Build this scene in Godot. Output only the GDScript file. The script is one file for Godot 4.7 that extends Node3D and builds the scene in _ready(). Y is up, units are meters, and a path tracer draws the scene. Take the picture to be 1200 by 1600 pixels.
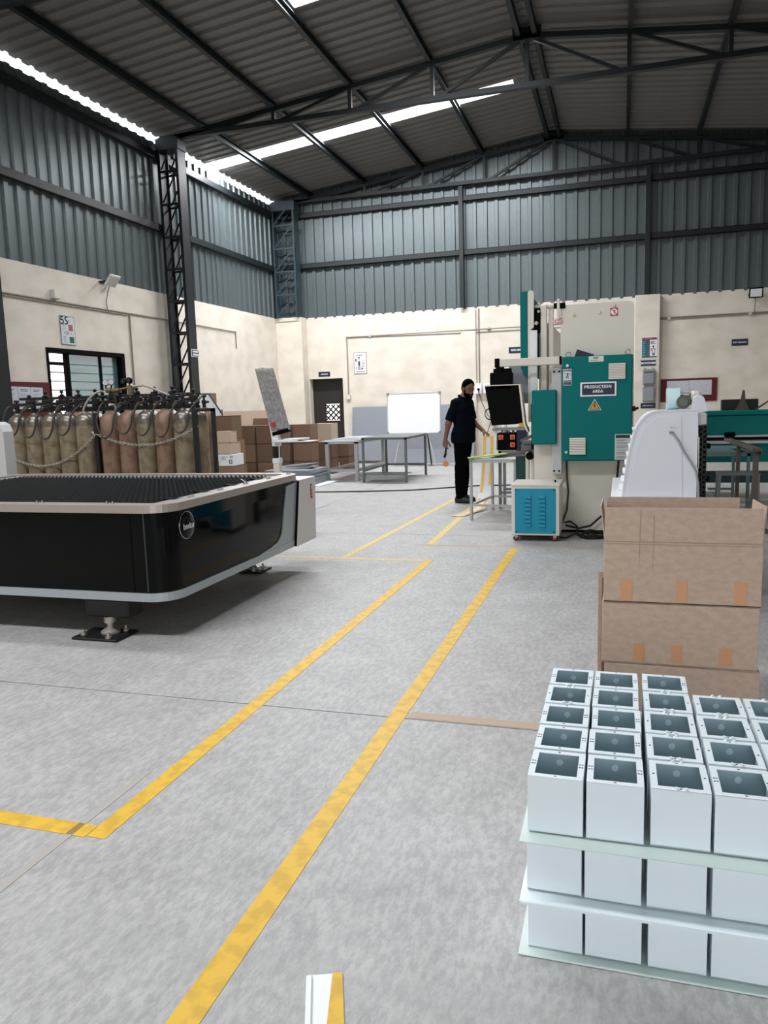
extends Node3D
# Steel-framed workshop hall. Units are metres, y up; the depth of the hall runs along -z.

const XL := -8.2
const XR := 5.25
const ZB := -18.35
const ZF := 3.6
const RIDGE := -1.475
const V0 := Vector3.ZERO

# ---------------------------------------------------------------- mesh builder
class MB:
	var v := PackedVector3Array()
	var n := PackedVector3Array()
	var t := PackedVector2Array()

	func tri(a: Vector3, b: Vector3, c: Vector3, na: Vector3, nb: Vector3, nc: Vector3, ta := Vector2.ZERO, tb := Vector2.ZERO, tc := Vector2.ZERO) -> void:
		if (b - a).cross(c - a).dot(na + nb + nc) > 0.0:
			v.append_array(PackedVector3Array([a, c, b])); n.append_array(PackedVector3Array([na, nc, nb])); t.append_array(PackedVector2Array([ta, tc, tb]))
		else:
			v.append_array(PackedVector3Array([a, b, c])); n.append_array(PackedVector3Array([na, nb, nc])); t.append_array(PackedVector2Array([ta, tb, tc]))

	func quad(a: Vector3, b: Vector3, c: Vector3, d: Vector3, nn: Vector3) -> void:
		tri(a, b, c, nn, nn, nn, Vector2(0, 1), Vector2(1, 1), Vector2(1, 0))
		tri(a, c, d, nn, nn, nn, Vector2(0, 1), Vector2(1, 0), Vector2(0, 0))

	# a quad whose normal is worked out, pointing along the hint
	func face(a: Vector3, b: Vector3, c: Vector3, d: Vector3, hint: Vector3) -> void:
		var m := (c - a).cross(d - b)
		if m.length_squared() < 1e-16:
			return
		m = m.normalized()
		quad(a, b, c, d, m if m.dot(hint) >= 0.0 else -m)

	func box(c: Vector3, s: Vector3, ch := 0.0, b := Basis()) -> MB:
		var h := s * 0.5
		ch = minf(ch, minf(h.x, minf(h.y, h.z)) * 0.6)
		for ax in 3:
			var o1 := (ax + 1) % 3
			var o2 := (ax + 2) % 3
			for sg in [-1.0, 1.0]:
				var p := []
				for k in [[-1, -1], [1, -1], [1, 1], [-1, 1]]:
					var q := Vector3.ZERO
					q[ax] = h[ax] * sg; q[o1] = (h[o1] - ch) * k[0]; q[o2] = (h[o2] - ch) * k[1]
					p.append(c + b * q)
				var nn := Vector3.ZERO
				nn[ax] = sg
				quad(p[0], p[1], p[2], p[3], (b * nn).normalized())
		if ch <= 0.0:
			return self
		for ax in 3:
			var o1 := (ax + 1) % 3
			var o2 := (ax + 2) % 3
			for s1 in [-1.0, 1.0]:
				for s2 in [-1.0, 1.0]:
					var nn := Vector3.ZERO
					nn[o1] = s1; nn[o2] = s2
					var p := []
					for k in [[-1, 0], [1, 0], [1, 1], [-1, 1]]:
						var q := Vector3.ZERO
						q[ax] = (h[ax] - ch) * k[0]
						q[o1] = (h[o1] - (ch if k[1] == 1 else 0.0)) * s1
						q[o2] = (h[o2] - (0.0 if k[1] == 1 else ch)) * s2
						p.append(c + b * q)
					quad(p[0], p[1], p[2], p[3], (b * nn).normalized())
		for sx in [-1.0, 1.0]:
			for sy in [-1.0, 1.0]:
				for sz in [-1.0, 1.0]:
					var sg := Vector3(sx, sy, sz)
					var nn := (b * sg).normalized()
					var i := h - Vector3(ch, ch, ch)
					tri(c + b * (Vector3(h.x, i.y, i.z) * sg), c + b * (Vector3(i.x, h.y, i.z) * sg), c + b * (Vector3(i.x, i.y, h.z) * sg), nn, nn, nn)
		return self

	# from min corner to max corner
	func bx(a: Vector3, z: Vector3, ch := 0.0) -> MB:
		return box((a + z) * 0.5, (z - a).abs(), ch)

	# a rectangular bar from a to b; w across (along side), h along the other axis
	func bar(a: Vector3, b: Vector3, w: float, h: float, side := Vector3.ZERO, ch := 0.0) -> MB:
		var y := (b - a).normalized()
		var x := side
		if x == Vector3.ZERO:
			x = Vector3.RIGHT if absf(y.x) < 0.9 else Vector3.UP
		x = (x - y * x.dot(y)).normalized()
		return box((a + b) * 0.5, Vector3(w, (b - a).length(), h), ch, Basis(x, y, x.cross(y)))

	func cyl(a: Vector3, b: Vector3, ra: float, rb := -1.0, seg := 16, caps := true) -> MB:
		if rb < 0.0:
			rb = ra
		var y := (b - a).normalized()
		var x := (Vector3.RIGHT if absf(y.x) < 0.9 else Vector3.UP).cross(y).normalized()
		var z := x.cross(y)
		var sl := (ra - rb) / maxf((b - a).length(), 1e-6)
		for i in seg:
			var a0 := TAU * i / seg
			var a1 := TAU * (i + 1) / seg
			var d0 := x * cos(a0) + z * sin(a0)
			var d1 := x * cos(a1) + z * sin(a1)
			var n0 := (d0 + y * sl).normalized()
			var n1 := (d1 + y * sl).normalized()
			tri(a + d0 * ra, a + d1 * ra, b + d1 * rb, n0, n1, n1)
			tri(a + d0 * ra, b + d1 * rb, b + d0 * rb, n0, n1, n0)
			if caps:
				tri(a, a + d0 * ra, a + d1 * ra, -y, -y, -y)
				tri(b, b + d0 * rb, b + d1 * rb, y, y, y)
		return self

	func tube(p: PackedVector3Array, r: float, seg := 8) -> MB:
		var rings := []
		var dirs := []
		var up := Vector3(0.31, 0.87, 0.38).normalized()
		for i in p.size():
			var d := (p[mini(i + 1, p.size() - 1)] - p[maxi(i - 1, 0)]).normalized()
			var x := up - d * up.dot(d)
			if x.length() < 0.05:
				x = Vector3.RIGHT - d * d.x
			x = x.normalized()
			up = x
			var z := d.cross(x)
			var ring := []
			var nn := []
			for k in seg:
				var an := TAU * k / seg
				var o := x * cos(an) + z * sin(an)
				ring.append(p[i] + o * r); nn.append(o)
			rings.append(ring); dirs.append(nn)
		for i in p.size() - 1:
			for k in seg:
				var k1 := (k + 1) % seg
				tri(rings[i][k], rings[i][k1], rings[i + 1][k1], dirs[i][k], dirs[i][k1], dirs[i + 1][k1])
				tri(rings[i][k], rings[i + 1][k1], rings[i + 1][k], dirs[i][k], dirs[i + 1][k1], dirs[i + 1][k])
		for e in [0, p.size() - 1]:
			var d: Vector3 = (p[1] - p[0]).normalized() * -1.0 if e == 0 else (p[e] - p[e - 1]).normalized()
			for k in range(1, seg - 1):
				tri(rings[e][0], rings[e][k], rings[e][k + 1], d, d, d)
		return self

	# profile of (radius, height) turned round y at c
	func lathe(pr: PackedVector2Array, seg := 20, c := Vector3.ZERO, b := Basis()) -> MB:
		var nr := PackedVector2Array()
		for i in pr.size() - 1:
			var d := pr[i + 1] - pr[i]
			nr.append(Vector2(d.y, -d.x).normalized())
		for i in pr.size() - 1:
			var n0 := nr[i]
			var n1 := nr[i]
			if i > 0 and nr[i - 1].dot(nr[i]) > 0.6:
				n0 = (nr[i - 1] + nr[i]).normalized()
			if i < pr.size() - 2 and nr[i + 1].dot(nr[i]) > 0.6:
				n1 = (nr[i + 1] + nr[i]).normalized()
			for k in seg:
				var a0 := TAU * k / seg
				var a1 := TAU * (k + 1) / seg
				var c0 := Vector3(cos(a0), 0, sin(a0))
				var c1 := Vector3(cos(a1), 0, sin(a1))
				var u := Vector3.UP
				var p00 := c + b * (c0 * pr[i].x + u * pr[i].y)
				var p01 := c + b * (c1 * pr[i].x + u * pr[i].y)
				var p10 := c + b * (c0 * pr[i + 1].x + u * pr[i + 1].y)
				var p11 := c + b * (c1 * pr[i + 1].x + u * pr[i + 1].y)
				var m0 := b * (c0 * n0.x + u * n0.y)
				var m1 := b * (c1 * n0.x + u * n0.y)
				var m2 := b * (c1 * n1.x + u * n1.y)
				var m3 := b * (c0 * n1.x + u * n1.y)
				if pr[i].x > 1e-5:
					tri(p00, p01, p11, m0, m1, m2)
				if pr[i + 1].x > 1e-5:
					tri(p00, p11, p10, m0, m2, m3)
		return self

	# a polygon in the local xy plane, pushed along local z from z0 to z1
	func prism(poly: PackedVector2Array, z0: float, z1: float, x := Transform3D(), smooth := false) -> MB:
		var ix := Geometry2D.triangulate_polygon(poly)
		var nz := x.basis.z.normalized()
		for i in range(0, ix.size(), 3):
			var q := [poly[ix[i]], poly[ix[i + 1]], poly[ix[i + 2]]]
			for zz in [[z0, -nz], [z1, nz]]:
				var w := []
				for e in q:
					w.append(x * Vector3(e.x, e.y, zz[0]))
				tri(w[0], w[1], w[2], zz[1], zz[1], zz[1])
		var cw := Geometry2D.is_polygon_clockwise(poly)
		var m := poly.size()
		var en := []
		for i in m:
			var d := poly[(i + 1) % m] - poly[i]
			en.append((Vector2(-d.y, d.x) if cw else Vector2(d.y, -d.x)).normalized())
		for i in m:
			var a := poly[i]
			var b := poly[(i + 1) % m]
			var n0: Vector2 = en[i]
			var n1: Vector2 = en[i]
			if smooth:
				if en[(i + m - 1) % m].dot(en[i]) > 0.6: n0 = (en[(i + m - 1) % m] + en[i]).normalized()
				if en[(i + 1) % m].dot(en[i]) > 0.6: n1 = (en[(i + 1) % m] + en[i]).normalized()
			var w0 := (x.basis * Vector3(n0.x, n0.y, 0)).normalized()
			var w1 := (x.basis * Vector3(n1.x, n1.y, 0)).normalized()
			var p0 := x * Vector3(a.x, a.y, z0)
			var p1 := x * Vector3(b.x, b.y, z0)
			var p2 := x * Vector3(b.x, b.y, z1)
			var p3 := x * Vector3(a.x, a.y, z1)
			tri(p0, p1, p2, w0, w1, w1)
			tri(p0, p2, p3, w0, w1, w0)
		return self

	func ball(c: Vector3, r: Vector3, seg := 14, rings := 9) -> MB:
		var pr := PackedVector2Array()
		for i in rings + 1:
			var an := -PI / 2 + PI * i / rings
			pr.append(Vector2(cos(an) if i > 0 and i < rings else 0.0, sin(an)))
		var o := MB.new().lathe(pr, seg)
		for i in o.v.size():
			v.append(c + o.v[i] * r)
			n.append((o.n[i] / r).normalized())
			t.append(Vector2.ZERO)
		return self

	func torus(c: Vector3, ax: Vector3, R: float, r: float, seg := 16, rs := 6) -> MB:
		var y := ax.normalized()
		var x := (Vector3.RIGHT if absf(y.x) < 0.9 else Vector3.UP).cross(y).normalized()
		var z := x.cross(y)
		var pt := func(i: int, k: int, rr: float) -> Vector3:
			var a := TAU * i / seg
			var e := TAU * k / rs
			var d := x * cos(a) + z * sin(a)
			return d * (R + rr * cos(e)) + y * rr * sin(e)
		for i in seg:
			for k in rs:
				var q := []
				var m := []
				for e in [[0, 0], [1, 0], [1, 1], [0, 1]]:
					var p: Vector3 = pt.call(i + e[0], k + e[1], r)
					q.append(c + p); m.append((p - pt.call(i + e[0], k + e[1], 0.0)).normalized())
				tri(q[0], q[1], q[2], m[0], m[1], m[2])
				tri(q[0], q[2], q[3], m[0], m[2], m[3])
		return self

	func add(o: MB, x := Transform3D()) -> MB:
		for i in o.v.size():
			v.append(x * o.v[i]); n.append((x.basis * o.n[i]).normalized())
		t.append_array(o.t)
		return self

	func mesh() -> ArrayMesh:
		var a := []
		a.resize(Mesh.ARRAY_MAX)
		a[Mesh.ARRAY_VERTEX] = v; a[Mesh.ARRAY_NORMAL] = n; a[Mesh.ARRAY_TEX_UV] = t
		var m := ArrayMesh.new()
		m.add_surface_from_arrays(Mesh.PRIMITIVE_TRIANGLES, a)
		return m

func mb() -> MB:
	return MB.new()

# ---------------------------------------------------------------- naming and tagging
var taken := {}
func numbered(called: String) -> String:
	var k: int = taken.get(called, -1) + 1
	taken[called] = k
	return called if k == 0 else "%s_%03d" % [called, k]

func tag(o: Node, label: String, category: String, group := "") -> void:
	o.set_meta("label", label); o.set_meta("category", category)
	if group: o.set_meta("group", group)

func thing(called: String, label: String, category: String, at := V0, group := "", turn := 0.0) -> Node3D:
	var o := Node3D.new()
	o.name = numbered(called)
	add_child(o)
	o.position = at
	o.rotation.y = turn
	tag(o, label, category, group)
	return o

func part(p: Node, called: String, m, mat: Material, label := "") -> MeshInstance3D:
	var o := MeshInstance3D.new()
	o.name = called
	o.mesh = m.mesh() if m is MB else m
	o.material_override = mat
	p.add_child(o, true)
	if label: o.set_meta("label", label)
	return o

func solo(called: String, m, mat: Material, label: String, category: String, group := "") -> MeshInstance3D:
	var o := part(self, numbered(called), m, mat)
	tag(o, label, category, group)
	return o

func setting(called: String, label := "") -> Node3D:
	var o := Node3D.new()
	o.name = called
	add_child(o)
	o.set_meta("kind", "structure")
	o.set_meta("label", label)
	return o

func copy(o: Node3D, at: Vector3, label: String, turn := 0.0) -> Node3D:
	var c: Node3D = o.duplicate()
	var base := String(o.name).rstrip("0123456789").trim_suffix("_")
	c.name = numbered(base)
	add_child(c)
	c.position = at
	c.rotation.y = turn
	c.set_meta("label", label)
	return c

const ORD := ["first", "second", "third", "fourth", "fifth", "sixth", "seventh", "eighth", "ninth", "tenth", "eleventh", "twelfth"]

# ---------------------------------------------------------------- materials
var tex := {}
func noise_tex(key: String, freq: float, lo: Color, hi: Color, kind := FastNoiseLite.TYPE_SIMPLEX_SMOOTH, oct := 4, size := 512, sd := 1, p0 := 0.25, p1 := 0.75, gain := 0.5) -> NoiseTexture2D:
	if tex.has(key):
		return tex[key]
	var f := FastNoiseLite.new()
	f.noise_type = kind; f.frequency = freq; f.fractal_octaves = oct; f.seed = sd
	f.fractal_gain = gain
	var g := Gradient.new()
	g.offsets = PackedFloat32Array([p0, p1]); g.colors = PackedColorArray([lo, hi])
	var x := NoiseTexture2D.new()
	x.width = size; x.height = size; x.seamless = true; x.noise = f; x.color_ramp = g; x.generate_mipmaps = false
	tex[key] = x
	return x

var mats := {}
func mat(key: String, c := Color.WHITE, rough := 0.6, metal := 0.0) -> StandardMaterial3D:
	if mats.has(key):
		return mats[key]
	var m := StandardMaterial3D.new()
	m.resource_name = key; m.albedo_color = c; m.roughness = rough; m.metallic = metal
	mats[key] = m
	return m

func tri_tex(m: StandardMaterial3D, x: Texture2D, sc: Vector3, world := true) -> StandardMaterial3D:
	m.albedo_texture = x
	m.uv1_triplanar = true; m.uv1_world_triplanar = world; m.uv1_scale = sc; m.uv1_triplanar_sharpness = 4.0
	return m

func over(m: StandardMaterial3D, x: Texture2D, sc: Vector3) -> StandardMaterial3D:
	m.detail_enabled = true; m.detail_albedo = x; m.detail_blend_mode = BaseMaterial3D.BLEND_MODE_MUL
	m.detail_uv_layer = BaseMaterial3D.DETAIL_UV_2
	m.uv2_triplanar = true; m.uv2_world_triplanar = true; m.uv2_scale = sc
	return m

func bump(m: StandardMaterial3D, x: Texture2D, cm: float) -> StandardMaterial3D:
	m.heightmap_enabled = true; m.heightmap_texture = x; m.heightmap_scale = cm
	return m

func rgb(r: int, g: int, b: int) -> Color:
	return Color8(r, g, b)

func print_mat(key: String, w: int, h: int, bg: Color, rects: Array, rough := 0.5) -> StandardMaterial3D:
	if mats.has(key):
		return mats[key]
	var im := Image.create(w, h, false, Image.FORMAT_RGB8)
	im.fill(bg)
	for r in rects:
		im.fill_rect(Rect2i(r[0], r[1], r[2], r[3]), r[4])
	var m := mat(key, Color.WHITE, rough)
	m.albedo_texture = ImageTexture.create_from_image(im)
	return m

# rows of short strokes that read as small print
func lines(x: int, y: int, w: int, rows: int, gap: int, th: int, c: Color, sd := 3) -> Array:
	var out := []
	var r := RandomNumberGenerator.new()
	r.seed = sd
	for i in rows:
		var at := x
		var end := x + int(w * r.randf_range(0.6, 1.0))
		while at < end:
			var l := r.randi_range(2, 6)
			out.append([at, y + i * gap, mini(l, end - at), th, c])
			at += l + 1
	return out

# a printed face in the plane through at, facing basis.z
func print_face(p: Node, called: String, at: Vector3, b: Basis, w: float, h: float, m: Material) -> MeshInstance3D:
	var q := mb()
	var x := b.x * w * 0.5
	var y := b.y * h * 0.5
	q.quad(at - x - y, at + x - y, at + x + y, at - x + y, b.z)
	return part(p, called, q, m)

func letters(p: Node, called: String, s: String, size: float, at: Vector3, b: Basis, m: Material, depth := 0.002, face := "Droid Sans", weight := 700) -> MeshInstance3D:
	var f := SystemFont.new()
	f.font_names = PackedStringArray([face])
	f.font_weight = weight
	var x := TextMesh.new()
	x.text = s; x.font = f; x.font_size = 48; x.pixel_size = size / 48.0; x.depth = depth; x.curve_step = 4.0
	var o := part(p, called, x, m)
	o.transform = Transform3D(b, at)
	return o

const FACE_X := Basis(Vector3(0, 0, -1), Vector3(0, 1, 0), Vector3(1, 0, 0))   # facing +x, for the left wall
const FACE_Z := Basis(Vector3(1, 0, 0), Vector3(0, 1, 0), Vector3(0, 0, 1))

func roof_y(x: float) -> float:
	return 7.2 - 0.1159 * absf(x - RIDGE)

# a trapezoidal steel sheet: ribs run along v, u goes across them, n points into the hall
func corrugated(o: Vector3, u: Vector3, v: Vector3, n: Vector3, lu: float, top: Callable, pitch: float, rib: float, depth: float, slope := 0.018, phase := 0.0) -> MB:
	var q := mb()
	var h_at := func(s: float) -> float:
		var e := fposmod(s, pitch)
		var f := pitch - rib - slope * 2
		if e < f: return 0.0
		if e < f + slope: return depth * (e - f) / slope
		if e < pitch - slope: return depth
		return depth * (pitch - e) / slope
	var cuts := [phase]
	var k := int(floor(phase / pitch))
	while k * pitch < phase + lu:
		for e in [0.0, pitch - rib - slope * 2, pitch - rib - slope, pitch - slope]:
			var s: float = k * pitch + e
			if s > phase + 1e-4 and s < phase + lu - 1e-4:
				cuts.append(s)
		k += 1
	cuts.append(phase + lu)
	var prof := []
	for s in cuts:
		prof.append([s - phase, h_at.call(s)])
	for i in prof.size() - 1:
		var s0: float = prof[i][0]
		var s1: float = prof[i + 1][0]
		if s1 - s0 < 1e-5:
			continue
		for back in [0.0, -0.004]:
			var a: Vector3 = o + u * s0 + n * (prof[i][1] + back)
			var b: Vector3 = o + u * s1 + n * (prof[i + 1][1] + back)
			q.face(a, b, b + v * float(top.call(s1)), a + v * float(top.call(s0)), n if back == 0.0 else -n)
	return q

# ---------------------------------------------------------------- scene
func _ready() -> void:
	var cam := Camera3D.new()
	cam.name = "camera"
	cam.position = Vector3(0, 1.45, 0)
	cam.basis = Basis(Vector3.UP, deg_to_rad(17.13)) * Basis(Vector3.RIGHT, deg_to_rad(-8.0)) * Basis(Vector3.BACK, deg_to_rad(-1.79))
	cam.fov = 66.94
	cam.near = 0.05
	cam.far = 200.0
	add_child(cam)
	cam.make_current()
	var sky := ProceduralSkyMaterial.new()
	sky.sky_top_color = rgb(214, 226, 240)
	sky.sky_horizon_color = rgb(250, 250, 250)
	sky.ground_bottom_color = rgb(150, 148, 144)
	sky.ground_horizon_color = rgb(210, 208, 204)
	sky.sky_energy_multiplier = 1.0
	sky.ground_energy_multiplier = 1.0
	var env := Environment.new()
	env.background_mode = Environment.BG_SKY
	env.sky = Sky.new()
	env.sky.sky_material = sky
	env.tonemap_mode = Environment.TONE_MAPPER_LINEAR
	env.tonemap_exposure = EXPOSURE
	env.sdfgi_enabled = true
	env.ssao_enabled = true
	env.ssil_enabled = true
	var we := WorldEnvironment.new()
	we.name = "world_environment"
	we.environment = env
	add_child(we)
	# daylight through the clear roof strips (a soft panel of light just under each) 
	for k in STRIPS.size():
		strip_light(STRIPS[k])
	materials()
	shell()
	steelwork()
	wall_fittings()
	floor_marks()
	laser_table()
	gas_bank()
	cartons_back()
	console_stand()
	work_tables()
	door_side()
	press_brake()
	power_cabinet()
	brake_table()
	shear_corner()
	cooler_table()
	carton_stack()
	enclosures()
	worker()

const EXPOSURE := 3.3
const STRIP_POWER := 4.6
# near edge z, far edge z, upper end x, lower end x
const STRIPS := [[-0.9, -1.4, -1.95, -8.26, 1.1], [-5.4, -5.9, -1.95, -8.26, 0.55], [-10.3, -10.75, -1.62, -4.38, 1.0], [-15.08, -15.52, -1.95, -8.26, 1.9]]  # the two nearest strips, out of view, are added for lighting

func strip_light(s: Array) -> void:
	var xa: float = maxf(s[3], XL + 0.02)
	var a := Vector3(xa, roof_y(xa) - 0.004, (s[0] + s[1]) / 2)
	var b := Vector3(s[2], roof_y(s[2]) - 0.004, (s[0] + s[1]) / 2)
	var l := AreaLight3D.new()
	l.name = "skylight_daylight"
	l.area_size = Vector2((b - a).length(), s[0] - s[1])
	l.area_normalize_energy = false
	l.light_energy = STRIP_POWER * s[4]
	l.light_color = Color(0.97, 0.98, 1.0)
	l.area_range = 40.0
	l.area_attenuation = 2.0
	l.shadow_enabled = true
	var d := (b - a).normalized()
	l.transform = Transform3D(Basis(d, Vector3(0, 0, -1), d.cross(Vector3(0, 0, -1))), (a + b) / 2)
	add_child(l, true)

func materials() -> void:
	var fine := noise_tex("fine", 0.09, Color(0.96, 0.96, 0.96), Color.WHITE, FastNoiseLite.TYPE_SIMPLEX_SMOOTH, 4, 512, 3)
	var stain := noise_tex("stain", 0.012, Color(0.95, 0.947, 0.94), Color.WHITE, FastNoiseLite.TYPE_SIMPLEX_SMOOTH, 5, 512, 7, 0.2, 0.7)
	var cloud := noise_tex("cloud", 0.008, Color(0.94, 0.94, 0.94), Color.WHITE, FastNoiseLite.TYPE_SIMPLEX_SMOOTH, 6, 1024, 11, 0.2, 0.8)
	var scuff := noise_tex("scuff", 0.02, Color(0.88, 0.88, 0.882), Color.WHITE, FastNoiseLite.TYPE_SIMPLEX_SMOOTH, 8, 2048, 23, 0.3, 0.68, 0.78)
	var grain := noise_tex("grain", 0.25, Color(0.4, 0.4, 0.4), Color.WHITE, FastNoiseLite.TYPE_SIMPLEX_SMOOTH, 3, 512, 5)
	var f := mat("concrete", rgb(187, 185, 182), 0.5)
	tri_tex(f, cloud, Vector3(0.5, 0.5, 0.3))
	over(f, scuff, Vector3(0.62, 0.62, 0.27))
	var p := mat("plaster", rgb(228, 219, 205), 0.85)
	tri_tex(p, stain, Vector3(0.22, 0.3, 0.22))
	over(p, fine, Vector3(1.2, 1.2, 1.2))
	var c := mat("cladding", rgb(98, 107, 108), 0.4, 0.35)
	tri_tex(c, fine, Vector3(0.6, 0.12, 0.6))
	var r := mat("roofing", rgb(112, 110, 106), 0.65, 0.1)
	tri_tex(r, fine, Vector3(0.3, 0.6, 0.3))
	mat("steel", rgb(20, 27, 29), 0.5, 0.1)
	mat("steel_blue", rgb(52, 68, 74), 0.5, 0.1)  # steel with the bluish light on the corner column put into its colour
	# translucent sheet glowing with the daylight behind it
	var pane := mat("skylight", rgb(236, 240, 244), 0.5)
	pane.emission_enabled = true
	pane.emission = rgb(244, 247, 250)
	pane.emission_energy_multiplier = 0.6
	var gl := mat("glass", Color(0.36, 0.5, 0.5, 0.72), 0.06)
	gl.transparency = BaseMaterial3D.TRANSPARENCY_ALPHA
	mat("joint", rgb(34, 33, 32), 0.95)
	mat("black", rgb(6, 7, 7), 0.55).metallic_specular = 0.18
	mat("rubber", rgb(12, 12, 13), 0.8)
	mat("gloss_black", rgb(4, 5, 5), 0.07).metallic_specular = 0.27
	var al := mat("brushed", rgb(190, 180, 172), 0.38, 0.75)
	tri_tex(al, fine, Vector3(6, 2, 6))
	mat("chrome", rgb(200, 202, 204), 0.2, 1.0)
	mat("grey_paint", rgb(190, 190, 188), 0.45)
	mat("grey_mid", rgb(130, 134, 136), 0.5)
	var cr := mat("cream_paint", rgb(212, 205, 192), 0.45)
	cr.albedo_color = rgb(222, 216, 204)
	mat("teal_paint", rgb(0, 110, 108), 0.55).metallic_specular = 0.3
	mat("teal_dark", rgb(0, 56, 56), 0.55)
	mat("cyan_paint", rgb(0, 140, 172), 0.45)
	mat("white_paint", rgb(236, 238, 238), 0.4)
	mat("navy", rgb(22, 30, 58), 0.4)
	mat("ink_white", rgb(240, 240, 240), 0.5)
	mat("ink_black", rgb(16, 16, 16), 0.6)
	mat("red_board", rgb(84, 8, 14), 0.7)
	mat("red", rgb(190, 50, 36), 0.5)
	var y := mat("yellow_tape", rgb(226, 180, 42), 0.5)
	tri_tex(y, noise_tex("wear", 0.02, Color(0.92, 0.91, 0.9), Color.WHITE, FastNoiseLite.TYPE_SIMPLEX_SMOOTH, 7, 1024, 41, 0.3, 0.6), Vector3(0.6, 0.6, 0.6))
	var yf := mat("faded_tape", rgb(224, 196, 120), 0.6)
	tri_tex(yf, tex["wear"], Vector3(1.5, 1.5, 1.5))
	mat("worn_tape", rgb(190, 168, 146), 0.7)
	var cb := mat("cardboard", rgb(200, 176, 156), 0.85)
	tri_tex(cb, noise_tex("fibre", 0.04, Color(0.95, 0.945, 0.94), Color.WHITE, FastNoiseLite.TYPE_SIMPLEX_SMOOTH, 5, 512, 9), Vector3(0.9, 1.4, 0.9))
	over(cb, fine, Vector3(3, 3, 3))
	var cb2 := mat("cardboard_dark", rgb(116, 91, 73), 0.85)
	mat("cardboard_mid", rgb(134, 107, 86), 0.85)
	tri_tex(mats["cardboard_mid"], tex["fibre"], Vector3(0.9, 1.4, 0.9))
	tri_tex(cb2, tex["fibre"], Vector3(0.7, 3.0, 0.7))
	mat("cardboard_pale", rgb(198, 178, 158), 0.85)
	mat("brown_tape", rgb(206, 152, 112), 0.4)
	mat("label_red", rgb(176, 22, 28), 0.5)
	mat("crease", rgb(172, 147, 126), 0.85)
	var cyl := mat("cylinder_tan", rgb(150, 136, 112), 0.6, 0.1)
	tri_tex(cyl, noise_tex("rust", 0.012, Color(0.84, 0.8, 0.76), Color.WHITE, FastNoiseLite.TYPE_SIMPLEX_SMOOTH, 5, 512, 77, 0.2, 0.62), Vector3(1.3, 1.0, 1.3))
	over(cyl, fine, Vector3(2, 2, 2))
	var cyl2 := mat("cylinder_brown", rgb(146, 118, 98), 0.6, 0.1)
	tri_tex(cyl2, tex["rust"], Vector3(1.1, 0.9, 1.1))
	over(cyl2, fine, Vector3(2, 2, 2))
	var sh := mat("cylinder_dome", rgb(128, 122, 112), 0.32, 0.6)
	tri_tex(sh, tex["rust"], Vector3(2, 2, 2))
	mat("hose", rgb(58, 54, 48), 0.55)
	mat("braided", rgb(168, 160, 146), 0.5, 0.3)
	mat("galvanised", rgb(188, 184, 174), 0.4, 0.7)
	mat("brass", rgb(120, 108, 84), 0.4, 0.7)
	mat("iron", rgb(22, 22, 22), 0.55, 0.2)
	mat("paper", rgb(226, 228, 232), 0.7)
	mat("whiteboard", rgb(246, 247, 248), 0.25)
	var pl := mat("panel_grey", rgb(142, 146, 154), 0.5, 0.1)
	tri_tex(pl, fine, Vector3(0.5, 0.5, 0.5))
	mat("wood_black", rgb(34, 30, 26), 0.6)
	var ws := mat("wrap", rgb(164, 161, 158), 0.35)
	bump(ws, noise_tex("crease", 0.02, Color.BLACK, Color.WHITE, FastNoiseLite.TYPE_SIMPLEX, 4, 512, 31, 0.0, 1.0), 2.0)
	ws.uv1_triplanar = true
	ws.uv1_scale = Vector3(5, 1.2, 5)
	var wc := mat("cooler_white", rgb(222, 225, 232), 0.4)
	mat("enclosure", rgb(232, 242, 246), 0.4)
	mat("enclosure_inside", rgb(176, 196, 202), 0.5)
	mat("sheet", rgb(206, 220, 214), 0.4)
	mat("green_strip", rgb(168, 196, 70), 0.4)
	mat("dark_bar", rgb(86, 76, 68), 0.6, 0.2)
	var skin := mat("skin", rgb(126, 84, 62), 0.55)
	skin.subsurf_scatter_enabled = true
	skin.subsurf_scatter_strength = 0.1
	mat("hair", rgb(9, 8, 7), 0.95).metallic_specular = 0.1
	var shirt := mat("shirt", rgb(11, 17, 25), 0.85)
	tri_tex(shirt, fine, Vector3(6, 6, 6), false)
	shirt.metallic_specular = 0.12
	mat("trousers", rgb(8, 8, 9), 0.9).metallic_specular = 0.12
	mat("shoe", rgb(30, 29, 28), 0.5)
	mat("steel_silver", rgb(172, 180, 184), 0.35, 0.4)
	mat("reflection_blue", rgb(52, 64, 70), 0.3, 0.3)  # colour of the reflection painted on the bed corner
	mat("pale_yellow", rgb(232, 190, 96), 0.5)
	mat("block_white", rgb(228, 226, 223), 0.45)
	mat("conduit_grey", rgb(138, 130, 118), 0.5, 0.2)
	mat("slat", rgb(74, 78, 78), 0.4, 0.6)
	mat("bench_green", rgb(104, 112, 110), 0.5, 0.2)
	mat("bench_pale", rgb(176, 178, 178), 0.5, 0.2)
	mat("amber", rgb(214, 150, 62), 0.5)
	mat("orange", rgb(226, 120, 84), 0.5)
	mat("bench_teal", rgb(96, 122, 122), 0.5, 0.2)
	mat("white_film", rgb(224, 224, 226), 0.4)
	mat("cord_grey", rgb(150, 152, 158), 0.5)
	mat("tape_white", rgb(206, 236, 238), 0.3)
	mat("motor_green", rgb(84, 88, 78), 0.45, 0.3)
	mat("motor_cap", rgb(92, 102, 82), 0.5)
	mat("rubbed_line", rgb(172, 167, 160), 0.7)
	mat("orange_tape", rgb(222, 132, 40), 0.5)
	mat("wire_grey", rgb(70, 72, 74), 0.5, 0.3)
	mat("eye_white", rgb(150, 140, 132), 0.4)
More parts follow.
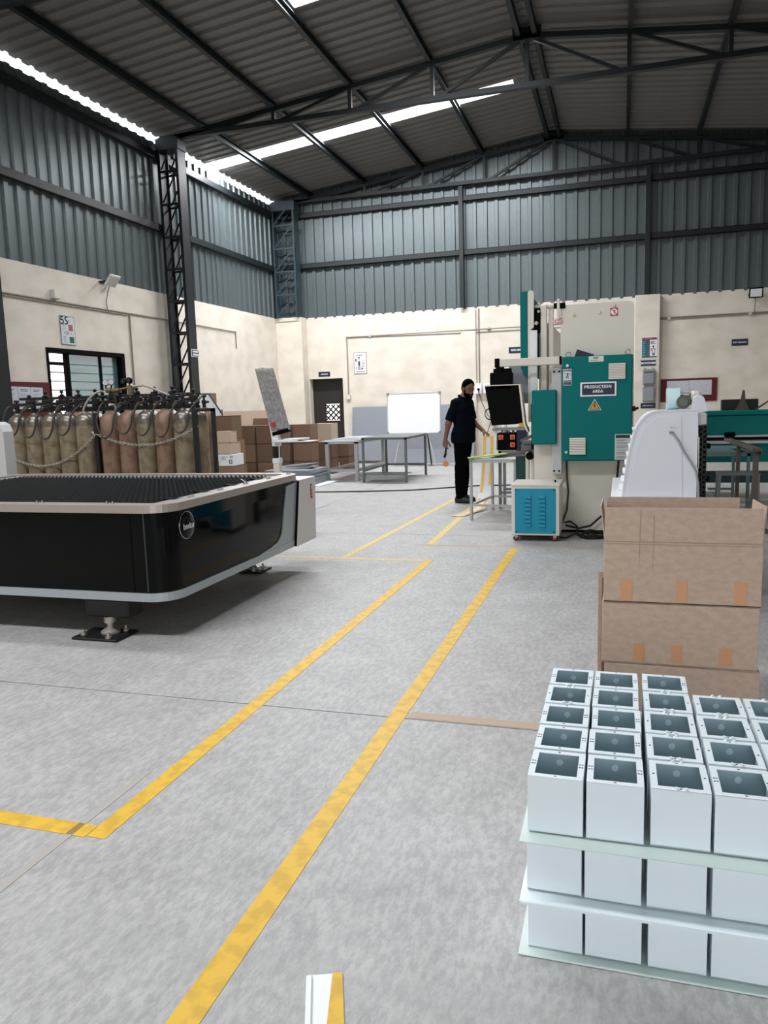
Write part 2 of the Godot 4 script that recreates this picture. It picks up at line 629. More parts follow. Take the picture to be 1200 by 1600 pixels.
	mat("outside", rgb(150, 147, 142), 0.9)

# ---------------------------------------------------------------- the hall itself
func shell() -> void:
	var fl := setting("floor", "pale grey scuffed concrete floor with saw-cut joints")
	var zs := [ZF + 0.3, -3.29, -8.17, -13.05, ZB - 0.4]
	var xs := [XL - 0.4, -4.1, 2.2, XR + 0.4]
	for i in 3:
		for k in 4:
			part(fl, "slab", mb().bx(Vector3(xs[i] + 0.004, -0.012, zs[k] - 0.004), Vector3(xs[i + 1] - 0.004, 0, zs[k + 1] + 0.004), 0.0), mats["concrete"])
	part(fl, "subfloor", mb().bx(Vector3(XL - 0.4, -0.3, ZF + 0.3), Vector3(XR + 0.4, -0.0121, ZB - 0.4)), mats["joint"])
	# side walls: rendered masonry to 3.6 m, ribbed steel sheet above
	var pm: Material = mats["plaster"]
	var wl := setting("wall_left", "cream rendered lower wall with grey ribbed sheet above, at the left")
	var w := mb()
	w.bx(Vector3(XL - 0.25, 0, ZF + 0.3), Vector3(XL, 3.6, -9.78))
	w.bx(Vector3(XL - 0.25, 0, -11.7), Vector3(XL, 3.6, ZB - 0.35))
	w.bx(Vector3(XL - 0.25, 0, -9.78), Vector3(XL, 1.15, -11.7))
	w.bx(Vector3(XL - 0.25, 2.43, -9.78), Vector3(XL, 3.6, -11.7))
	part(wl, "rendered_wall", w, pm)
	var full := func(_s): return 2.72
	part(wl, "ribbed_cladding", corrugated(Vector3(XL - 0.04, 3.57, ZF + 0.3), Vector3(0, 0, -1), Vector3.UP, Vector3.RIGHT, ZF + 0.3 + 15.06, full, 0.25, 0.08, 0.035), mats["cladding"])
	part(wl, "ribbed_cladding", corrugated(Vector3(XL - 0.04, 3.57, -15.54), Vector3(0, 0, -1), Vector3.UP, Vector3.RIGHT, -ZB - 15.54 + 0.02, full, 0.25, 0.08, 0.035), mats["cladding"])
	part(wl, "ribbed_cladding", corrugated(Vector3(XL - 0.04, 3.57, -15.04), Vector3(0, 0, -1), Vector3.UP, Vector3.RIGHT, 0.52, func(_s): return 2.47, 0.25, 0.08, 0.035), mats["cladding"])
	part(wl, "translucent_sheet", mb().bx(Vector3(XL - 0.045, 6.03, -15.05), Vector3(XL - 0.04, 6.29, -15.55)), mats["skylight"])
	var wb := setting("wall_back", "cream rendered back wall with grey ribbed sheet in the gable above")
	w = mb()
	var dx0 := -7.5
	var dx1 := -6.62
	w.bx(Vector3(XL - 0.25, 0, ZB), Vector3(dx0, 3.6, ZB - 0.3))
	w.bx(Vector3(dx0, 2.1, ZB), Vector3(dx1, 3.6, ZB - 0.3))
	w.bx(Vector3(dx1, 0, ZB), Vector3(XR + 0.25, 3.6, ZB - 0.3))
	part(wb, "rendered_wall", w, pm)
	part(wb, "pilaster", mb().bx(Vector3(XL, 0, ZB + 0.34), Vector3(-7.52, 3.6, ZB), 0.008), pm)
	part(wb, "pilaster", mb().bx(Vector3(-3.62, 0, ZB + 0.05), Vector3(-3.27, 3.56, ZB), 0.006), pm)
	part(wb, "pilaster", mb().bx(Vector3(0.26, 0, ZB + 0.16), Vector3(0.78, 3.6, ZB), 0.008), pm)
	part(wb, "pilaster", mb().bx(Vector3(4.2, 0, ZB + 0.16), Vector3(4.7, 3.6, ZB), 0.008), pm)
	var gab := func(s): return roof_y(XL + s) - 3.53
	part(wb, "ribbed_cladding", corrugated(Vector3(XL - 0.02, 3.57, ZB - 0.04), Vector3.RIGHT, Vector3.UP, Vector3(0, 0, 1), XR - XL + 0.04, gab, 0.25, 0.07, 0.04, 0.012), mats["cladding"])
	var wr := setting("wall_right", "cream rendered lower wall with grey ribbed sheet above, at the right")
	part(wr, "rendered_wall", mb().bx(Vector3(XR, 0, ZF + 0.3), Vector3(XR + 0.25, 3.6, ZB - 0.3)), pm)
	part(wr, "ribbed_cladding", corrugated(Vector3(XR + 0.04, 3.57, ZF + 0.3), Vector3(0, 0, -1), Vector3.UP, Vector3.LEFT, ZF + 0.3 - ZB, func(_s): return 2.9, 0.25, 0.08, 0.035), mats["cladding"])
	# the front wall behind the viewer with its wide rolled-up shutter door
	var wf := setting("wall_front", "front wall with a wide open shutter doorway")
	w = mb()
	w.bx(Vector3(XL - 0.25, 0, ZF), Vector3(GATE0, 3.6, ZF + 0.3))
	w.bx(Vector3(GATE1, 0, ZF), Vector3(XR + 0.25, 3.6, ZF + 0.3))
	part(wf, "rendered_wall", w, pm)
	var gf := func(s): return roof_y(XL + s) - 3.57
	part(wf, "ribbed_cladding", corrugated(Vector3(XL - 0.02, 3.57, ZF + 0.04), Vector3.RIGHT, Vector3.UP, Vector3(0, 0, -1), GATE0 - XL, gf, 0.25, 0.07, 0.04), mats["cladding"])
	part(wf, "ribbed_cladding", corrugated(Vector3(GATE1, 3.57, ZF + 0.04), Vector3.RIGHT, Vector3.UP, Vector3(0, 0, -1), XR - GATE1 + 0.04, func(s): return roof_y(GATE1 + s) - 3.57, 0.25, 0.07, 0.04), mats["cladding"])
	part(wf, "ribbed_cladding", corrugated(Vector3(GATE0, GATE_H, ZF + 0.04), Vector3.RIGHT, Vector3.UP, Vector3(0, 0, -1), GATE1 - GATE0, func(s): return roof_y(GATE0 + s) - GATE_H, 0.25, 0.07, 0.04), mats["cladding"])
	part(wf, "shutter_roll", mb().cyl(Vector3(GATE0 - 0.1, GATE_H + 0.2, ZF - 0.25), Vector3(GATE1 + 0.1, GATE_H + 0.2, ZF - 0.25), 0.22), mats["grey_mid"])
	# roof: ribbed sheets with strips of clear sheet on the left slope
	var ce := setting("ceiling", "dark ribbed sheet roof with clear skylight strips on the left slope")
	var ul := Vector3(RIDGE - (XL - 0.06), roof_y(RIDGE) - roof_y(XL - 0.06), 0)
	var dl := ul.normalized()
	var nl := Vector3(dl.y, -dl.x, 0)
	var whole := func(_s): return ul.length()
	var e0 := Vector3(XL - 0.06, roof_y(XL - 0.06) + 0.02, 0)
	var seg := [[ZF + 0.5, -0.9, 0.0], [-1.4, -5.4, 0.0], [-5.9, -10.3, 0.0], [-10.75, -15.08, 0.0], [-15.52, ZB - 0.4, 0.0]]
	for s in seg:
		part(ce, "roof_sheet", corrugated(e0 + Vector3(0, 0, s[0]), Vector3(0, 0, -1), dl, nl, s[0] - s[1], whole, 0.25, 0.09, -0.035, 0.018, ZF + 0.5 - s[0]), mats["roofing"])
	var x_of := func(x: float) -> float: return (x - (XL - 0.06)) / dl.x
	for s in STRIPS:
		var a: Vector3 = e0 + dl * float(x_of.call(s[3]))
		var b: Vector3 = e0 + dl * float(x_of.call(s[2]))
		var q := mb().box((a + b) * 0.5 + Vector3(0, 0.012, (s[0] + s[1]) * 0.5), Vector3((b - a).length(), 0.004, s[0] - s[1] + 0.06), 0.0, Basis(dl, -nl, Vector3(0, 0, 1)))
		part(ce, "skylight_strip", q, mats["skylight"])
		# blank sheet from the end of the strip to the ridge, and below it
		if s[3] > XL:
			part(ce, "roof_sheet", corrugated(e0 + Vector3(0, 0, s[0]), Vector3(0, 0, -1), dl, nl, s[0] - s[1], func(_s): return float(x_of.call(-4.38)), 0.25, 0.09, -0.035, 0.018, ZF + 0.5 - s[0]), mats["roofing"])
		part(ce, "roof_sheet", corrugated(e0 + dl * float(x_of.call(s[2])) + Vector3(0, 0, s[0]), Vector3(0, 0, -1), dl, nl, s[0] - s[1], func(_s): return ul.length() - float(x_of.call(s[2])), 0.25, 0.09, -0.035, 0.018, ZF + 0.5 - s[0]), mats["roofing"])
	var ur := Vector3(XR + 0.5 - RIDGE, roof_y(XR + 0.5) - roof_y(RIDGE), 0)
	var dr := ur.normalized()
	part(ce, "roof_sheet", corrugated(Vector3(RIDGE, roof_y(RIDGE) + 0.02, ZF + 0.5), Vector3(0, 0, -1), dr, Vector3(dr.y, -dr.x, 0), ZF + 0.9 - ZB, func(_s): return ur.length(), 0.25, 0.09, -0.035), mats["roofing"])
	part(ce, "ridge_cap", mb().box(Vector3(RIDGE - 0.16, 7.23, -7.4), Vector3(0.36, 0.01, 22.6), 0.0, Basis(Vector3.BACK, 0.11)).box(Vector3(RIDGE + 0.16, 7.23, -7.4), Vector3(0.36, 0.01, 22.6), 0.0, Basis(Vector3.BACK, -0.11)), mats["roofing"])
	# the yard outside
	var g := setting("ground", "pale yard outside the hall")
	part(g, "yard", mb().bx(Vector3(-60, -0.4, 60), Vector3(60, -0.31, -70)), mats["outside"])
	# the window in the left wall
	var wi := setting("window_1", "black framed sliding window with horizontal bars in the left wall")
	var fm: Material = mats["black"]
	var fr := mb()
	var x0 := XL - 0.16
	var x1 := XL + 0.015
	fr.bx(Vector3(x0, 1.15, -9.78), Vector3(x1, 2.43, -9.83), 0.004).bx(Vector3(x0, 1.15, -11.6), Vector3(x1, 2.43, -11.7), 0.004)
	fr.bx(Vector3(x0, 2.36, -9.83), Vector3(x1, 2.43, -11.6), 0.004).bx(Vector3(x0, 1.15, -9.83), Vector3(x1, 1.2, -11.6), 0.004)
	part(wi, "window_frame", fr, fm)
	for z in [-10.27, -10.33, -11.12]:
		part(wi, "mullion", mb().bx(Vector3(XL - 0.11, 1.2, z), Vector3(XL - 0.07, 2.36, z - 0.05), 0.003), fm)
	part(wi, "sash_rail", mb().bx(Vector3(XL - 0.11, 2.18, -9.83), Vector3(XL - 0.07, 2.23, -10.27), 0.003), fm)
	for k in 8:
		part(wi, "bar", mb().cyl(Vector3(XL - 0.2, 1.27 + k * 0.135, -9.8), Vector3(XL - 0.2, 1.27 + k * 0.135, -11.65), 0.009, -1, 8), fm)
	part(wi, "pane", mb().bx(Vector3(XL - 0.094, 1.2, -10.38), Vector3(XL - 0.088, 2.36, -11.12)), mats["glass"])
	part(wi, "pane", mb().bx(Vector3(XL - 0.094, 1.2, -11.17), Vector3(XL - 0.088, 2.36, -11.6)), mats["glass"])
	# the door in the back wall
	var d := setting("door_1", "dark brown door with a diamond grille opening, in the back wall")
	var dm: Material = mats["wood_black"]
	var zz := ZB - 0.2
	var leaf := mb()
	var gx0 := -7.17
	var gx1 := -6.79
	leaf.bx(Vector3(dx0, 0, zz), Vector3(gx0, 2.1, zz - 0.04)).bx(Vector3(gx1, 0, zz), Vector3(dx1, 2.1, zz - 0.04))
	leaf.bx(Vector3(gx0, 0, zz), Vector3(gx1, 1.05, zz - 0.04)).bx(Vector3(gx0, 1.47, zz), Vector3(gx1, 2.1, zz - 0.04))
	part(d, "door_leaf", leaf, dm)
	var gr := mb()
	for k in [-2, -1, 0, 1, 2]:
		for sg in [-1.0, 1.0]:
			# diagonal flat bars cut to the square opening
			var cx := (gx0 + gx1) / 2
			var cy := 1.26
			var hx := 0.19
			var off: float = k * 0.14
			var u0 := maxf(-hx, -hx - off)
			var u1 := minf(hx, hx - off)
			if u1 > u0:
				gr.bar(Vector3(cx + sg * u0, cy + u0 + off, zz - 0.02), Vector3(cx + sg * u1, cy + u1 + off, zz - 0.02), 0.03, 0.03, Vector3(0, 0, 1))
	part(d, "door_grille", gr, dm)
	part(d, "grille_frame", mb().bx(Vector3(gx0 - 0.04, 1.01, zz + 0.02), Vector3(gx0, 1.51, zz), 0.003).bx(Vector3(gx1, 1.01, zz + 0.02), Vector3(gx1 + 0.03, 1.51, zz), 0.003).bx(Vector3(gx0, 1.47, zz + 0.02), Vector3(gx1, 1.51, zz), 0.003).bx(Vector3(gx0, 1.01, zz + 0.02), Vector3(gx1, 1.05, zz), 0.003), dm)

const GATE0 := -0.8
const GATE1 := 4.6
const GATE_H := 3.9

# ---------------------------------------------------------------- columns, trusses, purlins, girts
func lattice_column(x0: float, x1: float, z: float, y0: float, y1: float, label: String, m: Material) -> void:
	var o := thing("lattice_column", label, "column", Vector3((x0 + x1) / 2, y0, z))
	var h := y1 - y0
	var hw := (x1 - x0) / 2
	for s in [-1.0, 1.0]:
		# a channel: web outwards, flanges towards the lacing
		var c := mb().bx(Vector3(s * hw, 0, 0.14), Vector3(s * (hw - 0.012), h, -0.14), 0.002)
		c.bx(Vector3(s * hw, 0, 0.14), Vector3(s * (hw - 0.05), h, 0.128)).bx(Vector3(s * hw, 0, -0.14), Vector3(s * (hw - 0.05), h, -0.128))
		part(o, "channel", c, m)
	var n := int(round(h / 0.55))
	var st := h / n
	for k in n + 1:
		for z2 in [0.134, -0.134]:
			if k < n:
				part(o, "lacing_bar", mb().bar(Vector3(-hw + 0.06, k * st + 0.04, z2), Vector3(hw - 0.06, (k + 1) * st - 0.02, z2), 0.03, 0.008, Vector3(0, 0, 1).cross(Vector3(1, 1, 0))), m)
			part(o, "batten", mb().bx(Vector3(-hw + 0.03, k * st - (0.02 if k else 0.0), z2 - 0.004), Vector3(hw - 0.03, k * st + 0.02, z2 + 0.004)), m)
	part(o, "cap_plate", mb().bx(Vector3(-hw - 0.02, h - 0.2, 0.15), Vector3(hw + 0.02, h, -0.15), 0.004), m)

func roof_truss(z: float, label: String) -> void:
	var m: Material = mats["steel"]
	var yb := 6.3
	var o := thing("roof_truss", label, "truss", Vector3(RIDGE, yb, z))
	var hw := 6.7
	var top := func(x: float) -> float: return roof_y(RIDGE + x) - 0.15 - yb
	part(o, "bottom_chord", mb().bar(Vector3(-hw + 0.1, 0.03, 0), Vector3(hw - 0.1, 0.03, 0), 0.08, 0.1, Vector3.UP), m)
	for s in [-1.0, 1.0]:
		part(o, "top_chord", mb().bar(Vector3(0, top.call(0.0), 0), Vector3(s * hw, top.call(s * hw), 0), 0.08, 0.1, Vector3.UP), m)
		var px := [0.0, 1.53, 2.95, 4.36, 5.74]
		for k in 5:
			var x: float = s * px[k]
			if k > 0 or s > 0:
				part(o, "web_post", mb().bar(Vector3(x, 0.03, 0), Vector3(x, top.call(x), 0), 0.06, 0.06), m)
			if k < 4:
				part(o, "web_diagonal", mb().bar(Vector3(s * (px[k] + 0.05), top.call(x) - 0.02, 0), Vector3(s * (px[k + 1] - 0.12), 0.05, 0), 0.06, 0.05, Vector3(0, 0, 1)), m)
	part(o, "gusset_plate", mb().bx(Vector3(-0.22, 0.68, 0.05), Vector3(0.22, 0.88, -0.05), 0.01), m)

func steelwork() -> void:
	var st: Material = mats["steel"]
	var cols := [[-8.32, "dark steel lattice column at the far left edge behind the gas cylinders"], [-13.15, "dark steel lattice column against the left wall beside the cylinders"]]
	for c in cols:
		lattice_column(-8.1, -7.69, c[0], 0.0, 6.3, c[1], st)
	lattice_column(-8.14, -7.55, -18.05, 3.6, 6.3, "lattice column standing on the corner pilaster, steel coloured as if lit bluish", mats["steel_blue"])
	roof_truss(-13.15, "dark steel roof truss across the middle of the hall")
	roof_truss(-18.2, "dark steel roof truss against the back gable sheeting")
	roof_truss(-8.32, "dark steel roof truss nearest the viewer overhead")
	var px := [[-7.22, "lowest dark roof purlin beside the left eave"], [-5.83, "second dark roof purlin up from the left eave"], [-4.42, "third dark roof purlin up from the left eave"], [-3.03, "fourth dark roof purlin up from the left eave"], [-1.6, "dark ridge purlin on the left side of the ridge"], [-1.35, "dark ridge purlin on the right side of the ridge"], [0.07, "first dark roof purlin right of the ridge"], [1.47, "second dark roof purlin right of the ridge"], [2.88, "third dark roof purlin right of the ridge"], [4.3, "fourth dark roof purlin right of the ridge"]]
	for p in px:
		var y := roof_y(p[0]) - 0.085
		var m := mb().bx(Vector3(p[0] - 0.008 - 0.03, y - 0.06, ZF), Vector3(p[0] + 0.008 - 0.03, y + 0.06, ZB + 0.02))
		m.bx(Vector3(p[0] - 0.03, y + 0.05, ZF), Vector3(p[0] + 0.035, y + 0.06, ZB + 0.02)).bx(Vector3(p[0] - 0.03, y - 0.06, ZF), Vector3(p[0] + 0.035, y - 0.05, ZB + 0.02))
		solo("purlin", m, st, p[1], "purlin")
	for g in [[4.76, "middle"], [6.03, "upper"]]:
		var m := mb().bx(Vector3(XL - 0.005, g[0] - 0.06, ZF), Vector3(XL + 0.09, g[0] - 0.05, ZB + 0.02)).bx(Vector3(XL + 0.08, g[0] - 0.06, ZF), Vector3(XL + 0.09, g[0] + 0.06, ZB + 0.02)).bx(Vector3(XL - 0.005, g[0] + 0.05, ZF), Vector3(XL + 0.09, g[0] + 0.06, ZB + 0.02))
		solo("girt", m, st, "%s dark horizontal rail across the left wall sheeting" % g[1], "girt")
		var yb: float = 4.83 if g[1] == "middle" else 6.02
		m = mb().bx(Vector3(XL, yb - 0.06, ZB + 0.1), Vector3(XR, yb - 0.05, ZB)).bx(Vector3(XL, yb - 0.06, ZB + 0.1), Vector3(XR, yb + 0.06, ZB + 0.09)).bx(Vector3(XL, yb + 0.05, ZB + 0.1), Vector3(XR, yb + 0.06, ZB))
		solo("girt", m, st, "%s dark horizontal rail across the back wall sheeting" % g[1], "girt")
	for p in [[-3.56, "dark upright post on the back sheeting left of the tall press machine"], [0.5, "dark upright post on the back sheeting above the right pilaster"]]:
		solo("wind_post", mb().bx(Vector3(p[0] - 0.05, 3.6, ZB + 0.16), Vector3(p[0] + 0.05, 6.28, ZB + 0.05), 0.004), st, p[1], "post")

# ---------------------------------------------------------------- things fixed to the walls
func conduit(label: String, pts: PackedVector3Array, r := 0.013) -> Node3D:
	var o := thing("conduit_pipe", label, "conduit", pts[0])
	for i in pts.size() - 1:
		part(o, "pipe", mb().cyl(pts[i] - pts[0], pts[i + 1] - pts[0], r, -1, 8), mats["conduit_grey"])
	for i in range(1, pts.size() - 1):
		part(o, "elbow", mb().ball(pts[i] - pts[0], Vector3.ONE * r * 1.5, 8, 6), mats["conduit_grey"])
	return o

func sign_plate(label: String, at: Vector3, b: Basis, w: float, h: float, rows: Array, size: float, border := 0.0) -> void:
	var o := thing("wall_sign", label, "sign", at)
	o.basis = b
	part(o, "sign_board", mb().box(Vector3(0, 0, 0.004), Vector3(w, h, 0.008), 0.001), mats["ink_white"] if border > 0 else mats["navy"])
	if border > 0:
		part(o, "sign_field", mb().box(Vector3(0, 0, 0.0085), Vector3(w - border * 2, h - border * 2, 0.002)), mats["navy"])
	for i in rows.size():
		if rows[i] is String:
			letters(o, "lettering", rows[i], size, Vector3(0, (rows.size() - 1) * size * 0.6 - i * size * 1.2, 0.0105), Basis(), mats["ink_white"])
		else:
			# unreadable print: a row of short raised strokes
			var q := mb()
			var r := RandomNumberGenerator.new()
			r.seed = int(w * 1000) + i
			var x: float = -w * 0.38 * rows[i]
			while x < w * 0.38 * rows[i]:
				var l := r.randf_range(0.5, 1.1) * size
				q.box(Vector3(x + l / 2, (rows.size() - 1) * size * 0.6 - i * size * 1.2, 0.0098), Vector3(l * 0.8, size * 0.7, 0.002))
				x += l
			part(o, "lettering", q, mats["ink_white"])

func flood_lamp(label: String, at: Vector3, b: Basis, tilt: float, lens: Material) -> void:
	var o := thing("flood_lamp", label, "lamp", at)
	o.basis = b
	var t := Basis(Vector3.RIGHT, tilt)
	part(o, "bracket", mb().bx(Vector3(-0.1, -0.02, 0), Vector3(0.1, 0.02, 0.03), 0.003).bx(Vector3(-0.13, -0.015, 0.0), Vector3(-0.12, 0.015, 0.16)).bx(Vector3(0.12, -0.015, 0.0), Vector3(0.13, 0.015, 0.16)), mats["iron"])
	part(o, "housing", mb().box(Vector3(0, 0.02, 0.17), Vector3(0.27, 0.21, 0.04), 0.008, t), mats["cream_paint"] if lens == mats["grey_paint"] else mats["black"])
	part(o, "lens", mb().box(Vector3(0, 0.02, 0.17) + t.z * 0.021, Vector3(0.22, 0.16, 0.006), 0.002, t), lens)
	part(o, "flex", mb().tube(PackedVector3Array([Vector3(0, -0.03, 0.12), Vector3(0.01, -0.16, 0.05), Vector3(0.0, -0.3, 0.02), Vector3(0.02, -0.42, 0.015)]), 0.006, 6), mats["rubber"])

func junction_box(label: String, at: Vector3, b: Basis, s: Vector3, round_one := false) -> void:
	var o := thing("junction_box", label, "box", at)
	o.basis = b
	if round_one:
		part(o, "body", mb().cyl(Vector3(0, 0, 0), Vector3(0, 0, 0.035), 0.045, 0.04, 14), mats["braided"])
		part(o, "lid", mb().cyl(Vector3(0, 0, 0.035), Vector3(0, 0, 0.042), 0.036, 0.033, 14), mats["grey_paint"])
	else:
		part(o, "body", mb().box(Vector3(0, 0, s.z / 2), s, 0.006), mats["grey_paint"])
		part(o, "lid", mb().box(Vector3(0, 0, s.z + 0.003), Vector3(s.x * 0.86, s.y * 0.86, 0.008), 0.003), mats["cream_paint"])

func wall_fittings() -> void:
	var zb := ZB + 0.015
	var xl := XL + 0.018
	conduit("grey conduit along the left wall above the window, up to the lattice column", PackedVector3Array([Vector3(xl, 3.125, -8.3), Vector3(xl, 3.125, -13.3)]))
	conduit("thinner second conduit just under the one above the left window", PackedVector3Array([Vector3(xl, 3.09, -8.3), Vector3(xl, 3.09, -11.85)]), 0.009)
	conduit("conduit dropping down the left wall right of the window", PackedVector3Array([Vector3(xl, 3.1, -11.92), Vector3(xl, 1.5, -11.92)]))
	conduit("conduit with a short drop on the left wall beyond the lattice column", PackedVector3Array([Vector3(xl, 3.12, -13.4), Vector3(xl, 3.11, -15.83), Vector3(xl, 2.75, -15.83)]), 0.011)
	conduit("conduit rising from the switch box and running along the back wall", PackedVector3Array([Vector3(-6.47, 1.68, zb), Vector3(-6.47, 3.075, zb), Vector3(-3.24, 3.08, zb + 0.04), Vector3(0.2, 3.09, zb + 0.04)]))
	conduit("conduit along the right end of the back wall below the flood lamp", PackedVector3Array([Vector3(0.79, 3.1, zb), Vector3(XR, 3.1, zb)]))
	conduit("second conduit close under the one at the right end of the back wall", PackedVector3Array([Vector3(0.79, 3.065, zb), Vector3(XR, 3.065, zb)]), 0.009)
	conduit("dark upright conduit down the back wall behind the standing man", PackedVector3Array([Vector3(-3.2, 3.56, zb), Vector3(-3.2, 1.82, zb)]), 0.013)
	for q in [[-5.87, "round conduit box left of the poster's right side on the back wall"], [-2.96, "round conduit box on the back wall left of the tall teal guard"], [0.97, "round conduit box on the back wall just right of the right pilaster"], [2.58, "round conduit box on the back wall under the flood lamp"]]:
		junction_box(q[1], Vector3(q[0], 3.08, ZB), FACE_Z, V0, true)
	junction_box("small white box on the conduit above the left window poster", Vector3(XL, 3.22, -10.05), FACE_X, Vector3(0.13, 0.13, 0.07))
	junction_box("small switch box at the foot of the conduit right of the brown door", Vector3(-6.47, 1.62, ZB), FACE_Z, Vector3(0.1, 0.12, 0.05))
	flood_lamp("pale flood lamp tilted down on the left wall above the conduit", Vector3(XL, 3.56, -11.3), FACE_X, deg_to_rad(38), mats["grey_paint"])
	flood_lamp("black framed flood lamp at the top right of the back wall", Vector3(2.66, 3.47, ZB), FACE_Z, deg_to_rad(10), mats["paper"])
	# paired sockets with hanging flexes and a coil
	var so := thing("socket_panel", "pair of white sockets with hanging cables on the wall behind the man", "socket", Vector3(-3.08, 1.7, ZB + 0.05))
	for x in [-0.13, 0.08]:
		part(so, "socket", mb().box(Vector3(x, 0.02, 0.03), Vector3(0.15 if x < 0 else 0.19, 0.24, 0.06), 0.006), mats["white_paint"])
		part(so, "plug", mb().cyl(Vector3(x, 0.0, 0.06), Vector3(x, 0.0, 0.11), 0.03, 0.025, 10), mats["black"])
	part(so, "cable", mb().tube(PackedVector3Array([Vector3(-0.13, -0.03, 0.1), Vector3(-0.05, -0.3, 0.08), Vector3(0.08, -0.6, 0.08), Vector3(0.22, -0.75, 0.1)]), 0.008, 6), mats["rubber"])
	part(so, "cable", mb().tube(PackedVector3Array([Vector3(0.08, -0.03, 0.1), Vector3(0.1, -0.3, 0.08), Vector3(0.13, -0.55, 0.08)]), 0.008, 6), mats["rubber"])
	part(so, "cable", mb().tube(PackedVector3Array([Vector3(0.3, -0.3, 0.1), Vector3(0.2, -0.65, 0.1), Vector3(0.08, -1.0, 0.12), Vector3(0.0, -1.3, 0.16)]), 0.008, 6), mats["rubber"])
	var co := mb()
	for k in 4:
		co.torus(Vector3(0.14 + k * 0.008, -0.58, 0.1 + k * 0.012), Vector3(0.1 * k, 0.05, 1), 0.115 + k * 0.008, 0.007, 20, 5)
	part(so, "cable_coil", co, mats["rubber"])
	# signs
	sign_plate("small dark sign above the brown door", Vector3(-7.1, 2.21, ZB), FACE_Z, 0.31, 0.12, [0.7], 0.03)
	sign_plate("dark blue MIG WELD ROOM sign half behind the tall teal guard", Vector3(-2.2, 2.57, ZB), FACE_Z, 0.62, 0.14, ["MIG WELD ROOM"], 0.062)
	sign_plate("dark blue SPOT WELDING sign on the right part of the back wall", Vector3(2.4, 2.5, ZB), FACE_Z, 0.32, 0.14, ["SPOT WELDING"], 0.038)
	sign_plate("dark blue FIRST AID BOX sign under the grey boxes on the right pilaster", Vector3(0.56, 1.215, ZB + 0.16), FACE_Z, 0.31, 0.115, ["FIRST AID BOX"], 0.034)
	var sp := thing("wall_sign", "dark sign with a pale middle band above the grey boxes on the pilaster", "sign", Vector3(0.55, 2.14, ZB + 0.16))
	part(sp, "sign_board", mb().box(Vector3(0, 0, 0.004), Vector3(0.31, 0.12, 0.008), 0.001), mats["navy"])
	print_face(sp, "print_band", Vector3(0, 0, 0.0095), FACE_Z, 0.31, 0.045, print_mat("band", 96, 14, rgb(206, 206, 210), lines(16, 5, 66, 1, 5, 5, rgb(90, 90, 120))))
	sign_plate("dark sign with a white border on the side of the lattice column", Vector3(-7.69, 2.49, -13.19), FACE_X, 0.28, 0.14, [0.9, 0.9], 0.045, 0.012)
	for q in [[1.84, "upper grey wall box with a slot on the right pilaster", true], [1.465, "lower grey wall box on the right pilaster", false]]:
		var o := thing("suggestion_box", q[1], "box", Vector3(0.565, q[0], ZB + 0.16), "grey boxes on the pilaster")
		part(o, "body", mb().box(Vector3(0, 0, 0.05), Vector3(0.25, 0.32, 0.1), 0.01), mats["grey_mid"])
		part(o, "door", mb().box(Vector3(-0.005, -0.01, 0.104), Vector3(0.21, 0.27, 0.012), 0.006), mats["panel_grey"])
		for x in [-0.08, 0.08]:
			part(o, "hanging_lug", mb().box(Vector3(x, 0.175, 0.01), Vector3(0.022, 0.045, 0.012), 0.003), mats["grey_mid"])
		if q[2]:
			part(o, "slot", mb().box(Vector3(0, 0.1, 0.108), Vector3(0.19, 0.018, 0.01)), mats["ink_black"])
	# posters
	var po := thing("poster", "white 5S poster with red and green blocks on the left wall", "poster", Vector3(XL, 2.71, -10.3))
	po.basis = FACE_X
	part(po, "board", mb().box(Vector3(0, 0, 0.006), Vector3(0.33, 0.44, 0.012), 0.002), mats["grey_mid"])
	var ink := rgb(60, 62, 66)
	var rr := [[66, 56, 40, 44, rgb(176, 92, 90)], [68, 142, 42, 44, rgb(50, 96, 66)]]
	rr += lines(58, 26, 30, 2, 8, 4, rgb(110, 84, 92), 2) + lines(16, 56, 26, 2, 8, 3, ink, 3) + lines(14, 74, 30, 4, 6, 2, rgb(120, 122, 124), 4) + lines(36, 106, 36, 3, 9, 4, ink, 5) + lines(22, 112, 8, 1, 4, 8, ink, 6) + lines(84, 114, 8, 1, 4, 8, ink, 7) + lines(14, 142, 34, 2, 10, 4, ink, 8) + lines(14, 162, 34, 5, 6, 2, rgb(120, 122, 124), 9)
	print_face(po, "print", Vector3(0, 0, 0.0125), FACE_Z, 0.305, 0.415, print_mat("five_s", 120, 196, rgb(206, 212, 214), rr))
	letters(po, "lettering", "5S", 0.17, Vector3(-0.07, 0.145, 0.0135), FACE_Z, mats["ink_black"], 0.001)
	po = thing("poster", "white safety wear poster with a standing figure on the back wall", "poster", Vector3(-6.145, 2.44, ZB))
	part(po, "board", mb().box(Vector3(0, 0, 0.006), Vector3(0.33, 0.52, 0.012), 0.002), mats["grey_mid"])
	rr = [[34, 30, 14, 18, rgb(58, 46, 44)], [37, 38, 9, 14, rgb(196, 160, 140)], [33, 56, 16, 40, rgb(40, 50, 60)], [37, 54, 8, 10, rgb(230, 232, 236)], [34, 96, 6, 34, rgb(52, 36, 32)], [43, 96, 6, 34, rgb(92, 70, 84)], [8, 44, 13, 20, rgb(70, 74, 76)], [14, 64, 3, 40, rgb(160, 160, 164)], [12, 104, 5, 22, rgb(80, 58, 52)], [24, 106, 3, 20, rgb(200, 170, 150)], [58, 112, 14, 16, rgb(140, 90, 98)]]
	rr += lines(22, 14, 56, 1, 6, 8, rgb(120, 116, 120), 12) + lines(62, 54, 34, 6, 12, 5, rgb(84, 84, 92), 13) + lines(8, 140, 80, 1, 8, 6, rgb(52, 46, 46), 14)
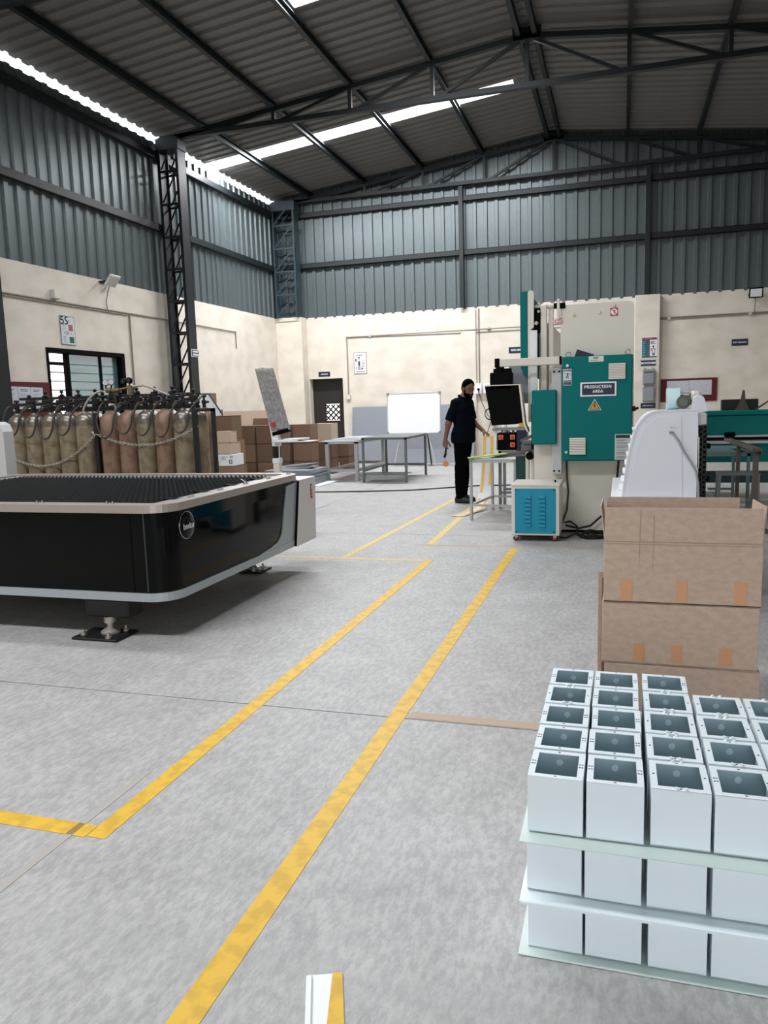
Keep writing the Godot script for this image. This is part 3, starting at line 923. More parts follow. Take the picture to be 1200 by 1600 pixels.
	print_face(po, "print", Vector3(0, 0, 0.0125), FACE_Z, 0.3, 0.49, print_mat("safety_wear", 100, 154, rgb(236, 238, 244), rr))
	po = thing("poster", "teal and red poster with a line-drawn figure high on the right pilaster", "poster", Vector3(0.57, 2.47, ZB + 0.16))
	part(po, "board", mb().box(Vector3(0, 0, 0.004), Vector3(0.33, 0.46, 0.008), 0.001), mats["paper"])
	rr = [[0, 0, 110, 16, rgb(128, 52, 54)], [0, 16, 60, 122, rgb(28, 96, 110)], [38, 18, 16, 118, rgb(66, 58, 62)], [58, 16, 52, 112, rgb(226, 228, 230)], [78, 56, 12, 12, rgb(60, 50, 48)], [80, 68, 8, 6, rgb(206, 178, 160)], [66, 74, 4, 20, rgb(70, 60, 60)], [72, 76, 24, 4, rgb(70, 60, 60)], [74, 80, 4, 26, rgb(70, 60, 60)], [92, 80, 4, 26, rgb(70, 60, 60)], [97, 84, 8, 4, rgb(70, 60, 60)], [76, 106, 20, 18, rgb(110, 118, 116)], [58, 128, 52, 10, rgb(28, 96, 110)]]
	rr += lines(14, 5, 80, 1, 6, 6, rgb(180, 110, 108), 15) + lines(4, 26, 26, 9, 12, 4, rgb(150, 196, 204), 16) + lines(42, 26, 8, 9, 12, 6, rgb(170, 150, 150), 17) + lines(64, 26, 38, 3, 7, 5, rgb(72, 66, 66), 18)
	print_face(po, "print", Vector3(0, 0, 0.0085), FACE_Z, 0.31, 0.43, print_mat("teal_poster", 110, 138, rgb(40, 70, 80), rr))
	# notice boards
	var nb := thing("notice_board", "dark red board with three printed sheets on the left wall by the window", "notice board", Vector3(XL, 1.58, -9.24))
	nb.basis = FACE_X
	part(nb, "board", mb().box(Vector3(0, 0, 0.01), Vector3(1.08, 0.66, 0.02), 0.003), mats["red_board"])
	for k in 3:
		print_face(nb, "sheet", Vector3(-0.25 + k * 0.25, 0.09 - k * 0.006, 0.023 + k * 0.001), Basis(Vector3.BACK, -0.02), 0.245, 0.35, print_mat("notice%d" % k, 70, 104, rgb(200, 204, 212), lines(14, 10, 42, 2, 6, 3, rgb(70, 70, 80), 20 + k) + lines(8, 28, 54, 9, 7, 2, rgb(120, 122, 134), 30 + k)))
	nb = thing("notice_board", "dark red board with a clear-covered grey sheet right of the pilaster", "notice board", Vector3(1.4, 1.53, ZB))
	part(nb, "board", mb().box(Vector3(0, 0, 0.01), Vector3(1.15, 0.5, 0.02), 0.003), mats["red_board"])
	var film := mat("film", rgb(176, 178, 186), 0.12)
	tri_tex(film, tex["stain"], Vector3(2.5, 2.5, 2.5))
	for k in 2:
		part(nb, "covered_sheet", mb().box(Vector3(-0.22 + k * 0.46, 0.045, 0.024 + k * 0.001), Vector3(0.455, 0.32, 0.004), 0.001, Basis(Vector3.BACK, -0.01)), film)
	# sheets of grey board leaning on the back wall
	for q in [[-6.36, -3.55, 1.37, 0.0, "large grey sheet leaning on the back wall behind the whiteboard"], [-6.3, -3.3, 1.31, 0.035, "second large grey sheet leaning just in front of the first one"], [-5.0, -3.45, 0.68, 0.08, "low grey sheet at the foot of the large leaning sheets"]]:
		var a := Vector3(0, 0, ZB + 0.27 + q[3])
		var b := Vector3(0, q[2], ZB + 0.075 + q[3])
		var xm: float = (q[0] + q[1]) / 2
		solo("grey_sheet", mb().bar(a + Vector3(xm, 0, 0), b + Vector3(xm, 0, 0), q[1] - q[0], 0.018, Vector3.RIGHT, 0.003), mats["panel_grey"], q[4], "sheet")

# ---------------------------------------------------------------- paint and tape on the floor
func strip(a: Vector2, b: Vector2, w: float, m: Material, label: String, cat := "tape") -> void:
	var d := (b - a).normalized()
	var n := Vector2(-d.y, d.x) * w / 2
	var q := mb()
	var p := PackedVector2Array([a + n, b + n, b - n, a - n])
	q.prism(p, 0.0, 0.0012, Transform3D(Basis(Vector3(1, 0, 0), Vector3(0, 0, 1), Vector3(0, 1, 0)), Vector3(0, 0.0003, 0)))
	solo("floor_tape", q, m, label, cat, "yellow walkway lines")

func floor_marks() -> void:
	var y: Material = mats["yellow_tape"]
	strip(Vector2(-0.985, 1.0), Vector2(-0.985, -7.5), 0.08, y, "long yellow line along the right side of the walkway")
	strip(Vector2(-1.715, -2.075), Vector2(-1.68, -6.84), 0.075, y, "yellow line along the left side of the walkway beside the black machine")
	strip(Vector2(-5.2, -2.13), Vector2(-1.755, -2.105), 0.075, y, "yellow line running off to the left below the black machine")
	strip(Vector2(-4.0, -6.8), Vector2(-1.72, -6.8), 0.06, mats["faded_tape"], "faded yellow line across the end of the black machine")
	strip(Vector2(-2.52, -6.84), Vector2(-2.36, -11.3), 0.07, mats["faded_tape"], "pale yellow line running towards the standing man")
	strip(Vector2(-1.86, -7.56), Vector2(-2.0, -11.9), 0.075, mats["faded_tape"], "yellow line leading to the taped sheet at the man's feet")
	strip(Vector2(-2.0, -7.57), Vector2(-0.15, -7.62), 0.035, mats["worn_tape"], "thin worn brown line across the floor in front of the blue cabinet")
	strip(Vector2(-0.93, -3.335), Vector2(-0.3, -3.335), 0.07, mats["worn_tape"], "worn brown tape stub between the long yellow line and the cartons")
	strip(Vector2(-1.82, -1.2), Vector2(-1.82, -2.55), 0.03, mats["rubbed_line"], "faint rubbed-off line at the bottom left of the floor")
	strip(Vector2(-1.82, -12.6), Vector2(-0.9, -12.5), 0.08, y, "short yellow line seen between the table legs")
	solo("floor_cable", mb().tube(PackedVector3Array([Vector3(-6.0, 0.012, -12.0), Vector3(-4.97, 0.012, -11.97), Vector3(-4.16, 0.012, -12.09), Vector3(-3.33, 0.012, -12.29), Vector3(-2.77, 0.012, -12.68), Vector3(-2.3, 0.012, -13.0), Vector3(-1.2, 0.012, -13.2)]), 0.011, 6), mats["rubber"], "black cable lying across the floor behind the man", "cable")
	# folded painted strip at the bottom edge of the picture
	var o := thing("painted_strip", "white folded metal strip with a yellow edge lying on the floor", "strip", Vector3(-0.7, 0, -1.61), "", 0.37)
	part(o, "sheet", mb().bx(Vector3(-0.036, 0.001, 0.62), Vector3(0.055, 0.004, -0.06), 0.001), mats["white_paint"])
	part(o, "folded_edge", mb().bx(Vector3(-0.037, 0.004, 0.62), Vector3(-0.022, 0.012, -0.052), 0.002), mats["white_paint"])
	part(o, "yellow_edge", mb().prism(PackedVector2Array([Vector2(0.03, -0.06), Vector2(0.055, -0.06), Vector2(0.058, 0.62), Vector2(-0.02, 0.62), Vector2(0.015, 0.1)]), 0.0042, 0.0052, Transform3D(Basis(Vector3(1, 0, 0), Vector3(0, 0, 1), Vector3(0, 1, 0)), V0)), mats["yellow_tape"], "yellow painted edge")

# ---------------------------------------------------------------- left half: laser table, gas bank, cartons
func rounded_rect(x0: float, z0: float, x1: float, z1: float, r: float, seg := 8) -> PackedVector2Array:
	var p := PackedVector2Array()
	for c in [[x1 - r, z1 - r, 0.0], [x0 + r, z1 - r, PI / 2], [x0 + r, z0 + r, PI], [x1 - r, z0 + r, PI * 1.5]]:
		for k in seg + 1:
			var a: float = c[2] + PI / 2 * k / seg
			p.append(Vector2(c[0] + cos(a) * r, c[1] + sin(a) * r))
	return p

const FLAT := Transform3D(Basis(Vector3(1, 0, 0), Vector3(0, 0, 1), Vector3(0, 1, 0)), Vector3.ZERO)   # polygon x,y -> world x,z; depth -> y

func ring(outer: PackedVector2Array, inner: PackedVector2Array, y0: float, y1: float) -> MB:
	var q := mb()
	var m := outer.size()
	for i in m:
		var j := (i + 1) % m
		var f := func(p: Vector2, y: float) -> Vector3: return Vector3(p.x, y, p.y)
		q.face(f.call(outer[i], y1), f.call(outer[j], y1), f.call(inner[j], y1), f.call(inner[i], y1), Vector3.UP)
		q.face(f.call(outer[i], y0), f.call(outer[j], y0), f.call(inner[j], y0), f.call(inner[i], y0), Vector3.DOWN)
		var d := Vector3(outer[i].x + outer[j].x - inner[i].x - inner[j].x, 0, outer[i].y + outer[j].y - inner[i].y - inner[j].y)
		q.face(f.call(outer[i], y0), f.call(outer[j], y0), f.call(outer[j], y1), f.call(outer[i], y1), d)
		q.face(f.call(inner[i], y0), f.call(inner[j], y0), f.call(inner[j], y1), f.call(inner[i], y1), -d)
	return q

func laser_table() -> void:
	var x0 := -5.75
	var x1 := -2.7
	var z0 := -6.28
	var z1 := -4.14
	var o := thing("laser_cutting_table", "black glossy laser cutting table with a spiked slat bed and silver rim", "machine", Vector3(-4.2, 0, -5.2))
	var at := Transform3D(Basis(), Vector3(4.2, 0, 5.2))
	var rel := func(m: MB) -> MB: return mb().add(m, at)
	var gb: Material = mats["gloss_black"]
	var br: Material = mats["brushed"]
	part(o, "body", rel.call(mb().prism(rounded_rect(x0, z0, x1, z1, 0.17), 0.3, 0.72, FLAT, true)), gb)
	part(o, "apron", rel.call(ring(rounded_rect(x0, z0, x1, z1, 0.17), rounded_rect(x0 + 0.12, z0 + 0.12, x1 - 0.12, z1 - 0.12, 0.06), 0.72, 0.815)), gb)
	part(o, "bottom_trim", rel.call(ring(rounded_rect(x0 - 0.014, z0 - 0.014, x1 + 0.014, z1 + 0.014, 0.18), rounded_rect(x0 + 0.1, z0 + 0.1, x1 - 0.1, z1 - 0.1, 0.1), 0.248, 0.302)), mats["steel_silver"], "silver bottom trim")
	part(o, "rim", rel.call(ring(rounded_rect(x0 - 0.02, z0 - 0.02, x1 + 0.02, z1 + 0.02, 0.19), rounded_rect(x0 + 0.1, z0 + 0.1, x1 - 0.1, z1 - 0.1, 0.08), 0.815, 0.866)), br, "brushed silver rim")
	part(o, "inner_ledge", rel.call(ring(rounded_rect(x0 + 0.1, z0 + 0.1, x1 - 0.1, z1 - 0.1, 0.08), rounded_rect(x0 + 0.2, z0 + 0.16, x1 - 0.21, z1 - 0.16, 0.05), 0.835, 0.85)), mats["grey_mid"])
	part(o, "seam", rel.call(mb().bx(Vector3(-2.955, 0.305, z1 + 0.002), Vector3(-2.948, 0.812, z1 - 0.01))), mats["black"])
	part(o, "corner_reflection", rel.call(mb().bx(Vector3(-2.858, 0.31, z1 + 0.003), Vector3(-2.848, 0.812, z1 - 0.02), 0.002)), mats["reflection_blue"])  # thin bar painting a reflection line on the rounded corner
	# a grey sweep that rises from the bottom trim at the far end of the side
	var side := Transform3D(Basis(Vector3(0, 0, 1), Vector3(0, 1, 0), Vector3(1, 0, 0)), Vector3(0, 0, 0))
	var sweep := PackedVector2Array([Vector2(-6.2, 0.8), Vector2(-5.965, 0.782), Vector2(-5.9, 0.6), Vector2(-5.85, 0.44), Vector2(-5.82, 0.39), Vector2(-5.75, 0.345), Vector2(-5.6, 0.32), Vector2(-5.4, 0.302), Vector2(-6.08, 0.3)])
	part(o, "side_sweep", rel.call(mb().prism(sweep, x1 - 0.02, x1 + 0.01, side)), mats["steel_silver"], "grey side panel")
	var blk := PackedVector2Array([Vector2(-6.2, 0.81), Vector2(-6.56, 0.81), Vector2(-6.52, 0.245), Vector2(-6.08, 0.245)])
	part(o, "end_block", rel.call(mb().prism(blk, x1 - 0.35, x1 + 0.03, side)), mats["block_white"], "pale grey end block")
	part(o, "end_gap", rel.call(mb().bar(Vector3(x1 + 0.012, 0.8, -6.195), Vector3(x1 + 0.012, 0.25, -6.075), 0.016, 0.03, Vector3(0, 0, 1))), mats["black"])
	var lb := part(o, "warning_label", rel.call(mb().bx(Vector3(x1 + 0.031, 0.75, -6.43), Vector3(x1 + 0.033, 0.62, -6.47))), mats["label_red"], "red label with pale print")
	for k in 4:
		part(lb, "print", rel.call(mb().bx(Vector3(x1 + 0.0335, 0.735 - k * 0.028, -6.443 - (k % 2) * 0.003), Vector3(x1 + 0.0345, (0.714 if k == 0 else 0.725) - k * 0.028, -6.456))), mats["ink_white"])
	# round badge
	var bd := part(o, "badge", rel.call(mb().lathe(PackedVector2Array([Vector2(0.088, 0), Vector2(0.088, 0.006), Vector2(0.08, 0.013), Vector2(0.04, 0.018), Vector2(0, 0.019)]), 32, Vector3(x1 - 0.002, 0.705, -4.385), Basis(Vector3(0, 0, 1), Vector3(1, 0, 0), Vector3(0, 1, 0)))), gb, "round black badge")
	letters(bd, "lettering", "bodor", 0.05, Vector3(x1 + 0.0195, 0.7, -4.385) + at.origin, FACE_X, mats["ink_white"], 0.002, "Droid Sans", 400)
	part(bd, "badge_ring", rel.call(mb().torus(Vector3(x1 + 0.003, 0.705, -4.385), Vector3.RIGHT, 0.089, 0.003, 36, 6)), mats["chrome"])
	# bed: a dark pan and saw-toothed slats along the length
	part(o, "bed_pan", rel.call(mb().bx(Vector3(x0 + 0.15, 0.721, z0 + 0.14), Vector3(x1 - 0.15, 0.74, z1 - 0.14))), mats["black"])
	var prof := PackedVector2Array()
	var len := x1 - x0 - 0.46
	var teeth := 62
	prof.append(Vector2(0, -0.1))
	for k in teeth:
		var p := len / teeth
		prof.append(Vector2(k * p + p * 0.06, -0.03)); prof.append(Vector2(k * p + p * 0.42, 0.012)); prof.append(Vector2(k * p + p * 0.58, 0.012)); prof.append(Vector2(k * p + p * 0.94, -0.03))
	prof.append(Vector2(len, -0.1))
	var slat := mb()
	# teeth and web as simple quads, cheaper than a triangulated outline
	for s in [-1.0, 1.0]:
		slat.quad(Vector3(0, -0.1, s * 0.002), Vector3(len, -0.1, s * 0.002), Vector3(len, -0.03, s * 0.002), Vector3(0, -0.03, s * 0.002), Vector3(0, 0, s))
	for k in teeth:
		var a := prof[1 + k * 4]
		var b := prof[2 + k * 4]
		var c := prof[3 + k * 4]
		var d := prof[4 + k * 4]
		for s in [-1.0, 1.0]:
			slat.quad(Vector3(a.x, a.y, s * 0.002), Vector3(d.x, d.y, s * 0.002), Vector3(c.x, c.y, s * 0.002), Vector3(b.x, b.y, s * 0.002), Vector3(0, 0, s))
		for e in [[a, b], [b, c], [c, d]]:
			slat.face(Vector3(e[0].x, e[0].y, -0.002), Vector3(e[1].x, e[1].y, -0.002), Vector3(e[1].x, e[1].y, 0.002), Vector3(e[0].x, e[0].y, 0.002), Vector3(0, 1, 0))
	var sm := slat.mesh()
	var ns := 30
	for k in ns:
		var z := lerpf(z1 - 0.125, z0 + 0.15, float(k) / (ns - 1))
		var sl := part(o, "slat", sm, mats["slat"])
		sl.position = at * Vector3(x0 + 0.22, 0.851 + 0.003 * sin(k * 2.1), z)
	for z in [-4.55, -4.95, -5.4, -5.85]:
		part(o, "slat_bracket", rel.call(mb().bx(Vector3(x1 - 0.27, 0.845, z), Vector3(x1 - 0.15, 0.856, z - 0.05), 0.002)), mats["black"])
	var pair := func(x: float, z: float, along: Vector3) -> void:
		for s in [-0.022, 0.022]:
			var c: Vector3 = Vector3(x, 0.866, z) + along * s + at.origin
			part(o, "bolt", mb().cyl(c, c + Vector3(0, 0.008, 0), 0.011, -1, 6).cyl(c + Vector3(0, 0.008, 0), c + Vector3(0, 0.018, 0), 0.006, -1, 8), mats["chrome"])
	for x in [-3.12, -3.66, -4.2, -4.74]:
		pair.call(x, z1 - 0.04, Vector3.RIGHT)
	for z in [-4.55, -4.95, -5.35, -5.75, -6.15]:
		pair.call(x1 - 0.05, z, Vector3.BACK)
	part(o, "release_lever", rel.call(mb().bar(Vector3(x1 - 0.13, 0.86, -5.5), Vector3(x1 - 0.3, 0.86, -5.75), 0.014, 0.01, Vector3.UP)), mats["chrome"])
	# levelling feet
	for f in [[-3.21, -4.15], [-3.18, -6.15], [-5.3, -4.15], [-5.3, -6.15]]:
		var c: Vector3 = at * Vector3(f[0], 0, f[1])
		var ft := part(o, "foot", mb().bx(c + Vector3(-0.17, 0, -0.12), c + Vector3(0.17, 0.016, 0.12), 0.003), mats["iron"], "bolted levelling foot")
		part(ft, "foot_bracket", mb().bx(c + Vector3(-0.13, 0.13, -0.16), c + Vector3(0.2, 0.25, 0.02), 0.012), mats["iron"])  # near-black colour paints in the shadow under the bed
		part(ft, "foot_stud", mb().cyl(c + Vector3(0.02, 0.03, -0.03), c + Vector3(0.02, 0.14, -0.03), 0.02, -1, 12).cyl(c + Vector3(0.02, 0.085, -0.03), c + Vector3(0.02, 0.125, -0.03), 0.038, -1, 6), mats["galvanised"])
		part(ft, "foot_disc", mb().lathe(PackedVector2Array([Vector2(0.062, 0.016), Vector2(0.062, 0.028), Vector2(0.03, 0.05), Vector2(0.0, 0.052)]), 20, c + Vector3(0.02, 0, -0.03)), mats["galvanised"])
		for b in [[-0.12, 0.06], [0.09, 0.09], [0.1, -0.08]]:
			part(ft, "anchor_bolt", mb().cyl(c + Vector3(b[0], 0.016, b[1]), c + Vector3(b[0], 0.055, b[1]), 0.01, -1, 6).cyl(c + Vector3(b[0], 0.016, b[1]), c + Vector3(b[0], 0.03, b[1]), 0.02, -1, 6), mats["galvanised"])
	# pale machine frame at the left end of the table
	var fr := thing("machine_frame", "pale grey rounded machine frame at the far left end of the slat bed", "frame", Vector3(-6.15, 0, -6.5))
	var fp := PackedVector2Array([Vector2(-0.8, 0.3), Vector2(-0.8, 1.4), Vector2(0.06, 1.38), Vector2(0.12, 1.35), Vector2(0.15, 1.28), Vector2(0.15, 0.3), Vector2(0.05, 0.3), Vector2(0.05, 1.25), Vector2(0.02, 1.29), Vector2(-0.7, 1.29), Vector2(-0.7, 0.3)])
	part(fr, "frame_hoop", mb().prism(fp, -0.07, 0.07), mats["grey_paint"])
	part(fr, "lower_panel", mb().bx(Vector3(-0.7, 0.3, -0.02), Vector3(0.05, 1.02, 0.06), 0.006), mats["grey_paint"])
	part(fr, "grab_rail", mb().tube(PackedVector3Array([Vector3(0.0, 1.02, 0.09), Vector3(0.0, 1.2, 0.09), Vector3(-0.05, 1.26, 0.09), Vector3(-0.6, 1.26, 0.09)]), 0.012, 8), mats["white_paint"])
	part(fr, "base_beam", mb().bx(Vector3(-0.8, 0.0, -0.09), Vector3(0.15, 0.3, 0.09), 0.008), mats["grey_mid"])

# ---------------------------------------------------------------- compressed gas bank
func arc_hose(a: Vector3, b: Vector3, drop: float, bulge: float, r := 0.011, lean := 0.0) -> MB:
	# from the valve a down in a wide loop and up to the header b
	var c := Curve3D.new()
	c.bake_interval = 0.03
	var zf := a.z + 0.12
	var w := maxf(bulge * 1.1, 0.08)
	var cx := (a.x + b.x) / 2 + lean
	c.add_point(a, V0, Vector3(-0.01, 0.05, 0.06))
	c.add_point(Vector3(cx - w, a.y - drop * 0.45, zf), Vector3(0.02, drop * 0.3, -0.02), Vector3(0, -drop * 0.22, 0.0))
	c.add_point(Vector3(cx, a.y - drop, zf + 0.01), Vector3(-w * 0.6, 0, 0), Vector3(w * 0.6, 0, 0))
	c.add_point(Vector3(cx + w, a.y - drop * 0.45, zf), Vector3(0, -drop * 0.22, 0), Vector3(0, drop * 0.3, -0.02))
	c.add_point(b, Vector3(0.02, -0.06, 0.12), V0)
	return mb().tube(c.get_baked_points(), r, 7)

func chain(a: Vector3, b: Vector3, sag: float, label: String) -> void:
	var pts := []
	for k in 49:
		var t := k / 48.0
		pts.append(a.lerp(b, t) + Vector3(0, -sag * 4 * t * (1 - t), 0))
	var dist := 0.0
	for k in 48:
		dist += pts[k].distance_to(pts[k + 1])
	var n := int(dist / 0.026)
	var q := mb()
	var link := mb().torus(V0, Vector3.UP, 0.0115, 0.0042, 12, 5)
	var seg := 0
	var acc := 0.0
	for i in n:
		var want := dist * (i + 0.5) / n
		while seg < 47 and acc + pts[seg].distance_to(pts[seg + 1]) < want:
			acc += pts[seg].distance_to(pts[seg + 1])
			seg += 1
		var d: Vector3 = (pts[seg + 1] - pts[seg]).normalized()
		var p: Vector3 = pts[seg] + d * (want - acc)
		var s := d.cross(Vector3(0, 0, 1)).normalized()
		var bs := Basis(d * 1.7, s, d.cross(s)) if i % 2 == 0 else Basis(d * 1.7, d.cross(s), -s)
		q.add(link, Transform3D(bs, p - a))
	var o := solo("safety_chain", q, mats["galvanised"], label, "chain", "chains across the gas cylinders")
	o.position = a

func gas_bank() -> void:
	var xs := [-6.88, -6.642, -6.404, -6.166, -5.928, -5.592, -5.355, -5.117, -4.88, -4.642]
	var zf := -7.63
	var proto: Node3D = null
	var proto2: Node3D = null
	var domes := [1, 1, 1, 1, 1, 0, 0, 1, 0, 1]
	var shoulder := PackedVector2Array([Vector2(0.1155, 1.3), Vector2(0.114, 1.34), Vector2(0.106, 1.375), Vector2(0.09, 1.407), Vector2(0.066, 1.43), Vector2(0.042, 1.442), Vector2(0.036, 1.448), Vector2(0.036, 1.465), Vector2(0.0, 1.465)])
	var make := func(called: String, label: String, body: Material, dome: Material) -> Node3D:
		var o := thing(called, label, "gas cylinder", V0, "gas cylinders in the bank")
		part(o, "body", mb().lathe(PackedVector2Array([Vector2(0, 0.0), Vector2(0.1, 0.0), Vector2(0.115, 0.02), Vector2(0.115, 1.3)]), 28), body)
		part(o, "shoulder", mb().lathe(shoulder, 28), dome)
		var vv := part(o, "valve", mb().lathe(PackedVector2Array([Vector2(0.022, 1.46), Vector2(0.022, 1.51), Vector2(0.03, 1.515), Vector2(0.03, 1.55), Vector2(0.014, 1.555), Vector2(0.012, 1.585), Vector2(0.0, 1.585)]), 12).cyl(Vector3(0, 1.53, 0), Vector3(0, 1.53, 0.07), 0.013, -1, 8), mats["iron"])
		part(vv, "handwheel", mb().lathe(PackedVector2Array([Vector2(0, 1.585), Vector2(0.03, 1.587), Vector2(0.033, 1.6), Vector2(0.028, 1.615), Vector2(0, 1.617)]), 10), mats["iron"])
		return o
	proto = make.call("gas_cylinder", "x", mats["cylinder_tan"], mats["cylinder_dome"])
	proto2 = make.call("gas_cylinder", "x", mats["cylinder_brown"], mats["cylinder_brown"])
	var first := [true, true]
	for i in xs.size():
		var k: int = 1 - domes[i]
		var src: Node3D = proto if k == 0 else proto2
		var which: String = ORD[i] if i < 9 else "tenth"
		var lab := "%s gas cylinder, %s from the left in the front row of the bank" % ["tan" if k == 0 else "reddish brown", which]
		if first[k]:
			src.position = Vector3(xs[i], 0, zf)
			src.set_meta("label", lab)
			first[k] = false
		else:
			copy(src, Vector3(xs[i], 0, zf), lab, i * 0.9)
	copy(proto, Vector3(-4.77, 0, -8.16), "tan gas cylinder at the right end of the second row of the bank", 0.4)
	copy(proto2, Vector3(-4.84, 0, -8.44), "brown gas cylinder at the right end of the third row of the bank", 1.4)
	for i in 7:
		copy(proto2 if i % 3 == 1 else proto, Vector3(-6.72 + i * 0.265, 0, -8.16), "gas cylinder in the second row of the bank, %s from the left" % ORD[i], i * 0.7)
	# the frame round them
	var fr := thing("cylinder_rack", "black angle-iron rack standing round the gas cylinders", "rack", Vector3(-5.7, 0, -8.0))
	var ir: Material = mats["iron"]
	for p in [[1.28, 0.5], [0.58, -0.78], [-1.35, -0.78], [-0.03, 0.44], [-1.35, 0.5]]:
		var ct := 1.44 if p[1] < 0.47 or p[0] > 0 else 1.44
		part(fr, "post", mb().bx(Vector3(p[0] - 0.025, 0, p[1] - 0.02), Vector3(p[0] + 0.025, ct, p[1] + 0.03), 0.003), ir)
	part(fr, "post", mb().bx(Vector3(1.47, 0, 0.46), Vector3(1.51, 1.45, 0.5), 0.003), ir)
	part(fr, "rail", mb().bx(Vector3(-1.37, 1.46, -0.8), Vector3(0.6, 1.5, -0.77), 0.003), ir)
	part(fr, "rail", mb().bx(Vector3(1.26, 1.42, 0.46), Vector3(1.51, 1.455, 0.5), 0.003), ir)
	part(fr, "rail", mb().bx(Vector3(-1.37, 1.475, 0.16), Vector3(1.1, 1.515, 0.2), 0.003), ir)
	# header pipes, hoses and gauges
	var mf := thing("gas_manifold", "black pipe manifold with looping hoses and round gauges above the cylinders", "manifold", Vector3(-5.7, 1.535, -7.82))
	part(mf, "header_pipe", mb().cyl(Vector3(-1.4, 0.03, 0.0), Vector3(1.13, 0.03, 0.0), 0.02, -1, 10), ir)
	part(mf, "header_pipe", mb().cyl(Vector3(-1.4, 0.1, -0.12), Vector3(1.1, 0.09, -0.12), 0.018, -1, 10), ir)
	for i in 10:
		var x: float = xs[i] + 5.7
		var hv := part(mf, "header_valve", mb().box(Vector3(x + 0.03, 0.035, 0.01), Vector3(0.075, 0.085, 0.07), 0.008).cyl(Vector3(x + 0.03, 0.07, 0.01), Vector3(x + 0.03, 0.105, 0.01), 0.011, -1, 8), ir)
		part(hv, "valve_knob", mb().ball(Vector3(x + 0.03, 0.125, 0.01), Vector3(0.024, 0.022, 0.024), 10, 6), ir)
		if i != 4:
			part(mf, "hose", arc_hose(Vector3(x, -0.005, 0.26), Vector3(x + 0.19, 0.08, 0.05), 0.33 + 0.02 * (i % 3), 0.1, 0.0105, -0.03), mats["hose"])
		if i < 8:
			part(mf, "header_valve", mb().box(Vector3(x + 0.16, 0.09, -0.12), Vector3(0.07, 0.08, 0.06), 0.008).cyl(Vector3(x + 0.16, 0.12, -0.12), Vector3(x + 0.16, 0.155, -0.12), 0.011, -1, 8).ball(Vector3(x + 0.16, 0.17, -0.12), Vector3(0.024, 0.02, 0.024), 10, 6), ir)
	part(mf, "hose", arc_hose(Vector3(-0.02, 0.14, 0.1), Vector3(0.16, 0.0, 0.24), 0.5, 0.2, 0.013, -0.08), mats["braided"], "pale braided hose")
	var rg := part(mf, "regulator", mb().cyl(Vector3(0.02, 0.155, 0.1), Vector3(0.2, 0.155, 0.1), 0.026, -1, 12).cyl(Vector3(0.05, 0.155, 0.1), Vector3(0.09, 0.155, 0.1), 0.034, -1, 12).cyl(Vector3(0.11, 0.155, 0.1), Vector3(0.11, 0.02, 0.06), 0.014, -1, 8).cyl(Vector3(0.18, 0.16, 0.1), Vector3(0.36, 0.19, 0.08), 0.014, -1, 8).box(Vector3(0.33, 0.16, 0.08), Vector3(0.06, 0.1, 0.05), 0.008), mats["brass"])
	for g in [[0.015, 0.245, 0.1, 0.5], [0.09, 0.25, 0.1, 0.5], [0.25, 0.255, 0.09, -0.1], [0.325, 0.26, 0.09, -0.15]]:
		var ax := Vector3(g[3], 0.1, 0.86).normalized()
		var c := Vector3(g[0], g[1], g[2])
		var ga := part(mf, "gauge", mb().cyl(c - ax * 0.018, c + ax * 0.014, 0.036, -1, 18).cyl(c - Vector3(0, 0.09, 0), c - Vector3(0, 0.03, 0), 0.008, -1, 6), mats["black"])
		part(ga, "gauge_face", mb().cyl(c + ax * 0.0142, c + ax * 0.0155, 0.031, -1, 18), mats["grey_paint"] if g[3] > 0 else mats["iron"])
	part(mf, "hose", mb().tube(PackedVector3Array([Vector3(0.36, 0.19, 0.08), Vector3(0.5, 0.2, 0.08), Vector3(0.58, 0.18, 0.08), Vector3(0.68, 0.12, 0.03), Vector3(0.78, 0.08, 0.0)]), 0.012, 7), mats["braided"], "pale braided hose")
	chain(Vector3(-6.98, 0.99, -7.5), Vector3(-5.71, 1.2, -7.5), 0.24, "galvanised chain sagging across the left five gas cylinders")
	chain(Vector3(-5.69, 1.2, -7.5), Vector3(-4.4, 1.26, -7.5), 0.16, "galvanised chain sagging across the right five gas cylinders")

# ---------------------------------------------------------------- cartons
func carton(label: String, at: Vector3, s: Vector3, m: Material, turn := 0.0, group := "", ajar := 0.0) -> Node3D:
	var o := thing("carton", label, "carton", at, group, turn)
	part(o, "body", mb().box(Vector3(0, s.y / 2, 0), s - Vector3(0.012, 0.008, 0.012), 0.007), m)
	# the two top flaps meet over the middle
	for k in [-1.0, 1.0]:
		part(o, "flap", mb().box(Vector3(0, s.y + 0.0, k * (s.z / 4 - 0.001)), Vector3(s.x - 0.008, 0.005, s.z / 2 - 0.006), 0.001, Basis(Vector3.RIGHT, k * ajar)), m)
	part(o, "seal_tape", mb().box(Vector3(0, s.y + 0.004, 0), Vector3(s.x - 0.01, 0.001, 0.06)), mats["brown_tape"])
	return o

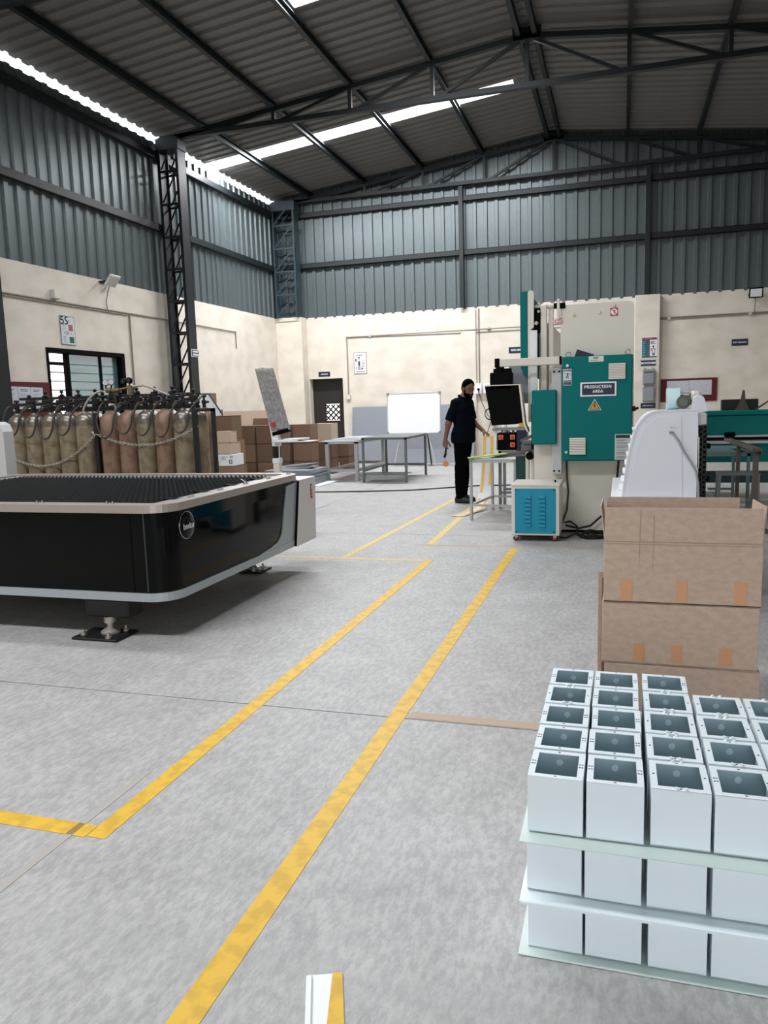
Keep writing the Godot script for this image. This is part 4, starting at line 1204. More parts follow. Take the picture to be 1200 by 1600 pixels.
func cartons_back() -> void:
	var c1: Material = mats["cardboard_mid"]
	var c2: Material = mats["cardboard_dark"]
	var g := "cartons stacked along the back wall"
	var rn := ["bottom", "middle", "top"]
	# long wall of equal cartons, three high
	for i in 5:
		for k in 3:
			carton("brown carton, %s of three, column %s from the left in the long back stack" % [rn[k], ORD[i]], Vector3(-7.86 + i * 0.372, k * 0.362, -14.15 - 0.05 * (i % 2)), Vector3(0.368, 0.36, 0.4), c2 if (i + k) % 3 else c1, 0.0, g)
	for k in 3:
		carton("paler brown carton, %s in the column right behind the wrapped console" % rn[k], Vector3(-5.98, k * 0.362, -14.28), Vector3(0.4, 0.36, 0.4), c1, 0.0, g)
	carton("pale carton at the top right end of the back stack before the door", Vector3(-6.02, 0.66, -15.5), Vector3(0.42, 0.4, 0.4), mats["cardboard_pale"], 0.0, g)
	carton("carton under the pale one at the right end of the back stack", Vector3(-6.02, 0.33, -15.5), Vector3(0.42, 0.33, 0.4), c2, 0.0, g)
	carton("bottom carton under the pale one at the right end of the back stack", Vector3(-6.02, 0, -15.5), Vector3(0.42, 0.33, 0.4), c2, 0.0, g)
	for k in 2:
		carton("%s carton of the pair standing behind the legs of the pale bench" % ["bottom", "top"][k], Vector3(-5.72, k * 0.33, -15.95), Vector3(0.24, 0.325, 0.4), c2, 0.0, g)
	# flat sheets laid on the long stack
	var pal := thing("cardboard_sheet", "flat grey cardboard sheet standing behind the long carton stack", "cardboard", Vector3(-7.2, 0, -14.45))
	part(pal, "sheet", mb().bar(Vector3(0, 1.0, 0), Vector3(0, 1.38, -0.12), 1.4, 0.01, Vector3.RIGHT), mats["cardboard_pale"])
	part(pal, "patch", mb().bar(Vector3(0.2, 1.08, -0.018), Vector3(0.2, 1.22, -0.062), 0.42, 0.008, Vector3.RIGHT), mats["cardboard_dark"])
	# the uneven pile beside the cylinders
	var p := "mixed cartons beside the cylinders"
	carton("large carton standing lowest behind the mixed carton pile", Vector3(-6.35, 0, -11.75), Vector3(0.52, 0.5, 0.4), c2, 0.05, p)
	carton("large carton second from below behind the mixed carton pile", Vector3(-6.36, 0.5, -11.75), Vector3(0.5, 0.42, 0.4), c1, 0.02, p)
	carton("large upright carton on top behind the mixed carton pile", Vector3(-6.4, 0.92, -11.75), Vector3(0.5, 0.4, 0.4), c2, 0.04, p)
	carton("brown carton at the foot of the mixed pile right of the cylinders", Vector3(-6.12, 0, -11.3), Vector3(0.46, 0.27, 0.36), c2, 0.06, p)
	carton("brown carton just below the white printed box", Vector3(-6.12, 0.27, -11.3), Vector3(0.44, 0.26, 0.36), c1, 0.02, p)
	carton("brown carton resting on the white printed box", Vector3(-6.16, 0.715, -11.3), Vector3(0.42, 0.18, 0.34), mats["cardboard"], -0.1, p)
	carton("small carton with open flaps on top of the mixed pile", Vector3(-6.12, 0.895, -11.3), Vector3(0.28, 0.18, 0.28), mats["cardboard"], 0.12, p, 0.03)
	carton("brown carton high up between the manifold and the leaning white board", Vector3(-7.2, 1.42, -12.6), Vector3(0.32, 0.3, 0.3), c1, 0.0, p)
	carton("tall carton carrying the carton beside the leaning white board", Vector3(-7.2, 0, -12.6), Vector3(0.5, 1.42, 0.4), c2, 0.0, p)
	var wb := thing("printed_box", "white printed box with a yellow spot in the mixed carton pile", "box", Vector3(-6.12, 0.53, -11.3))
	part(wb, "body", mb().box(Vector3(0, 0.092, 0), Vector3(0.41, 0.183, 0.36), 0.004), mats["paper"])
	print_face(wb, "print", Vector3(0, 0.092, 0.1805), FACE_Z, 0.4, 0.175, print_mat("box_print", 120, 56, rgb(222, 222, 222), [[30, 34, 14, 20, rgb(208, 170, 40)], [34, 38, 6, 12, rgb(60, 50, 40)], [96, 26, 16, 20, rgb(40, 40, 44)], [100, 30, 8, 12, rgb(216, 216, 216)], [102, 6, 4, 12, rgb(50, 50, 54)], [110, 6, 4, 12, rgb(50, 50, 54)], [50, 0, 2, 56, rgb(170, 166, 160)]] + lines(56, 10, 36, 3, 7, 3, rgb(70, 70, 74), 51) + lines(4, 12, 22, 4, 8, 3, rgb(80, 80, 84), 52)))
	wb.rotation.y = 0.03
	var lw := thing("white_board_panel", "white board with a dark edge leaning slantwise above the mixed cartons", "board", Vector3(-6.9, 1.3, -12.05))
	part(lw, "board", mb().prism(PackedVector2Array([Vector2(-0.3, 0.4), Vector2(0.085, 0.39), Vector2(0.33, 0.03), Vector2(-0.06, 0.0)]), -0.02, 0.0), mats["whiteboard"])
	part(lw, "board_edge", mb().bar(Vector3(0.09, 0.395, -0.008), Vector3(0.338, 0.028, -0.008), 0.014, 0.03).bar(Vector3(-0.3, 0.405, -0.008), Vector3(0.09, 0.396, -0.008), 0.012, 0.03, Vector3.UP), mats["iron"])
	carton("carton under the leaning white board beside the mixed pile", Vector3(-6.95, 0.65, -12.05), Vector3(0.5, 0.64, 0.3), c2, 0.0, p)
	carton("lowest carton under the leaning white board beside the mixed pile", Vector3(-6.95, 0, -12.05), Vector3(0.5, 0.645, 0.3), c2, 0.0, p)

# ---------------------------------------------------------------- wrapped console on its post
func console_stand() -> void:
	var o := thing("operator_console", "operator console wrapped in grey plastic on a slim post with a red stop button", "console", Vector3(-4.22, 0, -9.1))
	var cr: Material = mats["cream_paint"]
	part(o, "base_plate", mb().bx(Vector3(-0.25, 0, -0.2), Vector3(0.25, 0.03, 0.2), 0.006), mats["iron"])
	part(o, "post", mb().bx(Vector3(-0.035, 0.03, -0.05), Vector3(0.05, 0.72, 0.05), 0.006), cr)
	part(o, "post_wrap", mb().bx(Vector3(-0.045, 0.72, -0.055), Vector3(0.06, 0.8, 0.055), 0.014), mats["paper"], "pale wrapped band")
	part(o, "post_wrap", mb().bx(Vector3(-0.04, 0.94, -0.055), Vector3(0.055, 1.06, 0.055), 0.016), mats["paper"], "pale wrapped band")
	part(o, "post_neck", mb().bx(Vector3(-0.028, 0.79, -0.045), Vector3(0.042, 0.95, 0.045), 0.004), mats["iron"], "dark post section")
	part(o, "arm", mb().bar(Vector3(0.005, 1.03, 0), Vector3(-0.025, 1.29, 0), 0.1, 0.08, Vector3.RIGHT, 0.008).bar(Vector3(-0.05, 1.22, -0.02), Vector3(-0.17, 1.95, -0.03), 0.05, 0.1, Vector3.RIGHT, 0.008), cr)
	var bt := part(o, "stop_button", mb().cyl(Vector3(0.0, 1.225, 0.04), Vector3(0.0, 1.225, 0.07), 0.03, -1, 16), mats["red"], "red stop button")
	part(bt, "button_collar", mb().cyl(Vector3(0.0, 1.225, 0.035), Vector3(0.0, 1.225, 0.05), 0.04, -1, 16), mats["black"])
	# the wrapped screen: a slab of crumpled film, wider at the foot, leaning back to the left
	var q := mb()
	var nx := 14
	var ny := 30
	var nz := FastNoiseLite.new()
	nz.seed = 8; nz.frequency = 3.2
	var pt := func(i: int, j: int, side: float) -> Vector3:
		var u := float(i) / nx
		var v := float(j) / ny
		var w := lerpf(0.24, 0.235, v)
		var x := lerpf(0.055, -0.135, v) + (u - 0.5) * w + 0.02
		var y := lerpf(1.14, 1.93, v) + (u - 0.5) * lerpf(0.035, 0.0, v)
		var d := 0.055 + 0.018 * nz.get_noise_3d(u * 2.4 + v * 0.7, v * 1.2 - u * 0.8, side * 3.0)
		if i == 0 or i == nx or j == 0 or j == ny:
			d *= 0.45
		return Vector3(x, y, d * side)
	for side in [1.0, -1.0]:
		for i in nx:
			for j in ny:
				q.face(pt.call(i, j, side), pt.call(i + 1, j, side), pt.call(i + 1, j + 1, side), pt.call(i, j + 1, side), Vector3(0, 0, side))
	for i in nx:
		q.face(pt.call(i, 0, 1.0), pt.call(i + 1, 0, 1.0), pt.call(i + 1, 0, -1.0), pt.call(i, 0, -1.0), Vector3.DOWN)
		q.face(pt.call(i, ny, 1.0), pt.call(i + 1, ny, 1.0), pt.call(i + 1, ny, -1.0), pt.call(i, ny, -1.0), Vector3.UP)
	for j in ny:
		q.face(pt.call(0, j, 1.0), pt.call(0, j + 1, 1.0), pt.call(0, j + 1, -1.0), pt.call(0, j, -1.0), Vector3.LEFT)
		q.face(pt.call(nx, j, 1.0), pt.call(nx, j + 1, 1.0), pt.call(nx, j + 1, -1.0), pt.call(nx, j, -1.0), Vector3.RIGHT)
	part(o, "wrapped_screen", q, mats["wrap"], "screen wrapped in creased grey film")
	part(o, "screen_foot", mb().bar(Vector3(-0.03, 1.1, 0), Vector3(0.19, 1.15, 0), 0.05, 0.09, Vector3.UP, 0.006), mats["black"], "black lower edge of the screen")
	part(o, "shelf", mb().bx(Vector3(0.0, 1.0, -0.16), Vector3(0.53, 1.012, 0.14), 0.003), cr)
	part(o, "shelf_strut", mb().cyl(Vector3(0.08, 1.0, 0.08), Vector3(0.06, 0.75, 0.05), 0.008, -1, 6), cr)
	var cl := thing("papers", "loose white papers lying on the console's small shelf", "papers", Vector3(-3.97, 1.012, -9.1))
	part(cl, "sheet", mb().box(Vector3(-0.06, 0.007, 0), Vector3(0.3, 0.012, 0.22), 0.004, Basis(Vector3.UP, 0.1)), mats["paper"])
	part(cl, "sheet", mb().box(Vector3(0.03, 0.024, -0.01), Vector3(0.28, 0.02, 0.2), 0.008, Basis(Vector3.UP, -0.15) * Basis(Vector3.BACK, 0.03)), mats["paper"])

# ---------------------------------------------------------------- benches, sheet stack and whiteboard
func bench(label: String, x0: float, x1: float, z0: float, z1: float, h: float, leg: float, m: Material, rails: Array) -> Node3D:
	var o := thing("work_bench", label, "table", Vector3((x0 + x1) / 2, 0, (z0 + z1) / 2))
	var hx := (x1 - x0) / 2
	var hz := absf(z1 - z0) / 2
	for sx in [-1.0, 1.0]:
		for sz in [-1.0, 1.0]:
			part(o, "leg", mb().box(Vector3(sx * (hx - leg / 2), (h - 0.04) / 2, sz * (hz - leg / 2)), Vector3(leg, h - 0.04, leg), 0.003), m)
	part(o, "top_frame", mb().bx(Vector3(-hx, h - 0.045, hz), Vector3(hx, h - 0.008, hz - leg)).bx(Vector3(-hx, h - 0.045, -hz), Vector3(hx, h - 0.008, -hz + leg)).bx(Vector3(-hx, h - 0.045, -hz), Vector3(-hx + leg, h - 0.008, hz)).bx(Vector3(hx, h - 0.045, -hz), Vector3(hx - leg, h - 0.008, hz)), m)
	part(o, "top", mb().bx(Vector3(-hx - 0.005, h - 0.01, -hz - 0.005), Vector3(hx + 0.005, h, hz + 0.005), 0.002), m)
	for r in rails:
		# side name and height
		var y: float = r[1]
		var t := leg * 0.8
		var q := mb()
		match r[0]:
			"front": q.bx(Vector3(-hx + leg, y, hz - leg * 0.1), Vector3(hx - leg, y + t, hz - leg * 0.1 - t))
			"back": q.bx(Vector3(-hx + leg, y, -hz + leg * 0.1), Vector3(hx - leg, y + t, -hz + leg * 0.1 + t))
			"left": q.bx(Vector3(-hx + leg * 0.1, y, -hz + leg), Vector3(-hx + leg * 0.1 + t, y + t, hz - leg))
			"right": q.bx(Vector3(hx - leg * 0.1, y, -hz + leg), Vector3(hx - leg * 0.1 - t, y + t, hz - leg))
			"middle": q.bx(Vector3(-t / 2, y, -hz + leg), Vector3(t / 2, y + t, hz - leg))
			"shelf": q.bx(Vector3(-hx + leg, y, hz - 0.02), Vector3(hx - leg, y + 0.01, hz - 0.5))
		part(o, "shelf" if r[0] == "shelf" else "rail", q, m)
	return o

func work_tables() -> void:
	bench("dark grey thin-legged steel table in front of the whiteboard", -4.58, -3.72, -13.58, -15.1, 0.83, 0.042, mats["bench_green"], [["back", 0.2], ["shelf", 0.14], ["left", 0.2]])
	bench("pale grey steel bench with thick legs right of the cartons", -5.39, -4.74, -13.8, -15.6, 0.755, 0.065, mats["bench_pale"], [["front", 0.18], ["back", 0.2], ["left", 0.18], ["right", 0.18]])
	var sh := thing("metal_offcuts", "loose thin metal sheets lying across the pale bench", "metal sheets", Vector3(-5.07, 0.755, -14.6))
	for k in 4:
		part(sh, "offcut", mb().box(Vector3(-0.06 + 0.05 * (k % 2), 0.006 + k * 0.009, -0.1 * k), Vector3(0.72 - 0.05 * k, 0.005, 1.5 - 0.2 * k), 0.001, Basis(Vector3.UP, 0.05 * k - 0.06)), mats["bench_pale"])
	var st := thing("sheet_stack", "stack of flat grey metal sheets on a white board beside the black machine", "metal sheets", Vector3(-5.75, 0, -13.15))
	part(st, "base_board", mb().bx(Vector3(-0.5, 0, -0.6), Vector3(0.62, 0.025, 0.3), 0.003), mats["white_paint"])
	for k in 9:
		part(st, "sheet", mb().box(Vector3(-0.02 + 0.012 * sin(k * 3.0), 0.046 + k * 0.029, -0.15), Vector3(0.92, 0.027, 0.8), 0.003, Basis(Vector3.UP, 0.012 * cos(k * 2.0))), mats["panel_grey"])
	for k in 5:
		part(st, "offcut", mb().box(Vector3(-0.08 + 0.05 * (k % 3), 0.292 + k * 0.016, -0.1 - 0.06 * k), Vector3(0.62, 0.006, 0.3), 0.001, Basis(Vector3.UP, 0.25 - 0.12 * k) * Basis(Vector3.BACK, 0.02 * k)), mats["bench_pale"])
	# whiteboard on a tripod easel
	var wb := thing("whiteboard", "large blank whiteboard with grey corners on an easel at the back wall", "whiteboard", Vector3(-4.47, 0, -17.0))
	var tl := Basis(Vector3.RIGHT, -0.06)
	var c := Vector3(0, 1.205, 0)
	part(wb, "board", mb().box(c, Vector3(1.2, 0.88, 0.018), 0.002, tl), mats["whiteboard"])
	var al: Material = mats["grey_paint"]
	part(wb, "board_frame", mb().box(c + tl * Vector3(0, 0.447, 0), Vector3(1.24, 0.022, 0.03), 0.004, tl).box(c + tl * Vector3(0, -0.447, 0), Vector3(1.24, 0.022, 0.03), 0.004, tl).box(c + tl * Vector3(0.611, 0, 0), Vector3(0.022, 0.88, 0.03), 0.004, tl).box(c + tl * Vector3(-0.611, 0, 0), Vector3(0.022, 0.88, 0.03), 0.004, tl), al)
	for sx in [-1.0, 1.0]:
		for sy in [-1.0, 1.0]:
			part(wb, "corner_cap", mb().prism(PackedVector2Array([Vector2(sx * 0.628, sy * 0.465), Vector2(sx * 0.56, sy * 0.465), Vector2(sx * 0.575, sy * 0.425), Vector2(sx * 0.588, sy * 0.412), Vector2(sx * 0.628, sy * 0.4)]), -0.02, 0.02, Transform3D(tl, c)), mats["grey_mid"], "grey corner cap")
		part(wb, "front_leg", mb().cyl(Vector3(sx * 0.3, 0.85, -0.03), Vector3(sx * 0.49, 0.0, 0.0), 0.016, -1, 10), al)
	part(wb, "back_leg", mb().cyl(Vector3(0.25, 1.2, -0.06), Vector3(0.27, 0.0, -0.5), 0.016, -1, 10), mats["iron"])

# ---------------------------------------------------------------- the tall press machine and what stands by it
func door_side() -> void:
	pass

func louvre(p: Node, x0: float, x1: float, y0: float, y1: float, z: float, n: int, m: Material) -> void:
	var v := part(p, "vent", mb().bx(Vector3(x0, y0, z), Vector3(x1, y1, z + 0.006), 0.002), mats["dark_bar"])
	for k in n:
		var y := lerpf(y0, y1, (k + 0.5) / n)
		part(v, "slat", mb().box(Vector3((x0 + x1) / 2, y, z + 0.016), Vector3(x1 - x0, (y1 - y0) / n * 0.82, 0.006), 0.001, Basis(Vector3.RIGHT, -0.35)), m)

func press_brake() -> void:
	var o := thing("press_machine", "tall cream and teal sheet metal press with a PRODUCTION AREA sign on its cabinet", "machine", Vector3(-0.4, 0, -8.5))
	var cr: Material = mats["cream_paint"]
	var te: Material = mats["teal_paint"]
	var bk: Material = mats["black"]
	var L := func(v: Vector3) -> Vector3: return v - Vector3(-0.4, 0, -8.5)
	var B := func(a: Vector3, b: Vector3, ch: float) -> MB: return mb().bx(a - Vector3(-0.4, 0, -8.5), b - Vector3(-0.4, 0, -8.5), ch)
	var sidep := PackedVector2Array([Vector2(-0.62 + 0.4, 2.405), Vector2(0.07 + 0.4, 2.405), Vector2(0.1 + 0.4, 2.39), Vector2(0.115 + 0.4, 2.36), Vector2(0.13 + 0.4, 0.03), Vector2(-0.9 + 0.4, 0.03), Vector2(-0.9 + 0.4, 1.02), Vector2(-0.62 + 0.4, 1.02)])
	part(o, "side_plate", mb().prism(sidep, -0.05, 0.0), cr)
	part(o, "side_plate", mb().prism(sidep, -2.55, -2.5), cr)
	part(o, "back_plate", B.call(Vector3(-0.02, 0.1, -8.55), Vector3(0.08, 2.3, -11.0), 0.004), cr)
	part(o, "bed_beam", B.call(Vector3(-0.9, 0.05, -8.55), Vector3(-0.8, 0.86, -11.0), 0.004), cr)
	part(o, "foot", B.call(Vector3(-0.9, 0.0, -8.52), Vector3(0.12, 0.03, -8.6), 0.0), bk)
	part(o, "foot", B.call(Vector3(-0.9, 0.0, -11.0), Vector3(0.12, 0.03, -11.06), 0.0), bk)
	# ram: guide column, hydraulic block, white slide plate, rounded end plate and teal guard
	part(o, "guide_column", B.call(Vector3(-0.835, 1.02, -8.56), Vector3(-0.765, 2.43, -8.62), 0.01), cr)
	part(o, "guide_column", B.call(Vector3(-0.755, 1.02, -8.6), Vector3(-0.7, 2.41, -8.66), 0.006), cr)
	part(o, "top_rail", B.call(Vector3(-0.9, 2.395, -8.58), Vector3(-0.6, 2.43, -8.68), 0.01), cr)
	part(o, "ram_beam", B.call(Vector3(-0.86, 1.35, -8.66), Vector3(-0.74, 2.25, -10.95), 0.006), cr)
	var hy := part(o, "hydraulic_block", B.call(Vector3(-0.9, 2.14, -8.56), Vector3(-0.83, 2.4, -8.7), 0.008), bk, "black hydraulic fittings")
	part(hy, "fitting", mb().cyl(L.call(Vector3(-0.875, 2.24, -8.56)), L.call(Vector3(-0.875, 2.24, -8.53)), 0.02, -1, 10).cyl(L.call(Vector3(-0.85, 2.36, -8.56)), L.call(Vector3(-0.85, 2.36, -8.53)), 0.014, -1, 10), mats["galvanised"])
	for k in 3:
		part(hy, "fitting", mb().cyl(L.call(Vector3(-0.88 + k * 0.022, 2.4, -8.6)), L.call(Vector3(-0.88 + k * 0.022, 2.44 + 0.01 * (k % 2), -8.6)), 0.009, -1, 8), mats["galvanised"])
	part(o, "slide_plate", B.call(Vector3(-0.935, 1.39, -8.5), Vector3(-0.862, 2.165, -8.53), 0.004), mats["white_paint"])
	var rp := PackedVector2Array()
	for k in 9:
		var a := PI - PI * k / 8.0
		rp.append(Vector2(-0.93 + 0.4 + cos(a) * 0.032, 2.55 + sin(a) * 0.032))
	rp.append(Vector2(-0.5, 2.2)); rp.append(Vector2(-0.535, 2.17)); rp.append(Vector2(-0.535, 1.2)); rp.append(Vector2(-0.562, 1.2))
	part(o, "end_plate", mb().prism(rp, -0.06, -0.02), cr)
	part(o, "ram_guard", mb().prism(PackedVector2Array([Vector2(-0.642, 2.575), Vector2(-0.57, 2.575), Vector2(-0.57, 1.69), Vector2(-0.605, 1.69), Vector2(-0.642, 1.79)]), -2.3, -0.03), te, "long teal ram guard")
	part(o, "guard_panel", B.call(Vector3(-0.97, 1.4, -8.62), Vector3(-1.18, 1.85, -8.64), 0.003), mats["panel_grey"])
	# marks and fixings on the plate
	part(o, "lifting_lug", B.call(Vector3(-0.69, 2.37, -8.49), Vector3(-0.57, 2.43, -8.5), 0.003), bk).set_meta("label", "black lifting slot")
	part(o, "lifting_tab", B.call(Vector3(-0.655, 2.26, -8.47), Vector3(-0.625, 2.47, -8.5), 0.004), cr)
	var lp := part(o, "lift_label", B.call(Vector3(-0.7, 2.21, -8.495), Vector3(-0.6, 2.275, -8.5), 0.0), mats["ink_white"], "LIFT POINT label in red")
	part(lp, "label_border", B.call(Vector3(-0.697, 2.268, -8.4945), Vector3(-0.603, 2.273, -8.4955), 0.0).add(B.call(Vector3(-0.697, 2.212, -8.4945), Vector3(-0.603, 2.217, -8.4955), 0.0)).add(B.call(Vector3(-0.698, 2.212, -8.4945), Vector3(-0.693, 2.273, -8.4955), 0.0)).add(B.call(Vector3(-0.607, 2.212, -8.4945), Vector3(-0.602, 2.273, -8.4955), 0.0)).add(mb().prism(PackedVector2Array([Vector2(-0.276, 2.262), Vector2(-0.285, 2.245), Vector2(-0.279, 2.245), Vector2(-0.279, 2.222), Vector2(-0.273, 2.222), Vector2(-0.273, 2.245), Vector2(-0.267, 2.245)]), 0.0046, 0.0054)), mats["red"])
	letters(lp, "lettering", "LIFT", 0.026, L.call(Vector3(-0.642, 2.255, -8.4942)), FACE_Z, mats["red"], 0.001)
	letters(lp, "lettering", "POINT", 0.026, L.call(Vector3(-0.642, 2.228, -8.4942)), FACE_Z, mats["red"], 0.001)
	var hl := part(o, "hand_label", B.call(Vector3(-0.12, 2.265, -8.495), Vector3(-0.045, 2.345, -8.5), 0.0), mats["red"], "square red and white warning label")
	part(hl, "label_disc", mb().cyl(L.call(Vector3(-0.082, 2.305, -8.495)), L.call(Vector3(-0.082, 2.305, -8.494)), 0.032, -1, 20), mats["ink_white"])
	part(hl, "label_mark", mb().bar(L.call(Vector3(-0.1, 2.325, -8.4935)), L.call(Vector3(-0.064, 2.286, -8.4935)), 0.007, 0.001).bar(L.call(Vector3(-0.083, 2.325, -8.4935)), L.call(Vector3(-0.083, 2.288, -8.4935)), 0.007, 0.001).bar(L.call(Vector3(-0.068, 2.32, -8.4935)), L.call(Vector3(-0.083, 2.3, -8.4935)), 0.007, 0.001), mats["red"])
	for p in [[-0.49, 2.3], [-0.23, 2.31], [-0.085, 2.37]]:
		part(o, "plate_bolt", mb().cyl(L.call(Vector3(p[0], p[1], -8.5)), L.call(Vector3(p[0], p[1], -8.485)), 0.018, 0.014, 12), cr)
	# electrical cabinet
	var zc := -8.3
	var cab := part(o, "cabinet", B.call(Vector3(-0.59, 0.79, zc), Vector3(0.105, 1.862, -8.5), 0.008), te, "teal electrical cabinet")
	part(cab, "cabinet_door", B.call(Vector3(-0.583, 0.8, zc + 0.012), Vector3(0.098, 1.852, zc - 0.004), 0.005), te)
	louvre(o, 0.272, 0.435, 1.617, 1.777, zc + 8.512, 10, mats["cream_paint"])
	louvre(o, -0.112, 0.05, 0.858, 1.033, zc + 8.512, 10, mats["cream_paint"])
	for p in [[-0.535, 1.772], [-0.545, 0.885]]:
		part(o, "cabinet_lock", mb().cyl(L.call(Vector3(p[0], p[1], zc + 0.01)), L.call(Vector3(p[0], p[1], zc + 0.03)), 0.018, 0.015, 14).bar(L.call(Vector3(p[0] - 0.005, p[1] - 0.005, zc + 0.031)), L.call(Vector3(p[0] + 0.008, p[1] + 0.006, zc + 0.031)), 0.006, 0.004), mats["chrome"])
	for x in [-0.535, 0.055]:
		part(o, "eye_bolt", mb().torus(L.call(Vector3(x, 1.893, -8.4)), Vector3(0, 0, 1), 0.024, 0.007, 18, 6).cyl(L.call(Vector3(x, 1.862, -8.4)), L.call(Vector3(x, 1.872, -8.4)), 0.02, -1, 10), mats["galvanised"])
	var zs := zc + 0.0125
	var pa := part(o, "area_sign", B.call(Vector3(-0.405, 1.452, zs), Vector3(-0.05, 1.596, zs + 0.006), 0.001), mats["ink_white"], "white-bordered PRODUCTION AREA sign")
	part(pa, "sign_field", B.call(Vector3(-0.388, 1.467, zs + 0.006), Vector3(-0.067, 1.581, zs + 0.008), 0.0), mats["navy"])
	letters(pa, "lettering", "PRODUCTION", 0.042, L.call(Vector3(-0.232, 1.548, zs + 0.0085)), FACE_Z, mats["ink_white"], 0.002)
	letters(pa, "lettering", "AREA", 0.042, L.call(Vector3(-0.232, 1.502, zs + 0.0085)), FACE_Z, mats["ink_white"], 0.002)
	var tri := func(s: float, z0: float, z1: float) -> MB: return mb().prism(PackedVector2Array([Vector2(0.138, 1.351 + 0.075 * s), Vector2(0.138 - 0.066 * s, 1.351 - 0.04 * s), Vector2(0.138 + 0.066 * s, 1.351 - 0.04 * s)]), z0 + 8.5, z1 + 8.5)
	var wt := part(o, "voltage_label", tri.call(1.0, zs, zs + 0.001), mats["ink_white"], "triangular voltage warning")
	part(wt, "label_edge", tri.call(0.86, zs + 0.001, zs + 0.002), mats["ink_black"])
	part(wt, "label_field", tri.call(0.66, zs + 0.002, zs + 0.003), mats["amber"])
	part(wt, "label_bolt", mb().prism(PackedVector2Array([Vector2(0.142, 1.39), Vector2(0.126, 1.352), Vector2(0.137, 1.352), Vector2(0.134, 1.325), Vector2(0.15, 1.362), Vector2(0.139, 1.362), Vector2(0.15, 1.39)]), zs + 8.503, zs + 8.504), mats["ink_black"])
	var g := rgb(96, 98, 100)
	print_face(o, "maker_label", L.call(Vector3(-0.25, 1.828, zs + 0.001)), FACE_Z, 0.146, 0.056, print_mat("maker", 100, 38, rgb(214, 222, 210), lines(30, 8, 40, 1, 8, 9, rgb(52, 60, 56), 61) + lines(8, 25, 84, 1, 6, 5, rgb(80, 86, 84), 62)))
	print_face(o, "danger_label", L.call(Vector3(-0.536, 1.655, zs + 0.001)), FACE_Z, 0.085, 0.166, print_mat("danger", 62, 120, rgb(206, 212, 220), [[3, 6, 56, 12, rgb(150, 60, 70)], [4, 84, 54, 8, rgb(22, 30, 40)], [4, 96, 54, 20, rgb(22, 30, 40)], [31, 28, 5, 6, rgb(30, 32, 36)], [29, 34, 8, 18, rgb(30, 32, 36)], [14, 32, 16, 4, rgb(30, 32, 36)], [36, 34, 16, 4, rgb(30, 32, 36)], [50, 38, 4, 8, rgb(30, 32, 36)], [24, 52, 6, 12, rgb(30, 32, 36)], [16, 62, 9, 5, rgb(30, 32, 36)], [35, 50, 5, 22, rgb(30, 32, 36)]] + lines(10, 10, 40, 1, 4, 5, rgb(206, 170, 176), 63) + lines(12, 102, 38, 2, 7, 3, rgb(150, 160, 170), 64)))
	print_face(o, "instruction_sheet", L.call(Vector3(0.018, 0.932, zs + 0.001)), FACE_Z, 0.158, 0.262, print_mat("instructions", 110, 182, rgb(188, 196, 196), [[6, 6, 98, 22, rgb(16, 32, 22)]] + lines(12, 38, 84, 2, 7, 3, g, 65) + lines(12, 60, 84, 2, 7, 3, g, 66) + lines(12, 82, 84, 3, 7, 3, g, 67) + lines(12, 112, 84, 1, 7, 3, g, 68) + lines(12, 126, 84, 3, 7, 3, g, 69) + lines(12, 158, 84, 2, 9, 4, rgb(60, 62, 64), 70)))
	part(o, "isolator_handle", mb().bar(L.call(Vector3(0.105, 1.315, -8.4)), L.call(Vector3(0.14, 1.315, -8.4)), 0.05, 0.05).bar(L.call(Vector3(0.14, 1.31, -8.4)), L.call(Vector3(0.165, 1.325, -8.39)), 0.018, 0.02), mats["red_board"], "dark red isolator handle")
	# bracket, teal cover and black plate painting throat shade, left of the cabinet
	var br := part(o, "arm_bracket", B.call(Vector3(-0.7, 0.645, -8.38), Vector3(-0.598, 1.765, -8.5), 0.006), mats["grey_paint"])
	for y in [0.68, 1.72]:
		for x in [-0.677, -0.625]:
			part(br, "bracket_bolt", mb().cyl(L.call(Vector3(x, y, -8.385)), L.call(Vector3(x, y, -8.374)), 0.011, -1, 10), bk)
	part(o, "throat_cover", B.call(Vector3(-0.905, 0.965, -8.33), Vector3(-0.648, 1.535, -8.5), 0.012), mats["teal_paint"], "teal side cover")
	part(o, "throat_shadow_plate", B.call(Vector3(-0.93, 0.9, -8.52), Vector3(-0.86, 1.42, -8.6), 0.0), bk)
	# pendant arm with its black control pod
	part(o, "pendant_arm", B.call(Vector3(-1.24, 1.792, -8.33), Vector3(-0.615, 1.872, -8.42), 0.006), cr)
	part(o, "arm_cap", B.call(Vector3(-0.618, 1.79, -8.325), Vector3(-0.6, 1.875, -8.425), 0.0), bk)
	part(o, "arm_cap", B.call(Vector3(-1.29, 1.785, -8.325), Vector3(-1.24, 1.88, -8.425), 0.006), bk)
	part(o, "swivel", mb().cyl(L.call(Vector3(-1.24, 1.7, -8.38)), L.call(Vector3(-1.24, 1.79, -8.38)), 0.045, -1, 18).bx(L.call(Vector3(-1.31, 1.73, -8.36)), L.call(Vector3(-1.12, 1.775, -8.42)), 0.004), bk)
	part(o, "pod_neck", B.call(Vector3(-1.345, 1.55, -8.34), Vector3(-1.115, 1.735, -8.5), 0.01), bk)
	var pod := PackedVector2Array([Vector2(-1.4, 1.592), Vector2(-1.375, 1.59), Vector2(-1.04, 1.6), Vector2(-1.0, 1.2), Vector2(-1.06, 1.185), Vector2(-1.33, 1.175)])
	var px := Transform3D(Basis(), Vector3(0.4, 0, 0))
	part(o, "control_pod", mb().prism(pod, 0.02, 0.16, px), bk, "black control pod")
